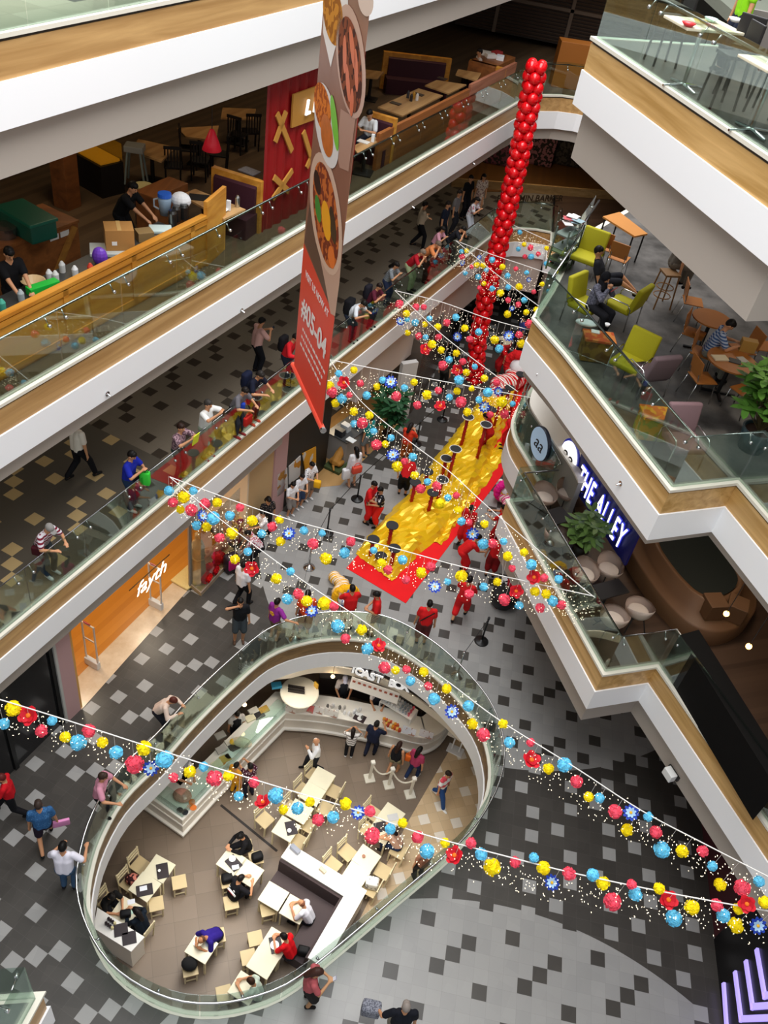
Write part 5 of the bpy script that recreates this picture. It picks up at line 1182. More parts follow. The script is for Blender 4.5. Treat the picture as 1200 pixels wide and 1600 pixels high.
def paper(px, py, l, c='e4e8f0', w=.18, d=.12, z=.724): return ontab('paper', px, py, box(BM(), (0, 0, .002), (w, d, .004)), M(c, .8), l, 'paper', z, rz=ta)
paper(224, 1388, 'white receipt on the lower left tray', z=.745); paper(368, 1355, 'crumpled napkin on the tray between two in black', z=.745); paper(327, 1474, 'pale blue leaflet on the purple shirt table', 'c8d4e4'); paper(205, 1409, 'white booklet on the table beside the condiment shelf'); paper(208, 1424, 'pale green sheet on the table beside the condiment shelf', 'bfe0d0'); paper(614, 1277, 'folded newspaper on the right table', 'c8c8c8', .3, .2)
ontab('napkin_box', 461, 1329, box(BM(), (0, 0, .07), (.30, .13, .14), None, .025), M('8f93a0', .4), 'grey napkin box with pink end on the white ledge', 'napkin box', 1.02, rz=R(-30)); ontab('condiment_caddy', 504, 1361, box(BM(), (0, 0, .05), (.2, .1, .1), None, .01), M('c9b89a', .4, var=.5, sc_=40), 'small caddy of sauce jars on the white ledge', 'caddy', 1.02, rz=R(-30))
# condiment shelf beside the left glass
q = [at(px, py, HB + 1.0) for px, py in ((152, 1418), (226, 1464), (205, 1487), (146, 1450))]; ct = sum(q, Vector()) / 4
cs = thing('condiment_shelf', 'white self-service shelf with trays and jars by the left glass', 'shelf')
obj('top', prism(BM(), [tuple(p[:2]) for p in q], HB + .96, HB + 1.0), M('eeece6', .35), cs); obj('body', prism(BM(), [tuple((p.lerp(ct, .05))[:2]) for p in q], HB + .02, HB + .96), CW, cs)
for px, py, l in ((189, 1453, 'dark tray in the middle of the self-service shelf'), (202, 1466, 'dark tray at the right end of the self-service shelf')): ontab('tray', px, py, box(BM(), (0, 0, .01), (.32, .3, .02), None, .009), M('2b2226', .5), l, 'tray', 1.0, rz=ta)
for i in range(8): ontab('sauce_jar', 166 + 3.2 * (i % 4) + 4 * (i // 4), 1444 + 2.4 * (i % 4) - 7 * (i // 4), lathe(BM(), [(.035, 0), (.035, .09), (.02, .11)], 10), M(['2a1f22', 'e0d4a0'][i % 4 == 3], .3), 'small dark sauce jar clustered on the left of the self-service shelf', 'jar', 1.0, 'sauce jars on the self-service shelf')
# dark strip on the floor
a_, b_ = at(345, 1258, HB), at(433, 1330, HB)
dr = sweep(BM(), plan([a_, b_]), [(-.035, HB + .001), (-.035, HB + .006), (.035, HB + .006), (.035, HB + .001)]); struct('trim_floor_strip', dr, M('2a2420', .5))
# white rope posts
RP = []
for i, (bx_, by_, l) in enumerate(((577, 1217, 'white rope post nearest the counter queue, left of three'), (607, 1227, 'middle white rope post before the counter queue'), (640, 1242, 'right white rope post beside the tan tiles'))):
    p = at(bx_, by_, HB); r = thing('rope_post', l, 'rope post', p, R(25)); RP.append(r)
    obj('base', box(BM(), (0, 0, .03), (.3, .3, .06), None, .012), M('ddd8c8', .5), r); obj('post', box(BM(), (0, 0, .45), (.07, .07, .8), None, .01), M('ddd8c8', .5), r); obj('cap', box(BM(), (0, 0, .88), (.12, .12, .1), None, .015), M('e8e4d8', .5), r)
for i in range(2):
    A, B = RP[i].location + Vector((0, 0, .8)), RP[i + 1].location + Vector((0, 0, .8))
    tag(obj('rope', tube(BM(), [A.lerp(B, t / 10) - Vector((0, 0, .35 * (1 - (2 * t / 10 - 1) ** 2))) for t in range(11)], .025, 8), M('e2dccb', .9), None, True), ['white rope sagging between the left and middle posts', 'white rope sagging between the middle and right posts'][i], 'rope')
mb = thing('menu_stand', 'tilted menu board on a white stand at the right end of the counter', 'menu stand', at(711, 1173, HB), R(-15))
obj('base', box(BM(), (0, 0, .03), (.5, .32, .05), None, .01), M('f0f0f0', .4), mb)
for s in (-1, 1): obj('upright', box(BM(), (.12 * s, .04, .5), (.04, .03, .95), Euler((R(-6), 0, 0))), M('e8e8e8', .4), mb)
obj('board', box(BM(), (0, .02, 1.05), (.72, .04, .6), Euler((R(-50), 0, 0))), print_mat('d8d2c8', '9a8a7c', 10, .6), mb)
# ---- people in the food hall
def hall(px, py, face, label, **k): return person(at(px, py, HB), face, label, **k)
def seat(px, py, face, label, **k):
    k = dict(dict(sit=0.46, lean=18, look=28, lh=(-.1, .48, .78), rh=(.1, .48, .78)), **k)
    p = at(px, py, HB + .5); return person(Vector((p.x, p.y, HB)), face, label, **k)
hall(531, 1104, -75, 'cook in white cap and dark apron on the left behind the counter', shirt='e4d6d0', hs='cap', hair='d8d8ec', apron='2a2c33', look=30, lh=(-.15, .35, 1.0), rh=(.15, .35, 1.0))
hall(583, 1121, -80, 'cook in white cap and dark apron under the big letters', shirt='e8e0de', hs='cap', hair='dcdcee', apron='2a2e3a', look=30, lh=(-.15, .4, 1.05), rh=(.12, .4, 1.05))
hall(544, 1182, 95, 'child in white striped top ordering at the counter', shirt=stripes('e8e4e0', '8a8480', 10), pants='17171c', hair='1a110d', hs='long', shoes='d8d8d8', H=1.42, lh=(-.1, .25, 1.3), rh=(.15, .25, 1.35))
hall(577, 1180, 75, 'person in dark navy clothes standing at the counter', shirt='1b2036', pants='1a1e30', stride=.2, H=1.72, rh=(.15, .35, 1.2), shoes='101010')
hall(612, 1208, 70, 'person in black top and khaki shorts queueing beside the white posts', shirt='17161a', pants='8a8468', legs='short', hair='2b1710', hs='long', sleeve='none', stride=.3, H=1.6, shoes='c08a68')
hall(642, 1216, 60, 'person with long dark hair, jeans and an orange bag in the queue', shirt='a83a5c', pants='1f2f52', hair='15100e', hs='long', shoes='ececec', stride=.3, H=1.62)
bag('orange shoulder bag of the person with jeans in the queue', HELD['hip'] - HELD['sx'] * .2 + Vector((0, 0, .05)), (.3, .14, .26), 'd0601c', strap=.2)
hall(684, 1252, -35, 'person in white T-shirt with red stripe and jeans walking on the tan tiles', shirt=stripes('f0eeee', 'd04a58', 3.2), pants='2b4c82', stride=.55, hair='2a1c16', shoes='f0f0f0', H=1.68)
hall(489, 1203, 200, 'bald person in white shirt with a dark bag strap walking past the tables', shirt='e6e6e8', pants='23252b', hs='bald', hair='c09070', sleeve='long', stride=.5, H=1.66, lh=(-.1, .25, 1.25))
hall(389, 1243, 135, 'person in maroon patterned blouse reaching over the left counter wing', shirt=print_mat('3f1526', 'd8c8cc', 26, .62), pants='1a1c28', hair='120e0d', lh=(-.1, .5, 1.1), rh=(.1, .5, 1.15), H=1.6, shoes='1a1414')
hall(366, 1240, 60, 'person in mustard trousers half hidden behind the maroon blouse', shirt='c98a2a', pants='c8901c', H=1.55)
hall(288, 1238, -35, 'cook in grey cap and black apron behind the glass case island', shirt='d0d0d2', hs='cap', hair='8a8c92', apron='16161a', pants='15151a', look=30, lh=(-.1, .35, 1.05), rh=(.1, .35, 1.05))
hall(368, 1160, -60, 'cook in dim light behind the left counter wing', shirt='c8c4c0', apron='1d1d20', hair='1a1512', look=25)
seat(387, 1322, 215, 'person in black leather jacket seated above the double table', shirt='141316', pants='17171c', sleeve='long', hair='120f0e')
bag('black rucksack on the stool above the double table', at(402, 1339, HB + .62), (.3, .22, .26), '121214', 'rucksack', rz=.6)
seat(364, 1400, 55, 'person in black shirt with a shark face print seated at the double table', shirt='131318', pants='14141a', hair='100e0e', rh=(.25, .4, 1.0))
sf = thing('shark_print', 'white shark face print with red mouth on the back of a black shirt', 'print', HELD['back'] - HELD['fw'] * .02 + Vector((0, 0, .02)), math.atan2(HELD['fw'].y, HELD['fw'].x) - PI / 2)
bm = BM()
tube(bm, [(.14 * math.cos(t), -.03 * math.sin(t) , .14 * math.sin(t) - .12) for t in [R(10 + 16 * k) for k in range(11)]], .025, 5)
obj('teeth', bm, M('f0f0f0'), sf); obj('mouth', tube(BM(), [(.10 * math.cos(t), -.02 - .02 * math.sin(t), .10 * math.sin(t) - .12) for t in [R(20 + 14 * k) for k in range(11)]], .018, 5), M('b81c2c'), sf)
for s in (-1, 1): obj('eye_print', ball(BM(), (.09 * s, 0.0, .1), (.035, .012, .045), 10, 6), M('f0f0f0'), sf)
bag('black handbag on the stool left of the shark shirt', at(356, 1372, HB + .6), (.34, .24, .24), '121214', rz=.5)
seat(168, 1410, -30, 'person in black T-shirt seated by the left glass rail', shirt='141415', pants='1a1a1e', hair='14100f')
seat(224, 1452, 150, 'person in dark navy top seated with back to the hall', shirt='121c28', pants='15151c', sleeve='long', hair='171110', hs='long')
bag('black shoulder bag on the table of the person in dark navy', at(196, 1428, HB + .84), (.26, .18, .2), '131316', rz=.4)
seat(340, 1460, 235, 'person in purple T-shirt bending low over a table', shirt='2b1c7c', pants='1a1c30', hair='5a3a2c', hs='bald', lean=48, look=30, lh=(-.12, .55, .76), rh=(.12, .55, .76), skin='b98058')
tag(obj('jacket', ball(BM(), (0, 0, 0), (.2, .17, .14), 12, 8), M('121214', .9), None, True, at(296, 1506, HB + .58)), 'black jacket heaped on the stool below the purple shirt table', 'jacket')
seat(484, 1437, 165, 'balding person in white printed T-shirt eating on the brown bench', shirt='dedee8', pants='1a1d26', hs='bald', hair='7a4a34', shoes='1a1a1a', lean=26)
seat(455, 1492, 155, 'person in bright red T-shirt with dark strap eating on the brown bench', shirt='d4121c', pants='26262c', hair='100d0d', lean=24)
bag('black bag beside the person in bright red T-shirt', at(474, 1486, HB + .6), (.3, .2, .26), '141416')
seat(622, 1322, 165, 'person with dark hair and bare shoulders leaning head on hands', shirt='c8a08a', sleeve='none', pants='22304c', hair='1d1311', hs='long', lean=34, look=35, lh=(-.08, .35, 1.0), rh=(.08, .35, 1.0))
hall(652, 1372, 120, 'person in brown top behind the near right glass, under a light blue pompom', shirt='9a6a54', pants='1a1a1e', hair='3a2a22', H=1.6)
seat(404, 1556, 170, 'person in pale green top at the bottom table behind the glass rail', shirt='c9d8c8', pants='3a3a44', hair='3a2418')
tag(obj('shopping_bag', box(BM(), (0, 0, .16), (.34, .26, .32), None, .06), print_mat('e6e6e2', '9a9a96', 14, .62), None, True, at(580, 1384, HB + .46)), 'white spotted shopping bag on a chair by the near glass', 'bag')
tag(obj('coat', ball(BM(), (0, 0, 0), (.2, .15, .16), 12, 8), print_mat('3a1a1e', 'c87a6a', 7, .5), None, True, at(207, 1374, HB + .6)), 'dark coat and pink bag heaped on the chair of the lower left table', 'coat')
# ---- lamps of the food hall
for i, (x, y) in enumerate(((-6.6, 3.5), (-4.6, 4.6), (-2.6, 4.3), (-9, 2), (-6.5, -2.5), (-3.5, -1.5))):
    area('hall_lamp', (x, y, -1.7), 1.0, 36, col=(1, 0.93, 0.82))
for px, py in ((382, 1101), (520, 1057), (654, 1098), (676, 1114)):
    p = at(px, py, HB + 2.1); r = thing('pendant_lamp', ['small warm pendant lamp over the left counter wing', 'small warm pendant lamp over the left cook', 'small warm pendant lamp right of the menu panel', 'small warm pendant lamp above the dried plant'][[382, 520, 654, 676].index(px)], 'lamp', p)
    obj('bulb', ball(BM(), (0, 0, 0), .06, 12, 8), M('ffd9a0', .4, emit=6), r, True); obj('cord', bar(BM(), (0, 0, .05), (0, 0, .9), .008), BLACK, r)
# ================================================================ RIGHT TERRACES
def w_at(px, py, z): return at(px, py, z)
CHR = M('d5d5d5', 0.15, 1.0); TUB = M('cbb7aa', 0.55); LIME = M('a29a10', 0.8, var=.08, sc_=50); PLY = M('a8692f', 0.45, var=.1, sc_=5); DK = M('1d1a1a', 0.5)
# ---- drinks terrace: tub chairs
tub0 = thing('tub_chair', 'x', 'chair', (0, 0, -50))
def tubshell():
    bm = BM(); n = 18; rings = []
    for r, z in ((.10, .40), (.24, .42), (.28, .50), (.30, .62), (.31, .74)):
        ring = []
        for k in range(n):
            a = 2 * PI * k / n; f = max(0, -math.sin(a)); lift = (0.55 + 0.45 * f) if z > .45 else 1
            ring.append(bm.verts.new((r * math.cos(a), r * math.sin(a), .42 + (z - .42) * lift)))
        rings.append(ring)
    for A, B in zip(rings, rings[1:]):
        for k in range(n): bm.faces.new((A[k], A[(k + 1) % n], B[(k + 1) % n], B[k]))
    bm.faces.new(rings[0][::-1])
    bmesh.ops.solidify(bm, geom=bm.faces[:], thickness=.025); return bm
obj('shell', tubshell(), TUB, tub0, True); obj('cushion', lathe(BM(), [(.22, .43), (.23, .46), (.2, .48)], 18), M('d6c6b8', .8), tub0, True)
for sx in (-1, 1):
    for sy in (-1, 1): obj('leg', bar(BM(), (.1 * sx, .1 * sy, .42), (.23 * sx, .23 * sy, 0), .014), DK, tub0)
def put2(proto, p, ang, label, group=None):
    if proto.name in used: return dup(proto, p, ang, label, group)
    used.add(proto.name); proto.location = p; proto.rotation_euler = (0, 0, ang); proto['label'] = label
    if group: proto['group'] = group
    return proto
for px, py, fa, l in ((850, 778, -60, 'cream tub chair nearest the end glass panel of the drinks terrace'), (886, 772, -60, 'cream tub chair second from the end glass panel'), (868, 842, 30, 'cream tub chair left of the leafy plant on the drinks terrace'), (908, 832, 200, 'cream tub chair half hidden behind the leafy plant'),
                      (913, 898, -60, 'cream tub chair at the far left corner of the middle black table'), (951, 890, -60, 'cream tub chair at the far right corner of the middle black table'), (958, 968, 105, 'cream tub chair in front of the middle black table, left'), (997, 955, 105, 'cream tub chair in front of the middle black table, right')):
    p = at(px, py, H1 + .45); put2(tub0, Vector((p.x, p.y, H1)), R(fa - 90), l)
for c, l in ((((845, 800), (880, 790), (892, 812), (858, 824)), 'black square table between the far pair of tub chairs'), (((922, 915), (968, 903), (982, 925), (936, 938)), 'black table in the middle of the drinks terrace')):
    q = [at(px, py, H1 + .74) for px, py in c]; ct = sum(q, Vector()) / 4; t = thing('table', l, 'table', (ct.x, ct.y, H1), math.atan2(q[1].y - q[0].y, q[1].x - q[0].x))
    w_, d_ = (q[1] - q[0]).length, (q[2] - q[1]).length
    obj('tabletop', box(BM(), (0, 0, .72), (w_, d_, .04)), DK, t); obj('pedestal', bar(BM(), (0, 0, .02), (0, 0, .7), .035), DK, t); obj('foot', box(BM(), (0, 0, .02), (.45, .45, .03)), DK, t)
def plant(px, py, z, label, hgt, rad, n, pot, col, leaf=.2, pr=.18, ph=.35, seed=1):
    p = at(px, py, z); r = thing('potted_plant', label, 'plant', Vector((p.x, p.y, z)))
    rnd = random.Random(seed)
    obj('pot', lathe(BM(), [(pr * .75, 0), (pr, ph), (pr * .86, ph), (pr * .8, ph - .05)], 18), M(pot, .35), r, True); obj('soil', lathe(BM(), [(pr * .84, ph - .06), (pr * .8, ph - .04)], 16), M('3a2418', .9), r)
    st = BM(); lf = BM()
    for k in range(n):
        a = rnd.uniform(0, 6.28); el = rnd.uniform(.1, 1.35); rr = rad * rnd.uniform(.5, 1); h0 = ph + hgt * rnd.uniform(.35, 1) ; c = Vector((rr * math.cos(a) * math.cos(el * .8), rr * math.sin(a) * math.cos(el * .8), h0))
        bar(st, (0, 0, ph - .05), c, .012, .005, 5, False)
        for j in range(6):
            b = a + j * 1.05 + rnd.uniform(-.3, .3); d = Vector((math.cos(b), math.sin(b), rnd.uniform(-.25, .5))).normalized(); s_ = d.cross(Vector((0, 0, 1))).normalized() * leaf * .2; L = leaf * rnd.uniform(.7, 1.2); nn = s_.cross(d).normalized() * leaf * .06
            v = [lf.verts.new(q) for q in (c, c + d * L * .35 + s_, c + d * L * .75 + s_ * .8 - nn, c + d * L - nn * 2, c + d * L * .75 - s_ * .8 - nn, c + d * L * .35 - s_)]; lf.faces.new(v)
    obj('stems', st, M('5a4a2c', .8), r); obj('leaves', lf, M(col, .45, var=.35, sc_=6), r); return r
plant(902, 868, H1, 'leafy green plant standing between the tub chairs under the lit letters', .78, .40, 26, '2a2624', '5c7a3c', .3, .17, .35, 3)
# ---- lit sign over the terrace
sp = Vector((0.62, -0.43, 0)) - nR * -0.0
inR = Vector((math.cos(R(26)), math.sin(R(26)), 0))                 # into the right-hand terraces
pl = sp + inR * 1.5
A_, B_ = onv(912, 762, pl, 116), onv(978, 822, pl, 116)
xs = (Vector((B_.x - A_.x, B_.y - A_.y, 0))).normalized(); nf = Vector((xs.y, -xs.x, 0)); nf = nf if nf.dot(inR) < 0 else -nf
a0, a1 = onv(908, 744, pl, 116), onv(981, 844, pl, 116)
zc = (a0.z + a1.z) / 2; hL = 0.70
sg = thing('lit_shop_sign', 'lit white letters of the tea shop on a navy band over the drinks terrace', 'sign', Vector((a0.x, a0.y, zc)))
Ls = (Vector((a1.x - a0.x, a1.y - a0.y, 0))).length
SW = M('ffffff', .4, emit=1.0); NAVY_GLOW = M('12144a', .4, emit=0.12)  # faint emission on the band stands for blue spill from the letters
up = Vector((0, 0, 1)); xw = xs if xs.cross(up).dot(nf) > 0 else -xs
chars = 'THE ALLEY'; wid = {'T': 1, 'H': 1.1, 'E': .95, ' ': .55, 'A': 1.1, 'L': .9, 'Y': 1.05}
tot = sum(wid[c] for c in chars); s_ = 0
base0 = Vector((0, 0, 0)) if xw.dot(a1 - a0) > 0 else xs * Ls
for c in chars:
    cw = wid[c] / tot * Ls
    if c != ' ':
        m_ = frame(base0 + xw * (s_ + cw / 2) + nf * .10, xw, up); m_ = m_ @ Matrix.Diagonal((cw / .62 / hL * .92, 1, 1, 1)) if False else m_
        t_ = text('letter', c, 1.22 * hL, SW, m_, sg, .008, 'CENTER', .002); t_.scale = (min(1, cw / (0.70 * 1.22 * hL)), 1.0, 1.0)
        t2_ = text('letter_glow', c, 1.22 * hL, M('2a2fb0', .4, emit=.6), m_, sg, .012, 'CENTER', .02); t2_.location = t2_.location - nf * .03; t2_.scale = t_.scale
    s_ += cw
dc = onv(893, 712, pl, 116) - sg.location
obj('disc', lathe(BM(), [(.36, 0), (.36, .05)], 36, dc + nf * .04, nf.to_track_quat('Z', 'Y').to_euler()), SW, sg); obj('disc_edge', lathe(BM(), [(.42, 0), (.42, .035)], 36, dc + nf * .02, nf.to_track_quat('Z', 'Y').to_euler()), M('1c2280', .4, emit=.4), sg)
text('disc_script', 'aa', .62, DK, frame(dc + nf * .115, xw, up), sg, .004, 'CENTER', 0, .25)
bm = BM(); q0 = xw * -1.5; 
box(bm, (base0 + xw * Ls * .5) + Vector((0, 0, .0)), (0.06, Ls + .5, 0.95), Euler((0, 0, math.atan2(xw.y, xw.x) - PI / 2)))
obj('band', bm, NAVY_GLOW, sg)
# ---- curved bar with a round sign
bar_pts = spline([at(px, py, H1 + 1.15) for px, py in ((838, 598), (829, 628), (842, 655), (868, 692), (893, 728), (905, 752))], 4); bar_pts = [Vector((p.x, p.y, 0)) for p in bar_pts]
br_ = thing('bar_counter', 'grey curved bar wall with white rim behind the rounded glass railing', 'bar counter')
obj('front', sweep(BM(), bar_pts, [(0, H1), (0, H1 + 1.1), (.12, H1 + 1.1), (.12, H1)]), M('8d8983', .6), br_); obj('rim', sweep(BM(), bar_pts, [(-.02, H1 + 1.1), (-.02, H1 + 1.15), (.5, H1 + 1.15), (.5, H1 + 1.1)]), M('e6e0d6', .4), br_); obj('work_surface', sweep(BM(), bar_pts, [(.14, H1 + .8), (.14, H1 + .86), (.9, H1 + .86), (.9, H1 + .8)]), M('3a302a', .5), br_)
pc = onv(847, 693, (bar_pts[10].x - .1, bar_pts[10].y), math.degrees(math.atan2(bar_pts[11].y - bar_pts[9].y, bar_pts[11].x - bar_pts[9].x)))
dn_ = (bar_pts[11] - bar_pts[9]).normalized(); dn_ = Vector((dn_.y, -dn_.x, 0)); dn_ = dn_ if dn_.x < 0 else -dn_
rs = thing('round_sign', 'round pale blue shop sign with dark script on the curved bar wall', 'sign', pc)
obj('disc', lathe(BM(), [(.42, 0), (.42, .09)], 32, dn_ * -.0, dn_.to_track_quat('Z', 'Y').to_euler()), M('a9c4dd', .4, emit=.15), rs); obj('rim', lathe(BM(), [(.43, -.02), (.45, .05), (.43, .09)], 32, (0, 0, 0), dn_.to_track_quat('Z', 'Y').to_euler(), False), M('2a3040', .4), rs)
xx = up.cross(dn_); text('script', 'aa', .5, DK, frame(dn_ * .10, xx, up), rs, .004, 'CENTER', 0, .25)
for i in range(7):
    p = bar_pts[3 + 2 * i] + Vector((.45, .1, H1 + .86)); tag(obj('bar_bottle', lathe(BM(), [(.05, 0), (.055, .16), (.02, .24)], 10), M(['e8e4dc', 'd8b830', '2a2a2c', 'b04a2a'][i % 4], .3), None, True, p), 'small cup or bottle behind the curved bar rim', 'bottle', 'cups and bottles behind the curved bar')
# ---- tan curved booth, cubes, black counter, lamps
def P2(px, py, z): p = at(px, py, z); return (p.x, p.y)
bo = thing('curved_booth', 'big curved tan booth with a dark oval hollow on the drinks terrace', 'booth')
TAN = M('6a4a30', .5, var=.1, sc_=3)
outer_ = spline([Vector((*P2(px, py, H1 + .5), 0)) for px, py in ((985, 800), (985, 850), (1010, 895), (1045, 940), (1085, 975), (1130, 985), (1170, 968), (1185, 935), (1160, 890), (1120, 830), (1070, 780))], 5, True)
bm = BM(); mid_c = sum(outer_, Vector()) / len(outer_)
rg = []
for f, z in ((1.0, 0), (1.0, .42), (.97, .45), (.72, .45), (.70, .8), (.62, .82), (.60, .5)): rg.append([bm.verts.new((mid_c.x + (p.x - mid_c.x) * f, mid_c.y + (p.y - mid_c.y) * f, H1 + z)) for p in outer_])
for A, B in zip(rg, rg[1:]):
    for k in range(len(A)): bm.faces.new((A[k], A[(k + 1) % len(A)], B[(k + 1) % len(A)], B[k]))
bm.faces.new(rg[-1]); obj('shell', bm, TAN, bo, True)
bm = BM(); bm.faces.new([bm.verts.new((mid_c.x + (p.x - mid_c.x) * .6, mid_c.y + (p.y - mid_c.y) * .6, H1 + .79)) for p in outer_]); obj('hollow', bm, M('161a14', .8), bo)
for px, py, a, l in ((1108, 958, 20, 'left tan cube stool on the curved booth'), (1143, 962, -15, 'right tan cube stool beside the glowing lamp')):
    p = at(px, py, H1 + .46); r_ = tag(obj('cube_stool', box(BM(), (0, 0, .21), (.42, .42, .42), None, .015), TAN, None, False, p), l, 'stool'); r_.rotation_euler = (0, 0, R(a))
bk_ = [P2(px, py, H1 + 1.0) for px, py in ((1062, 992), (1092, 984), (1215, 1180), (1215, 1235))]
tag(obj('black_counter', prism(BM(), bk_, H1, H1 + 1.0), M('070606', .7, spec=.15)), 'long black counter top behind the terrace glass at the right edge', 'counter')
for px, py, l in ((1135, 959, 'glowing lamp bulb above the cube stools'), (1170, 1010, 'glowing lamp bulb over the dark floor by the black counter')):
    p = at(px, py, H1 + 2.2); r = thing('hanging_bulb', l, 'lamp', p); obj('bulb', ball(BM(), (0, 0, 0), .055, 12, 8), M('ffb860', .4, emit=5), r, True); obj('cord', bar(BM(), (0, 0, .05), (0, 0, 1.5), .008), DK, r)
# ---- upper cafe
lg0 = thing('lounge_chair', 'x', 'chair', (0, 0, -50))
obj('seat_pad', box(BM(), (0, .02, .40), (.60, .56, .12), None, .04), LIME, lg0, True); obj('back_pad', box(BM(), (0, -.30, .68), (.60, .12, .56), Euler((R(12), 0, 0)), .04), LIME, lg0, True)
for s in (-1, 1): obj('leg_frame', tube(BM(), [(.31 * s, .26, 0), (.31 * s, .26, .52), (.31 * s, .2, .58), (.31 * s, -.2, .58), (.31 * s, -.28, .5), (.31 * s, -.30, 0)], .014, 6), CHR, lg0, True)
def put3(proto, px, py, zt, fa, label, z=H2): p = at(px, py, z + zt); return put2(proto, Vector((p.x, p.y, z)), R(fa - 90), label)
put3(lg0, 917, 400, .42, 250, 'lime yellow lounge chair with its back pad showing near the long table'); put3(lg0, 915, 475, .42, -35, 'lime yellow lounge chair where the person in a headscarf sits'); put3(lg0, 975, 475, .42, 150, 'olive shaded lounge chair seen from behind, opposite the headscarf'); put3(lg0, 985, 565, .42, 240, 'lime lounge chair at the orange crate table, back to the camera')
pk0 = dup(lg0, at(1068, 690, H2 + .4).xyz * 1, R(200), 'dusty pink bench chair with chrome legs next to the glass corner'); pk0.location.z = H2
for c in pk0.children:
    if 'pad' in c.name: c.data = c.data.copy(); c.data.materials[0] = M('7d6164', .8)
pk1 = dup(lg0, at(1010, 588, H2 + .3), R(30), 'mauve lounge chair behind the lime chair back'); pk1.location.z = H2
for c in pk1.children:
    if 'pad' in c.name: c.data = c.data.copy(); c.data.materials[0] = M('6d5a5e', .8)
def crate(px, py, ang, label, top, side):
    p = at(px, py, H2 + .5); r = thing('crate_table', label, 'table', Vector((p.x, p.y, H2)), R(ang))
    obj('top', box(BM(), (0, 0, .48), (.62, .42, .05), None, .006), print_mat(*top, 7, .52), r); obj('sides', box(BM(), (0, 0, .24), (.56, .38, .44), None, .006), print_mat(*side, 5, .5), r)
crate(937, 525, 8, 'orange printed crate table with cups beside the headscarf person', ('c87a3c', 'b8502a'), ('8a6a2c', '6a4a24')); crate(1030, 645, 10, 'yellow and orange printed crate table near the glass corner', ('e8a02a', 'd8702a'), ('c89a30', '8a9a3a'))
tag(obj('teacup', lathe(BM(), [(.03, 0), (.055, .06), (.05, .06)], 12), M('f0f0f0', .3), None, True, at(948, 510, H2 + .505)), 'white teacup on the orange printed crate table', 'cup'); tag(obj('plastic_bag', ball(BM(), (0, 0, .05), (.22, .12, .06), 12, 8), M('dfe6e6', .4, var=.2, sc_=12), None, True, at(915, 508, H2 + .52)), 'white plastic bag on the orange printed crate table', 'bag'); tag(obj('napkin', box(BM(), (0, 0, .01), (.16, .12, .02)), M('e8e8e4'), None, False, at(930, 519, H2 + .507)), 'white napkin on the orange printed crate table', 'napkin')
pw0 = thing('plywood_chair', 'x', 'chair', (0, 0, -50))
obj('seat', box(BM(), (0, 0, .45), (.42, .42, .02), None, .006), PLY, pw0); obj('backrest', box(BM(), (0, -.22, .70), (.42, .02, .36), Euler((R(8), 0, 0)), .008), PLY, pw0)
for s in (-1, 1): obj('leg_frame', tube(BM(), [(.2 * s, .22, 0), (.19 * s, .18, .44), (.19 * s, -.2, .44), (.21 * s, -.28, 0)], .012, 6), CHR, pw0, True); obj('back_stay', bar(BM(), (.17 * s, -.18, .44), (.17 * s, -.23, .62), .011), CHR, pw0)
for px, py, fa, l in ((1083, 470, 0, 'plywood chair left of the far round table'), (1085, 520, -20, 'plywood chair below the far round table'), (1098, 550, -20, 'plywood chair under the person in the striped shirt'), (1098, 590, 20, 'plywood chair with back to the glass at the near round table'), (1165, 610, 130, 'plywood chair in front of the near round table, close to the plant'), (1160, 545, 200, 'plywood chair at the far side of the near round table'), (1195, 540, 190, 'plywood chair cut off by the right picture edge'),
                      (945, 385, 70, 'plywood chair on the left of the long wooden table'), (968, 402, 70, 'plywood chair in the middle of the long wooden table')): put3(pw0, px, py, .46, fa, l)
def rtable(px, py, r0, label):
    p = at(px, py, H2 + .74); r = thing('round_table', label, 'table', Vector((p.x, p.y, H2)))
    obj('tabletop', lathe(BM(), [(r0, .71), (r0, .74)], 28), PLY, r); obj('column', bar(BM(), (0, 0, .03), (0, 0, .71), .04), DK, r)
    for k in range(4): obj('foot', box(BM(), (.17 * math.cos(k * PI / 2), .17 * math.sin(k * PI / 2), .02), (.32, .05, .04), Euler((0, 0, k * PI / 2))), DK, r)
rtable(1113, 497, .40, 'far round wooden table, empty, under the big white overhang'); rtable(1145, 563, .48, 'near round wooden table with papers and a bag')
for px, py, w_, d_, a, c, l in ((1125, 560, .3, .2, 20, 'd8c8a8', 'open magazine on the near round table'), (1148, 565, .22, .16, -10, '4a4a4a', 'dark wallet on the near round table'), (1160, 563, .16, .2, 30, 'b8b4ac', 'grey booklet on the near round table')): o = tag(obj('reading', box(BM(), (0, 0, .01), (w_, d_, .02)), M(c), None, False, at(px, py, H2 + .742)), l, 'paper'); o.rotation_euler = (0, 0, R(a))
tag(obj('paper_bag', box(BM(), (0, 0, .12), (.3, .16, .24), None, .01), M('a8803c'), None, False, at(1165, 548, H2 + .742)), 'tan paper bag standing on the near round table', 'bag')
lt = [P2(px, py, H2 + .75) for px, py in ((940, 337), (968, 331), (1013, 364), (1000, 370))]
lq = [at(px, py, H2 + .75) for px, py in ((942, 338), (968, 331), (1012, 365), (992, 369))]; lc = sum(lq, Vector()) / 4
l_ = thing('long_table', 'long two-board wooden table by the far corner of the upper cafe', 'table')
obj('tabletop', prism(BM(), [tuple(p[:2]) for p in lq], H2 + .71, H2 + .75), M('b87a3a', .4, var=.08, sc_=4), l_)
for p in lq: q = p.lerp(lc, .12); obj('leg', bar(BM(), (q.x, q.y, H2), (q.x, q.y, H2 + .71), .02), DK, l_)
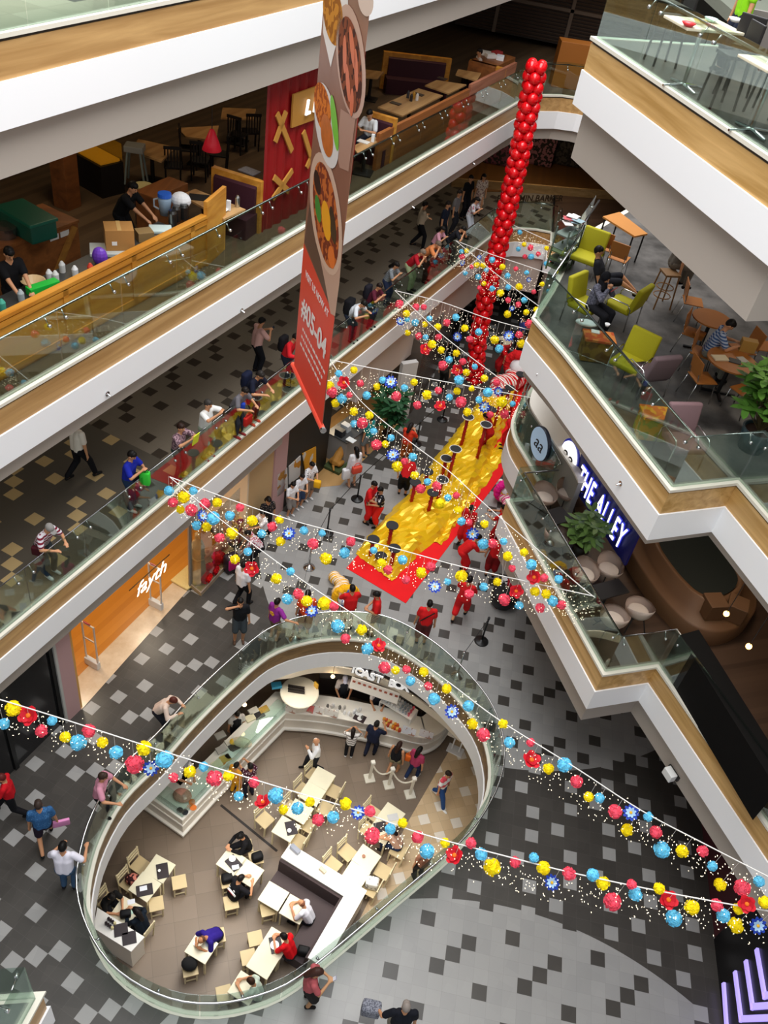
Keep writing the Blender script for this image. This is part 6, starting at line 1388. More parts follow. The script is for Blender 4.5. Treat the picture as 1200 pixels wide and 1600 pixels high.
bs0 = thing('bar_stool', 'tall rattan bar stool under the white overhang', 'stool', Vector((at(1048, 425, H2 + .8).xy[0], at(1048, 425, H2 + .8).xy[1], H2)), R(20))
obj('seat', box(BM(), (0, 0, .78), (.36, .36, .05), None, .015), M('7a5a38', .6), bs0)
for sx in (-1, 1):
    for sy in (-1, 1): obj('leg', bar(BM(), (.15 * sx, .15 * sy, .78), (.2 * sx, .2 * sy, 0), .018), M('8a6238', .6), bs0)
for z in (.25, .45): obj('foot_ring', tube(BM(), [(.19 * math.cos(k * PI / 6), .19 * math.sin(k * PI / 6), z) for k in range(12)], .012, 6, True), M('8a6238', .6), bs0)
for px, py, zt, w_, d_, h_, c, l in ((893, 352, 0, .7, .35, .95, '5d6a62', 'metal rack with magazines at the far corner of the upper cafe'), (882, 385, 0, .5, .4, .55, '4a5a3a', 'dark low cabinet below the magazine rack')):
    p = at(px, py, H2 + h_); r = thing('rack', l, 'rack', Vector((p.x, p.y, H2)), R(60))
    for k in range(3): obj('shelf', box(BM(), (0, 0, h_ * (k + .5) / 3), (w_, d_, .03)), M(c, .5), r)
    for sx in (-1, 1):
        for sy in (-1, 1): obj('post', box(BM(), (w_ * .48 * sx, d_ * .46 * sy, h_ * .5), (.03, .03, h_)), M(c, .5), r)
rnd = random.Random(21)
for i in range(9): o = tag(obj('magazine', box(BM(), (0, 0, .01 + .012 * i), (.26, .2, .012)), M(['c8c4c0', 'b04a50', '8aa0a8', 'e0dcd8'][i % 4]), None, False, at(893 + rnd.uniform(-9, 9), 348 + rnd.uniform(-4, 4), H2 + .96)), 'magazine lying on top of the metal rack', 'magazine', 'magazines on the metal rack'); o.rotation_euler = (0, 0, rnd.uniform(0, 3))
plant(1172, 700, H2, 'bushy green plant in a blue-grey pot inside the glass corner of the upper cafe', 1.15, .6, 46, '2c4248', '5a8a34', .34, .30, .42, 8)
CAFE = lambda px, py, fa, l, **k: person((lambda p: Vector((p.x, p.y, H2)))(at(px, py, H2 + .5)), fa, l, **dict(dict(sit=.44, lean=6, look=26), **k))
CAFE(925, 478, -35, 'person in black headscarf and grey patterned top looking at a phone in a lime chair', shirt=print_mat('4c4c58', '6c6c7a', 30, .5), pants='17171c', hs='hijab', hair='121217', sleeve='long', lh=(-.05, .25, 1.0), rh=(.05, .25, 1.0)); phone('red phone held by the person in the headscarf', 'b03a40')
CAFE(938, 440, -5, 'person lying back with bare legs stretched toward the aisle, facing the headscarf person', shirt='26262c', pants='1c1c22', legs='short', lean=-25, feet=((-.1, .75, .45), (.1, .78, .48)))
CAFE(1105, 550, -5, 'person in blue and white striped T-shirt reading at the near round table', shirt=stripes('3f5a8c', 'a8b4c8', 18), pants='8a8a80', hair='130f0e', lean=14, look=34, lh=(-.1, .42, .82), rh=(.12, .45, .82))
p = at(1052, 415, H2 + .85); person(Vector((p.x, p.y, H2 + .36)), 20, 'person in grey seated on the bar stool under the overhang', shirt='5d564e', pants='6a6258', sit=.46, lean=10)
# ---- topmost terrace
def hi_table(px, py, label, w_=.8):
    p = at(px, py, H3); r = thing('high_table', label, 'table', Vector((p.x, p.y, H3)), R(26))
    obj('tabletop', box(BM(), (0, 0, .88), (w_, .7, .04), None, .01), M('d8cfb4', .4), r); obj('column', bar(BM(), (0, 0, .04), (0, 0, .87), .035), CHR, r)
    for k in range(4): obj('foot', bar(BM(), (0, 0, .05), (.36 * math.cos(k * PI / 2), .36 * math.sin(k * PI / 2), .02), .03, .02), CHR, r)
    return r
hi_table(1066, 137, 'cream high table with plates and cups at the topmost right terrace', 1.0); hi_table(1171, 207, 'cream high table at the right picture edge of the topmost terrace')
for i, (px, py, c, l) in enumerate(((1075, 32, 'd8383c', 'red cup on the cream high table'), (1093, 28, 'e8c040', 'yellow packet on the cream high table'), (1110, 25, 'd0ece4', 'pale green plate on the cream high table'), (1148, 25, 'f4f4f4', 'white napkin stand on the cream high table'), (1165, 36, 'd88a50', 'orange plate on the cream high table'))):
    tag(obj('tableware', lathe(BM(), [(.06, 0), (.11, .05), (.03, .06)], 14), M(c, .3), None, True, at(px, py + 9, H3 + .905)), l, 'tableware')
bt0 = thing('bar_chair', 'x', 'chair', (0, 0, -50)); obj('seat', box(BM(), (0, 0, .7), (.4, .4, .05), None, .01), DK, bt0); obj('backrest', box(BM(), (0, -.2, .95), (.4, .04, .4), None, .015), DK, bt0)
for sx in (-1, 1):
    for sy in (-1, 1): obj('leg', bar(BM(), (.16 * sx, .16 * sy, .7), (.2 * sx, .2 * sy, 0), .02), DK, bt0)
for px, py, fa, l in ((1030, 100, 200, 'dark bar chair nearest the end of the topmost glass'), (1118, 165, 200, 'dark bar chair in the middle behind the topmost glass'), (1140, 150, 60, 'dark bar chair beside a second dark chair at the topmost glass'), (1188, 178, 60, 'dark bar chair at the right picture edge behind the topmost glass')): put3(bt0, px, py, 0, fa, l, H3)
person((lambda p: Vector((p.x, p.y, H3)))(at(1172, -12, H3 + 1.2)), 200, 'person in bright green top seen only by the waist at the top right', shirt='8fd61e', pants='1c2030')
tag(obj('grey_partition', box(BM(), (0, 0, .45), (4.6, .08, .9), None), M('77716b', .6), None, False, Vector((2.0, 5.2, H3))), 'low grey partition behind the topmost glass', 'partition')
for o in (tub0, lg0, pw0, bt0): pass
for (x, y, z, e) in ((2.6, 1.5, H2 - 1.25, 20), (1.2, 5.5, H2 - 1.25, 14), (3.2, 6.5, H3 - 1.25, 20), (2.6, 1.5, H3 - 1.25, 24), (4.2, -2.0, H3 - 1.25, 16), (3.8, -1.2, H2 - 1.25, 8)): area('terrace_lamp', (x, y, z), .8, e, col=(1, .86, .7))
# ================================================================ RESTAURANT ON THE SECOND GALLERY
YW = wood('yellow_pine', 'b3701e', 'd89a3c', .45, 72, .8); OW = wood('brown_pine', '6e3f1c', '94592a', .5, 20, .8); MAR = M('3a1220', .7, var=.12, sc_=30); BLK = M('17120f', .55)
def sL(px, py, off, ): q = onv(px, py, P0L - nL * off, 71.8); return (Vector((q.x, q.y, 0)) - (P0L - nL * off)).dot(dL), q.z
def lpath(s0, s1, off): return plan([Lpt(s0, off), Lpt(s1, off)])
s_end = sL(322, 332, .45)[0]
pt = thing('wood_partition', 'yellow pine partition with framed panels along the restaurant front', 'partition')
obj('boards', sweep(BM(), lpath(-13, s_end, .45), [(0, H2), (0, H2 + 1.04), (.06, H2 + 1.04), (.06, H2)]), YW, pt)
obj('cap_rail', sweep(BM(), lpath(-13, s_end, .42), [(0, H2 + 1.02), (0, H2 + 1.08), (.14, H2 + 1.08), (.14, H2 + 1.02)]), YW, pt)
bm = BM(); s = -12.6
while s < s_end - .5:
    for a, b, z0, z1 in ((s, s + .12, H2 + .05, H2 + 1.0), (s, s + 1.7, H2 + .9, H2 + 1.0), (s, s + 1.7, H2 + .05, H2 + .16)): sweep(bm, lpath(a, min(b, s_end), .425), [(0, z0), (0, z1), (.03, z1), (.03, z0)])
    s += 1.7
obj('panel_frames', bm, YW, pt)
ep = [Lpt(s_end, .42), Lpt(s_end + .9, .62)]
tag(obj('end_panel', sweep(BM(), plan(ep), [(0, H2), (0, H2 + 1.35), (.08, H2 + 1.35), (.08, H2)]), YW), 'taller yellow pine panel closing the right end of the long partition', 'partition')
# red corrugated front with crossed planks
r0, r1 = sL(414, 300, .5)[0], sL(556, 235, .5)[0]
cw = []; k = 0; s = r0
while s < r1: cw.append(Lpt(s, .5 + (.05 if k % 4 in (1, 2) else 0))); s += .09; k += 1
rw = thing('corrugated_wall', 'red corrugated restaurant front with crossed planks, half hidden by the banner', 'wall panel')
obj('sheet', sweep(BM(), plan(cw), [(0, H2), (0, H3 - 1.16), (.05, H3 - 1.16), (.05, H2)]), M('8e1214', .45), rw)
def plank(p, q, label):
    A = onv(*p, P0L - nL * .46, 71.8); B = onv(*q, P0L - nL * .46, 71.8); d = B - A; x = d.normalized(); mm = frame((A + B) / 2, x, nL.cross(x))
    b = BM(); box(b, (0, 0, 0), (d.length, .13, .035)); bmesh.ops.transform(b, matrix=mm, verts=b.verts); obj('plank', b, M('b98238', .5, var=.1), rw)
for p, q in (((433, 178), (456, 236)), ((447, 174), (430, 222)), ((474, 206), (486, 246)), ((486, 246), (479, 262)), ((428, 277), (451, 299)), ((457, 266), (426, 311))): plank(p, q, '')
bd = [onv(px, py, P0L - nL * .44, 71.8) for px, py in ((459, 148), (520, 126), (517, 178), (456, 200))]
b = BM(); vs = [b.verts.new(v) for v in bd] + [b.verts.new(v - nL * .04) for v in bd]
for f in ((0, 1, 2, 3), (7, 6, 5, 4), (0, 4, 5, 1), (1, 5, 6, 2), (2, 6, 7, 3), (3, 7, 4, 0)): b.faces.new([vs[i] for i in f])
obj('sign_board', b, M('b07c34', .5, var=.12, sc_=3), rw)
cl = onv(486, 166, P0L - nL * .42, 71.8); text('sign_letters', 'L E', .42, M('f4f4f0', .4, emit=.5), frame(cl + nL * .02, dL, (0, 0, 1)), rw, .02, 'CENTER', .01, .2)
# booths, tables, chairs
def rt(c, label, z=.75, mat=None, grp=None):
    q = [at(px, py, H2 + z) for px, py in c]; ct = sum(q, Vector()) / 4; r = thing('restaurant_table', label, 'table', Vector((ct.x, ct.y, H2)), 0, grp)
    obj('tabletop', prism(BM(), [tuple((p - ct)[:2]) for p in q], z - .04, z), mat or WT, r); obj('pedestal', bar(BM(), (0, 0, .03), (0, 0, z - .04), .05), BLK, r); obj('foot', box(BM(), (0, 0, .02), (.5, .5, .04), None, .01), BLK, r); return r
WT = wood('table_planks', '9a7044', 'c49c68', .4, 72, .7)
rt(((282, 304), (305, 295), (384, 327), (350, 342)), 'pale planked table with a black napkin and bottles beside the maroon booth'); rt(((216, 217), (275, 230), (252, 252), (205, 235)), 'dim brown table behind the black-clad worker'); rt(((277, 200), (342, 196), (337, 220), (290, 213)), 'dim brown table next to the red cone lamp')
rt(((348, 168), (400, 170), (396, 186), (345, 184)), 'dim brown table left of the red corrugated front'); rt(((590, 167), (654, 138), (692, 149), (629, 181)), 'long planked table with condiments, second from the far end'); rt(((664, 133), (682, 125), (729, 132), (701, 146)), 'planked table with a menu, nearest the far end'); rt(((550, 229), (584, 212), (593, 219), (560, 240)), 'planked table where the person in white T-shirt eats')
rt(((568, 108), (600, 112), (590, 122), (565, 120)), 'dim table in the shade right of the banner'); rt(((655, 96), (690, 95), (676, 105), (650, 102)), 'dim table with a lit plate in the far booth'); rt(((716, 108), (752, 114), (745, 126), (712, 116)), 'small planked table in front of the far maroon bench')
bc0 = thing('cafe_chair', 'x', 'chair', (0, 0, -50)); obj('seat', box(BM(), (0, 0, .45), (.4, .4, .04), None, .01), BLK, bc0)
for sx in (-1, 1): obj('leg', box(BM(), (.17 * sx, .17, .22), (.04, .04, .44)), BLK, bc0); obj('rear_leg', bar(BM(), (.17 * sx, -.18, 0), (.17 * sx, -.24, .95), .02, None, 6), BLK, bc0)
for k in range(4): obj('back_slat', box(BM(), (-.105 + .07 * k, -.215, .7), (.03, .02, .44), Euler((R(-4), 0, 0))), BLK, bc0)
obj('top_rail', box(BM(), (0, -.24, .93), (.4, .03, .07)), BLK, bc0)
for px, py, fa, l in ((270, 258, 110, 'black wooden chair in front of the table behind the worker'), (312, 250, 100, 'black wooden chair in front of the table with the cone lamp'), (342, 240, 190, 'black wooden chair right of the cone lamp'), (296, 232, 20, 'black wooden chair between the two dim tables'), (392, 205, 120, 'black wooden chair beside the red corrugated front'), (372, 210, 80, 'black wooden chair under the dim table left of the red front')): put3(bc0, px, py, .45, fa, l)
def booth(a, b, label, h=1.15, off=.5, deep=.55):
    A, B = at(*a, H2 + h), at(*b, H2 + h); A.z = B.z = 0; r = thing('booth_seat', label, 'booth')
    P = [A, B]; obj('frame', sweep(BM(), plan(P), [(-.05, H2), (-.05, H2 + h), (.09, H2 + h), (.09, H2)]), YW, r)
    for sd, nm in ((-1, 'front_pad'), (1, 'rear_pad')): obj(nm, sweep(BM(), plan([A.lerp(B, .08), A.lerp(B, .92)]), [(-.052 if sd < 0 else .092, H2 + .45), (-.052 if sd < 0 else .092, H2 + h - .12), (-.12 if sd < 0 else .16, H2 + h - .16), (-.14 if sd < 0 else .18, H2 + .45)]), MAR, r)
    obj('seat', sweep(BM(), plan([A.lerp(B, .05), A.lerp(B, .95)]), [(-.05, H2), (-.05, H2 + .45), (-deep, H2 + .45), (-deep, H2)]), MAR, r); return r
booth((332, 260), (410, 284), 'booth with pine frame and maroon padding right of the pale planked table'); booth((576, 173), (620, 186), 'booth with pine frame behind the person in white T-shirt'); booth((600, 80), (706, 92), 'dark booth at the back beside the dim lit plate', 1.1); booth((735, 93), (792, 108), 'maroon bench near the far end in front of the buffet counter', 1.0)
lowp = lpath(sL(592, 226, .45)[0], sL(733, 147, .45)[0], .45); tag(obj('low_wall', sweep(BM(), lowp, [(0, H2), (0, H2 + .95), (.1, H2 + .95), (.1, H2)]), wood('red_pine', '7a4420', 'a8642c', .5, 72)), 'orange pine low wall under the long planked tables', 'partition')
lowp = lpath(sL(735, 146, .45)[0], sL(806, 108, .45)[0], .45); tag(obj('low_wall', sweep(BM(), lowp, [(0, H2), (0, H2 + 1.05), (.1, H2 + 1.05), (.1, H2)]), wood('rose_pine', '8a5038', 'b0745a', .5, 72)), 'reddish pine low wall running to the far end behind the balloons', 'partition')
def H2box(name, px, py, zt, s, col, label, cat, rz=0.0, bev=.01, var=0, rough=.5):
    o = obj(name, box(BM(), (0, 0, s[2] / 2), s, None, bev), M(col, rough, var=var) if isinstance(col, str) else col, None, False, at(px, py, H2 + zt)); o.rotation_euler = (0, 0, R(rz)); return tag(o, label, cat)
bf_ = H2box('buffet_counter', 770, 92, 1.0, (2.0, .9, 1.0), OW, 'buffet counter with plates at the far end of the restaurant', 'counter', 72); bf_.location.z = H2
for i, (px, py, c, l) in enumerate(((758, 86, 'e8e4dc', 'white bowl on the buffet counter, left'), (766, 90, 'f0ece6', 'white cloth heap in the middle of the buffet counter'), (776, 86, 'b03a3a', 'red and white tin on the buffet counter'), (781, 93, 'eef0f4', 'white paper at the near end of the buffet counter'))): H2box('tableware', px, py, 1.0, (.35, .25, .12), c, l, 'tableware', 30 * i)
ob = H2box('orange_booth', 894, 137, 0, (1.7, .6, 1.5), '8a5018', 'tall orange booth back at the far end under the blinds', 'booth', 10, .02); 
# far end window with blinds
wn = thing('window_blinds', 'dark window with closed brown blinds at the far end of the restaurant', 'blinds', (-2.0, 27.5, H2))
obj('frame', box(BM(), (0, 0, 1.9), (9.0, .08, 3.3)), M('2a211c', .6), wn); bm = BM()
for k in range(26): box(bm, (0, -.07, .35 + .12 * k), (8.8, .04, .07), Euler((R(30), 0, 0)))
obj('slats', bm, M('4a3c34', .6), wn)
for x in (-2.9, 0, 2.9): obj('mullion', box(BM(), (x, -.1, 1.9), (.14, .06, 3.3)), M('6a5c52', .6), wn)
obj('transom', box(BM(), (0, -.1, 1.5), (8.8, .06, .12)), M('6a5c52', .6), wn)
# small things on tables
def onT(name, px, py, bm, mat, label, cat, z=.752, grp=None): return tag(obj(name, bm, mat, None, False, at(px, py, H2 + z)), label, cat, grp)
onT('napkin', 311, 309, box(BM(), (0, 0, .008), (.42, .3, .016), Euler((0, 0, R(15)))), M('1c1918', .9), 'black napkin on the pale planked table', 'napkin'); onT('plate_stack', 348, 330, lathe(BM(), [(.07, 0), (.12, .05), (.11, .06)], 14), M('efece6', .3), 'white plate stack on the pale planked table', 'plates'); onT('napkin_dispenser', 357, 329, box(BM(), (0, 0, .11), (.09, .06, .22), None, .01), M('e8e8ea', .4), 'white napkin dispenser on the pale planked table', 'dispenser'); onT('shaker', 371, 323, lathe(BM(), [(.05, 0), (.05, .2), (.03, .24)], 12), STEEL, 'steel shaker at the end of the pale planked table', 'shaker')
for i, (px, py) in enumerate(((642, 158), (646, 154), (651, 157), (637, 153))): onT('condiment', px, py, lathe(BM(), [(.045, 0), (.045, .15), (.02, .2)], 10), M(['2a2422', 'b8862e', 'd8d4cc', '3a3a40'][i], .35), ['dark sauce bottle in the condiment group on the long planked table', 'amber sauce bottle in the condiment group on the long planked table', 'white shaker in the condiment group on the long planked table', 'grey shaker in the condiment group on the long planked table'][i], 'condiment')
for px, py, l in ((618, 162, 'dark framed menu tray at the left of the long planked table'), (654, 148, 'dark framed menu tray at the right of the long planked table'), (691, 123, 'menu tray on the table nearest the far end'), (568, 222, 'white plate of food before the person in white T-shirt')): onT('menu_tray', px, py, box(BM(), (0, 0, .01), (.3, .2, .02), Euler((0, 0, R(-15)))), M('d8d4cc' if 'white' in l else '3c302a', .5), l, 'tray')
onT('napkin_dispenser', 582, 222, box(BM(), (0, 0, .1), (.08, .06, .2), None, .01), M('eceef0', .4), 'white napkin dispenser before the person in white T-shirt', 'dispenser'); onT('magazine', 390, 268, box(BM(), (0, 0, .01), (.42, .3, .02), Euler((0, 0, R(-20)))), M('8a8a92', .5, var=.5), 'black and white magazine lying behind the maroon booth', 'magazine', 1.0)
# red cone lamp
p = at(331, 234, H2 + 1.7); cl_ = thing('cone_lamp', 'red cone-shaped pendant lamp hanging over a dim table', 'lamp', p)
obj('shade', lathe(BM(), [(.20, 0), (.15, .16), (.05, .40), (.02, .42)], 20), M('c01c2c', .4, emit=.12), cl_, True); obj('cord', bar(BM(), (0, 0, .4), (0, 0, 1.9), .008), BLK, cl_)
# kitchen side: counters, boxes, staff
pk = [at(px, py, H2 + 1.12) for px, py in ((16, 384), (121, 345))]
kc = thing('timber_counter', 'rough timber kitchen counter with a diagonal brace under the green crate', 'counter')
K0, K1 = Vector((pk[0].x, pk[0].y, 0)), Vector((pk[1].x, pk[1].y, 0)); kd = (K1 - K0).normalized(); kn_ = Vector((kd.y, -kd.x, 0))
obj('front', sweep(BM(), [K0 - kd * .6, K1], [(0, H2), (0, H2 + 1.1), (.06, H2 + 1.1), (.06, H2)]), OW, kc); obj('top', sweep(BM(), [K0 - kd * .6, K1], [(-.04, H2 + 1.1), (-.04, H2 + 1.15), (.9, H2 + 1.15), (.9, H2 + 1.1)]), OW, kc)
A = K0.lerp(K1, .45) + Vector((0, 0, H2 + .05)) + kn_ * .03; B = K1 + Vector((0, 0, H2 + 1.05)) - kd * .1 + kn_ * .03; d = B - A; b = BM(); box(b, (0, 0, 0), (d.length, .12, .04)); bmesh.ops.transform(b, matrix=frame((A + B) / 2, d, kn_.cross(d)), verts=b.verts); obj('brace', b, wood('brace_pine', '8a5a26', 'a8742f', .5, 0), kc)
for k in range(2): obj('notice', box(BM(), tuple(K0.lerp(K1, .62 + .16 * k) + kn_ * .012 + Vector((0, 0, H2 + .98))), (.2, .01, .1), Euler((0, 0, math.atan2(kd.y, kd.x)))), M('d8d4cc'), kc)
H2box('timber_post', 106, 322, 0.0, (.4, .4, 1.5), OW, 'thick timber post behind the rough kitchen counter', 'post', 72)
cg = thing('green_crate', 'dark green lidded crate on the rough timber counter', 'crate', at(45, 362, H2 + 1.15), R(-28)); obj('tub', box(BM(), (0, 0, .16), (.95, .52, .32), None, .03), M('0f4a3a', .45), cg); obj('lid', box(BM(), (0, 0, .34), (1.0, .57, .06), None, .015), M('125a46', .4), cg)
onT('steel_pot', 8, 368, lathe(BM(), [(.2, 0), (.22, .18), (.1, .2)], 18), M('9a948c', .25, .9), 'steel pot at the left picture edge on the rough counter', 'pot', 1.15)
ct_ = thing('service_counter', 'dark service counter just behind the yellow pine partition', 'counter'); obj('top', sweep(BM(), lpath(-13, s_end - .6, .52), [(0, H2 + .88), (0, H2 + .92), (.62, H2 + .92), (.62, H2 + .88)]), M('3a3a38', .4), ct_); obj('body', sweep(BM(), lpath(-13, s_end - .6, .54), [(0, H2), (0, H2 + .88), (.56, H2 + .88), (.56, H2)]), BLK, ct_)
bxp = at(187, 384, H2 + .98); cb = thing('cardboard_box', 'brown cardboard box standing on steel trays behind the partition', 'box', bxp, R(28)); obj('carton', box(BM(), (0, 0, .19), (.5, .40, .38), None, .005), M('a9793f', .8, var=.06), cb); obj('tape', box(BM(), (0, 0, .383), (.07, .40, .004)), M('c09a5e', .5), cb); obj('sticker', box(BM(), (-.1, -.203, .14), (.09, .004, .07)), M('e4e0d8'), cb)
H2box('steel_tray', 172, 393, .92, (.7, .45, .06), 'b9beb8', 'stacked steel trays under the cardboard box', 'tray', 25, .01, 0, .3); H2box('cardboard_box', 226, 374, .92, (.3, .25, .18), '8a7048', 'small open cardboard box right of the big one', 'box', 40); H2box('paper_stack', 251, 360, .92, (.42, .3, .05), 'cfe0dc', 'pale stack of paper on the service counter', 'paper', 25)
pj = at(258, 335, H2 + .95); jg = thing('water_jug', 'clear jug with a blue lid behind the partition end', 'jug', pj); obj('jug', lathe(BM(), [(.10, 0), (.13, .3), (.12, .36)], 16), M('9ab0c4', .2), jg, True); obj('lid', lathe(BM(), [(.135, .36), (.13, .43)], 16), M('2a62c8', .4), jg); obj('handle', tube(BM(), [(-.13, 0, .3), (-.22, 0, .26), (-.22, 0, .12), (-.12, 0, .08)], .018), M('b8c8d8', .3), jg)
o = onT('cloth', 283, 322, ball(BM(), (0, 0, .12), (.2, .16, .16), 14, 9), M('e8e8e8', .9, var=.08, sc_=14), 'white cloth heaped on steel jugs beside the blue-lidded jug', 'cloth', 1.1)
for i, (px, py) in enumerate(((276, 345), (288, 342), (270, 352))): onT('steel_jug', px, py, lathe(BM(), [(.08, 0), (.09, .25), (.07, .3)], 14), M('6a6a68', .2, .9), ['steel jug under the white cloth, left', 'steel jug under the white cloth, right', 'steel jug in front of the white cloth'][i], 'jug', .92)
H2box('timber_bench', 255, 356, .0, (1.1, .5, .9), OW, 'small timber bench under the jugs', 'bench', 72)
onT('purple_bag', 157, 412, ball(BM(), (0, 0, .14), (.14, .11, .17), 12, 9), M('6a3ab0', .35, var=.3, sc_=14), 'purple plastic bag on the service counter', 'bag', .92); onT('green_crate', 68, 455, box(BM(), (0, 0, .07), (.55, .16, .14), Euler((0, 0, R(60))), .01), M('1fae3a', .4), 'bright green flat carton on the service counter', 'carton', .92); onT('mixing_bowl', 53, 448, lathe(BM(), [(.1, 0), (.2, .12), (.19, .12), (.08, .03)], 18), M('d8b888', .4), 'beige mixing bowl on the service counter', 'bowl', .92)
for i, (px, py, c, l) in enumerate(((34, 470, 'a8b0b0', 'clear squeeze bottle nearest the left on the service counter'), (88, 440, 'd4d4d0', 'white bottle right of the green flat carton'), (78, 438, 'dcdcda', 'white bucket right of the mixing bowl'), (5, 485, '4aa890', 'teal bottle at the left picture edge'), (98, 425, 'c8c8c4', 'grey cone-tipped bottle on the service counter'), (118, 432, 'd8d8d6', 'white tub near the purple bag'), (142, 428, 'b83a2a', 'red packet beside the purple bag'))): onT('bottle', px, py, lathe(BM(), [(.05, 0), (.055, .14), (.02, .2)], 12), M(c, .35), l, 'bottle', .92)
ds = thing('display_case', 'dim glass display case glowing amber in the kitchen', 'display case', at(150, 290, H2 + .0), R(-30)); obj('base', box(BM(), (0, 0, .35), (1.3, .6, .7)), BLK, ds); obj('glow_tray', box(BM(), (0, 0, .74), (1.2, .5, .05)), M('b07a1c', .3, .3, emit=.25), ds); obj('glass', box(BM(), (0, 0, .92), (1.28, .58, .36)), glass('amber_glass', (.95, .85, .55), .3), ds)
bb0 = thing('baby_chair', 'grey plastic high seat beside the kitchen', 'chair', at(213, 285, H2 + .2), R(10)); obj('tray', box(BM(), (0, 0, .78), (.42, .34, .14), None, .02), M('8a8a84', .5), bb0)
for sx in (-1, 1):
    for sy in (-1, 1): obj('leg', bar(BM(), (.14 * sx, .12 * sy, .72), (.22 * sx, .18 * sy, 0), .025), M('7a8680', .5), bb0)
onT('round_stool_top', 224, 292, lathe(BM(), [(.2, 0), (.2, .04)], 20), M('c8bc84', .6), 'round pale lid on a dark bin beside the worker', 'bin lid', .8); tag(obj('bin', lathe(BM(), [(.19, 0), (.21, .8)], 18), M('1c2030', .5), None, False, (lambda v: Vector((v.x, v.y, H2)))(at(224, 292, H2 + .8))), 'dark bin under the round pale lid', 'bin')
RW = lambda px, py, zt, fa, l, **k: person((lambda v: Vector((v.x, v.y, H2)))(at(px, py, H2 + zt)), fa, l, **k)
RW(196, 300, 1.35, -10, 'worker in black bending over the counter near the cardboard box', shirt='121214', pants='101012', lean=28, lh=(-.12, .5, .95), rh=(.12, .5, .95), hair='0f0d0c', H=1.7)
RW(14, 410, 1.35, -35, 'kitchen worker in black preparing food at the left picture edge', shirt='0f0f12', pants='101012', lh=(-.1, .45, 1.0), rh=(.12, .45, 1.0), hair='0f0d0c', look=32, H=1.66)
RW(578, 214, .55, 250, 'person in white T-shirt dining beside the banner', shirt='d9dcde', pants='22242c', sit=.46, lean=14, look=26, lh=(-.1, .42, .82), rh=(.1, .42, .82))
RW(750, 92, 1.0, 200, 'diner in dim light near the far buffet counter', shirt='b8aea6', pants='2a2420', sit=.46)
# ================================================================ GROUND-FLOOR SHOPS
def fl_poly(name, pts, z, mat): p = [at(x, y, z) for x, y in pts]; return struct(name, prism(BM(), [tuple(q[:2]) for q in p], z - .004, z), mat)
PINK = M('c09a98', .6)
F = lambda s, o=0.0: Lpt(s, .44 + o)
sF = lambda px, py: (Vector((at(px, py, 0).x, at(px, py, 0).y, 0)) - P0L).dot(dL)
s_a, s_b, s_c, s_d, s_e = sF(90, 1122), sF(97, 1121), sF(127, 1109), sF(297, 918), sF(361, 862)
# dark shop front at the near left
wall('wall_dark_shop', F(-14, .1), F(s_a, .1), 0, 3.7, M('141416', .15, spec=.6), .06)
for k in range(5): struct('trim_mullion', sweep(BM(), plan([F(s_a - 1.4 * k - .1, .02), F(s_a - 1.4 * k, .02)]), [(0, 0), (0, 3.7), (.08, 3.7), (.08, 0)]), M('0b0b0c', .4))
struct('trim_grey_strip', sweep(BM(), plan([F(s_a, -.02), F(s_b, -.02)]), [(0, 0), (0, 3.7), (.5, 3.7), (.5, 0)]), M('b9b8b2', .5))
struct('wall_pink_pillar', sweep(BM(), plan([F(s_b, -.02), F(s_c, -.02)]), [(0, 0), (0, 3.7), (1.2, 3.7), (1.2, 0)]), PINK)
fl_poly('floor_shop_cream', [(127, 1109), (297, 918), (365, 858), (345, 842), (296, 884), (119, 1060)], .006, concrete_mat('cream_marble', 'cfb392', 'e2ccb0', 2.0, .2))
fl_poly('floor_shop_wood', [(119, 1060), (296, 884), (345, 842), (150, 700), (-80, 880), (0, 1000)], .004, planks_mat('orange_oak', 'b5701c', 'd0892e', 71.4, .16, .35))
wall('wall_shop_side', F(s_c, .0), F(s_c, 5.0), 0, 3.7, M('d9a45a', .6)); wall('wall_shop_back', F(s_c, 5.2), F(s_e + .5, 5.2), 0, 3.7, M('d9a050', .6))
wall('wall_shop_far', F(s_e + .6, .1), F(s_e + .6, 5.2), 0, 3.7, M('e3d2b4', .6))
def gate(px, py, label):
    p = at(px, py, 0); r = thing('security_gate', label, 'security gate', p, R(-18)); AC = M('d9cfc4', .15)
    obj('foot', box(BM(), (0, 0, .12), (.42, .12, .24), None, .02), M('d8d8d8', .4), r); obj('outer_post', box(BM(), (.18, 0, .85), (.04, .04, 1.4), None, .01), AC, r); obj('inner_post', box(BM(), (-.18, 0, .85), (.04, .04, 1.4), None, .01), AC, r); obj('top_bar', box(BM(), (0, 0, 1.56), (.40, .04, .04), None, .01), AC, r); obj('cross_bar', box(BM(), (0, 0, 1.0), (.34, .03, .03)), AC, r); obj('lamp_strip', box(BM(), (-.02, 0, 1.60), (.2, .03, .03)), M('a01828', .4), r)
gate(145, 1040, 'clear security gate nearest the pink pillar at the orange shop entrance'); gate(244, 948, 'clear security gate under the white script sign at the orange shop entrance')
sc0 = onv(236, 905, P0L - nL * .15, 71.8); fs = thing('script_sign', 'glowing white script sign over the orange shop entrance', 'sign', sc0); text('script_letters', 'fayth', .56, M('fff4e0', .4, emit=.9), frame((0, 0, 0), dL, (0, 0, 1)), fs, .006, 'CENTER', .0, .35); obj('carrier_bar', sweep(BM(), plan([dL * -.7, dL * .75]), [(.04, .18), (.04, .2), (.06, .2), (.06, .18)]), M('6a4a20'), fs)
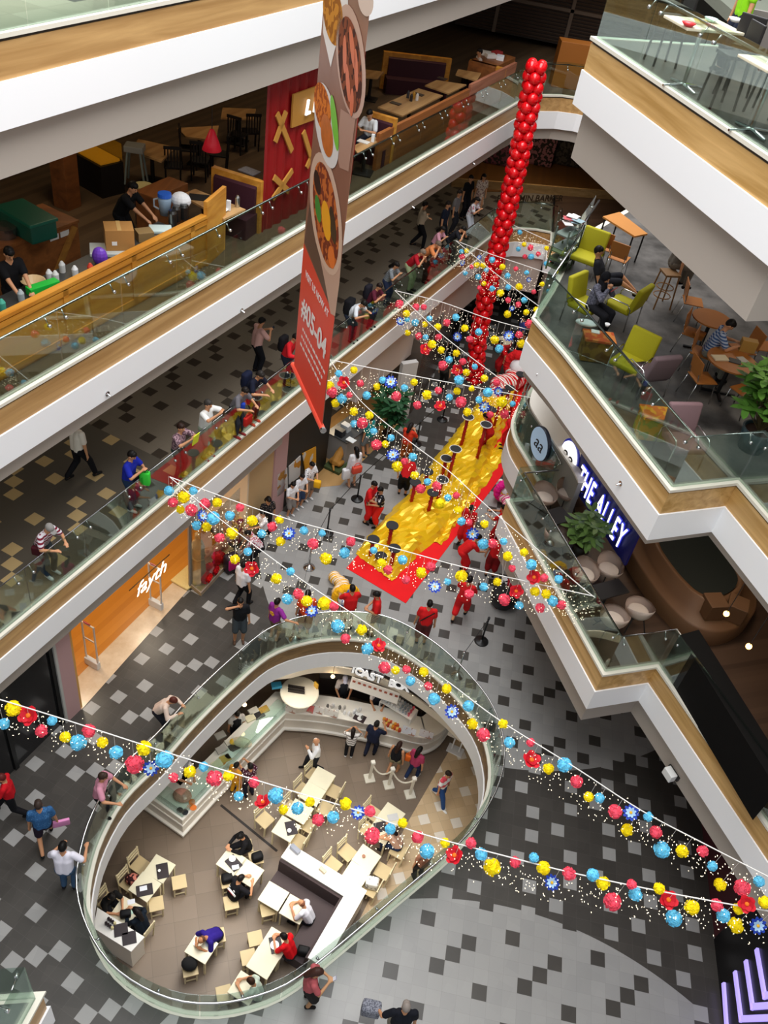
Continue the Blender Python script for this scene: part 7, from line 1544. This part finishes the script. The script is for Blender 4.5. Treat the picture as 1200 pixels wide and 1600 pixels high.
# display window
dw = thing('display_window', 'glass display window with cream platform and steel corner post', 'display window')
D0, D1, D2 = at(297, 918, 0), at(314, 932, 0), at(372, 868, 0); D0.z = D1.z = D2.z = 0; D3 = D0 + (D2 - D1)
obj('platform', prism(BM(), [tuple(v[:2]) for v in (D0, D1, D2, D3)], 0, .14), M('e2c98e', .6, var=.06), dw); obj('edge_strip', sweep(BM(), [D0, D1, D2], [(0, 0), (0, .15), (.03, .15), (.03, 0)]), M('c9b3a4', .4), dw)
obj('corner_post', bar(BM(), D0 + Vector((0, 0, .1)), D0 + Vector((0, 0, 2.6)), .05, None, 4), M('9a938a', .35, .3), dw); obj('glass', sweep(BM(), [D0, D1, D2], [(.01, .15), (.01, 2.6), (.02, 2.6), (.02, .15)]), glass('case_glass2', (.93, .95, .92), .25), dw)
for px, py, l in ((342, 873, 'red paper ball farthest in the display window'), (331, 891, 'dark red paper ball in the middle of the display window'), (320, 903, 'red paper ball nearest the corner post of the display window')):
    o = bpy.data.objects.new('paper_ball', mk_pompom('b8141c' if 'dark' in l else 'd81c1c', 9)); COL.objects.link(o); o.location = at(px, py - 2, .34); o.scale = (.2,) * 3; tag(o, l, 'ball')
mq = thing('mannequin', 'draped beige mannequin behind the display window post', 'mannequin', at(309, 905, .14)); lathe_ = lathe(BM(), [(.26, 0), (.22, .5), (.17, .95), (.2, 1.25), (.14, 1.45), (.05, 1.52), (.08, 1.62), (.08, 1.74), (.02, 1.8)], 16); obj('gown', lathe_, M('b8a583', .8, var=.12), mq, True); obj('sash', tube(BM(), [(.2 * math.cos(k), .2 * math.sin(k), 1.0 - .02 * k) for k in range(7)], .03), M('a08a64'), mq)
for px, py, rz, c, l in ((330, 866, 50, 'd8a080', 'pink marbled roll lying in the display window'),): o = tag(obj('fabric_roll', bar(BM(), (-.5, 0, .12), (.5, 0, .12), .12, None, 14), print_mat(c, 'b87a5c', 6, .55), None, True, at(px, py, .16)), l, 'fabric roll'); o.rotation_euler = (0, 0, R(rz))
tag(obj('fabric_sheets', box(BM(), (0, 0, .04), (1.0, .6, .08), Euler((0, 0, R(70))), .03), M('e0c684', .8, var=.1), None, True, at(298, 900, .01)), 'cream cloth sheets spilling at the display window corner', 'cloth')
tag(obj('clothes_rail_goods', box(BM(), (0, 0, .5), (.9, .5, .9), Euler((0, 0, R(72))), .08), print_mat('8a3a4a', 'd8b06a', 8, .5), None, True, at(372, 838, 0)), 'rack of dark red and orange clothes behind the display window', 'clothes')
sc_ = thing('suitcase', 'magenta and black wheeled bag standing on the dark tiles', 'suitcase', at(361, 893, 0), R(50)); obj('body', box(BM(), (0, 0, .36), (.4, .28, .62), None, .08), M('2a1a24', .6), sc_, True); obj('panel', box(BM(), (0, -.13, .42), (.34, .08, .4), None, .04), M('b81866', .5), sc_, True); obj('handle', tube(BM(), [(-.1, 0, .66), (-.1, 0, .85), (.1, 0, .85), (.1, 0, .66)], .014), BLACK, sc_)
# pink pillar and black wall with posters
s1, s2, s3 = sF(404, 806), sF(428, 790), sF(492, 722)
struct('wall_cream_panel', sweep(BM(), plan([F(s_e + .6, .1), F(s1, .05)]), [(0, 0), (0, 3.7), (.3, 3.7), (.3, 0)]), M('c8a878', .6)); struct('wall_pink_column', sweep(BM(), plan([F(s1), F(s2)]), [(0, 0), (0, 3.7), (.6, 3.7), (.6, 0)]), PINK); struct('wall_black_panel', sweep(BM(), plan([F(s2, .04), F(s3, .04)]), [(0, 0), (0, 3.7), (.2, 3.7), (.2, 0)]), M('191614', .5))
for (q, c, l) in (([(434, 742), (449, 731), (450, 764), (433, 777)], ('cfcac4', 'b8843a'), 'white and orange food poster on the black wall, left of three'), ([(452, 729), (470, 712), (469, 744), (452, 757)], ('d4d0ca', 'c8862a'), 'white and orange food poster on the black wall, middle of three'), ([(473, 709), (494, 698), (494, 730), (478, 742)], ('e0a030', 'd8d0c4'), 'yellow and white food poster with clips, right of three')):
    v = [onv(px, py, P0L - nL * .44, 71.8) + nL * .0 for px, py in q]; b = BM(); A = [b.verts.new(x) for x in v] + [b.verts.new(x - nL * .03) for x in v]
    for f in ((0, 1, 2, 3), (7, 6, 5, 4), (0, 4, 5, 1), (1, 5, 6, 2), (2, 6, 7, 3), (3, 7, 4, 0)): b.faces.new([A[i] for i in f])
    tag(obj('poster', b, print_mat(c[0], c[1], 3.2, .54)), l, 'poster')
# shop with the dog statue
fl_poly('floor_wood_patch', [(492, 762), (532, 758), (549, 738), (580, 707), (638, 646), (600, 585), (470, 690)], .006, planks_mat('tan_oak', '9c7848', 'b58f5c', 71.4, .2))
dg = thing('dog_statue', 'golden retriever statue sitting on a mossy slab', 'statue', at(527, 728, 0), R(-20)); DGM = M('a87630', .7, var=.15, sc_=20)
obj('slab', box(BM(), (0, 0, .06), (.62, .8, .12), None, .02), M('3e4a26', .8, var=.2), dg)
db = MB(); db.cap((0, -.16, .30), .17, (0, .04, .50), .15).cap((0, .04, .50), .15, (0, .12, .64), .10).cap((0, .12, .64), .09, (0, .17, .78), .07).ell((0, .20, .82), (.085, .10, .085)).cap((0, .26, .80), .05, (0, .36, .77), .038)
for s in (-1, 1): db.cap((.08 * s, .08, .48), .06, (.085 * s, .16, .28), .045).cap((.085 * s, .16, .28), .045, (.085 * s, .17, .14), .035).cap((.085 * s, .17, .14), .036, (.085 * s, .24, .13), .034).cap((.13 * s, -.16, .26), .11, (.16 * s, .02, .24), .07).cap((.16 * s, .02, .24), .06, (.16 * s, -.08, .15), .045).cap((.16 * s, -.08, .15), .04, (.16 * s, .06, .14), .036).cap((.075 * s, .17, .88), .035, (.10 * s, .16, .77), .028)
db.cap((0, -.3, .2), .05, (.12, -.44, .16), .03); db.build('dog', DGM, dg, .016, True, 2); obj('nose', ball(BM(), (0, .395, .785), .02, 8, 6), BLACK, dg)
kx = thing('pay_counter', 'grey payment counter with screens beside the dog statue', 'counter', at(548, 702, 0), R(-25)); obj('body', box(BM(), (0, 0, .5), (.8, 1.9, 1.0), None, .01), M('8d8a86', .5), kx); obj('top', box(BM(), (0, 0, 1.02), (.86, 1.96, .04)), M('4a4a4a', .3), kx)
for i, (px, py, c, l) in enumerate(((531, 676, '2a2c30', 'dark screen at the left of the payment counter'), (540, 668, 'c8ccd0', 'white terminal in the middle of the payment counter'), (548, 688, 'd8dcdc', 'white paper sheet at the front of the payment counter'), (556, 662, '3a4048', 'dark box at the right of the payment counter'))): o = tag(obj('register', box(BM(), (0, 0, .12), (.3, .22, .24 if i != 2 else .02), Euler((0, 0, R(-25))), .01), M(c, .4), None, False, at(px, py + 4, 1.04)), l, 'register')
plant(603, 690, 0, 'big dark leafy plant in the corner beside the white panel', 1.5, .55, 34, '3a2a20', '1f4a2a', .4, .2, .4, 12)
W0, W1 = at(613, 652, 0), at(636, 648, 0); wall('wall_white_panel', (W0.x, W0.y), (W1.x, W1.y), 0, 2.3, M('c9c6c2', .5), .2)
struct('wall_far_shop', prism(BM(), [tuple(at(*p, 0)[:2]) for p in ((642, 646), (700, 545), (690, 520), (600, 560), (600, 620))], 0, 2.9), M('5a5048', .25, spec=.6))
for px, py, fa, l, sh, pn in ((776, 585, 200, 'performer in red crouching near the column foot at the far carpet', 'd01c22', 'a81418'), (806, 575, 230, 'bystander in black behind the red and white lion cloth', '17181d', '1a1b22'), (742, 520, 120, 'bystander in dark clothes beyond the balloon column', '23242a', '1a1a20'), (700, 575, 60, 'bystander in dark clothes by the far shop window', '1d1b1e', '1a1a1e'), (806, 548, 200, 'bystander in blue top at the far right end of the hall', '3a4a8a', '22242c'), (688, 610, 60, 'bystander in beige hat near the far shop window', '3a3430', '1c1a1a'), (786, 700, 180, 'performer in red crouching on the gold cloth near the curved rail', 'd01c22', 'c0181c'), (752, 705, 160, 'performer in red bending beside a tall pole on the gold cloth', 'd8281e', 'b0181c'), (628, 772, 90, 'performer in red kneeling behind the big yellow pompom on the dark tiles', 'c81c20', '141416')): gnd(px, py, fa, l, shirt=sh, pants=pn, legs='baggy' if 'red' in l else 'long', lean=30 if 'ing' in l.split()[3] else 5)
# far shop on the first gallery with a lettered step
fsx = at(742, 302, H1), at(912, 302, H1); stp = struct('trim_shop_step', sweep(BM(), plan([(fsx[0].x - 1, fsx[0].y + .2), (fsx[1].x + 2, fsx[1].y + .2)]), [(0, H1), (0, H1 + .34), (.1, H1 + .34), (.1, H1)]), wood('step_wood', '9a7444', 'b8925e', .5, 0))
jp = Vector(((fsx[0].x + fsx[1].x) / 2, fsx[0].y + .19, H1 + .17)); js = thing('step_lettering', 'dark shop name lettering along the low wooden front of the far shop', 'sign', jp); text('letters', 'BENJAMIN BARKER', .36, M('3a2a1a', .6), frame((0, 0, 0), (fsx[1].x - fsx[0].x, fsx[1].y - fsx[0].y, 0), (0, 0, 1)), js, .008, 'CENTER', .006)
for i, (px, c, l) in enumerate(((770, '6a3a44', 'row of dark rose garments hanging in the far shop, left'), (835, '8a5a5c', 'row of pink garments hanging in the far shop, middle'), (880, '4a4038', 'row of grey-brown garments hanging in the far shop, right'))): q = at(px, 285, H1); tag(obj('garment_rack', box(BM(), (q.x, q.y + 2.2, H1 + .9), (1.3, .4, 1.75), None, .1), print_mat(c, '2a2420', 8, .5)), l, 'clothes rack')
slab('floor_far_shop', [(q.x, q.y) for q in (at(735, 300, H1), at(920, 300, H1))], [(9, 28.9), (-9, 28.9)], H1 + .02, planks_mat('shop_oak', '5a3a1c', '7a5228', 90, .15))
# lit chevron wall at the lower right
wall('wall_maroon', (4.62, -2.75), (4.62, 4.5), 0, 3.0, M('4a2026', .6), .2); wall('wall_chevron', (4.6, -9), (4.6, -2.75), 0, 3.0, M('0c0b0e', .35), .2)
cv = thing('chevron_light', 'nested violet-white light bars on the black wall at the lower right corner', 'light sign', (4.48, -3.5, 0)); LED = M('a898f0', .4, emit=.62)
for tx, ty, bx2, by2, ex, ey in ((1131, 1540, 1138, 1640, 1215, 1612), (1149, 1522, 1158, 1592, 1215, 1590), (1166, 1505, 1176, 1573, 1215, 1570), (1183, 1487, 1195, 1556, 1220, 1552)):
    b = BM(); pts = [onv(x, y, (4.48, 0), 90) - Vector((4.48, -3.5, 0)) for x, y in ((tx, ty), (bx2, by2), (ex, ey))]
    for A, B in zip(pts, pts[1:]): d = B - A; t = BM(); box(t, (0, 0, 0), (d.length + .1, .11, .05)); bmesh.ops.transform(t, matrix=frame((A + B) / 2, d, Vector((1, 0, 0)).cross(d)), verts=t.verts); tm = bpy.data.meshes.new('t'); t.to_mesh(tm); t.free(); b.from_mesh(tm); bpy.data.meshes.remove(tm)
    obj('light_bar', b, LED, cv)
# sprinkler nozzles on the white bands and one spotlight
for i, (px, py, P, a, l) in enumerate(((165, 614, P0L, 71.8, 'small chrome nozzle on the second white band, near left'), (375, 484, P0L, 71.8, 'small chrome nozzle on the second white band, left of the banner'), (642, 322, P0L, 71.8, 'small chrome nozzle on the second white band, right of the banner'), (737, 254, P0L, 71.8, 'small chrome nozzle on the second white band near the far curve'), (847, 583, (.29, -.33), 116, 'small chrome nozzle on the white band at the tip of the upper cafe'), (973, 755, (.29, -.33), 116, 'small chrome nozzle on the white band above the lit letters'))):
    n_ = nL if a < 90 else -inR; p = onv(px, py, P, a) + n_ * .03; r = thing('sprinkler', l, 'sprinkler', p); obj('flange', lathe(BM(), [(.05, 0), (.05, .02)], 14, (0, 0, 0), n_.to_track_quat('Z', 'Y').to_euler()), STEEL, r); obj('nozzle', bar(BM(), (0, 0, 0), n_ * .09 - Vector((0, 0, .03)), .02), STEEL, r)
p = onv(1054, 1208, (1.74 + .13, .1 + .05), -60.5) - inR * .12; r = thing('spotlight', 'small white and black spotlight fixed under the drinks terrace', 'spotlight', p, R(-60)); obj('housing', box(BM(), (0, 0, 0), (.26, .16, .2), None, .02), M('e4e4e0', .4), r); obj('bracket', box(BM(), (0, .1, 0), (.34, .05, .12)), BLACK, r)
# ---- lamps inside the shops and under the galleries
for s, o, z, e, c in ((s_c + 1.5, 2.0, 3.5, 36, (1, .84, .62)), (s_d, 1.8, 3.5, 36, (1, .84, .64)), (s_c - .2, 3.6, 3.5, 18, (1, .75, .45))): q = Lpt(s, .44 + o); area('shop_lamp', (q.x, q.y, z), .7, e, col=c)
for s in (-9, -4, 1, 6, 11, 16): q = Lpt(s, 2.2); area('gallery_lamp', (q.x, q.y, H2 - 1.3), .6, 9, col=(1, .9, .74)); q = Lpt(s, 3.2); area('restaurant_lamp', (q.x, q.y, H3 - 1.3), .6, 14, col=(1, .74, .45))
q = at(545, 690, 0); area('shop_lamp', (q.x - .6, q.y + .3, 2.2), .6, 18, col=(1, .8, .55))
area('far_lamp', (-2, 24.5, H2 - 1.4), .8, 22, col=(1, .8, .55)); area('far_lamp', (0, 25, H3 - 1.5), .8, 16, col=(1, .75, .5))
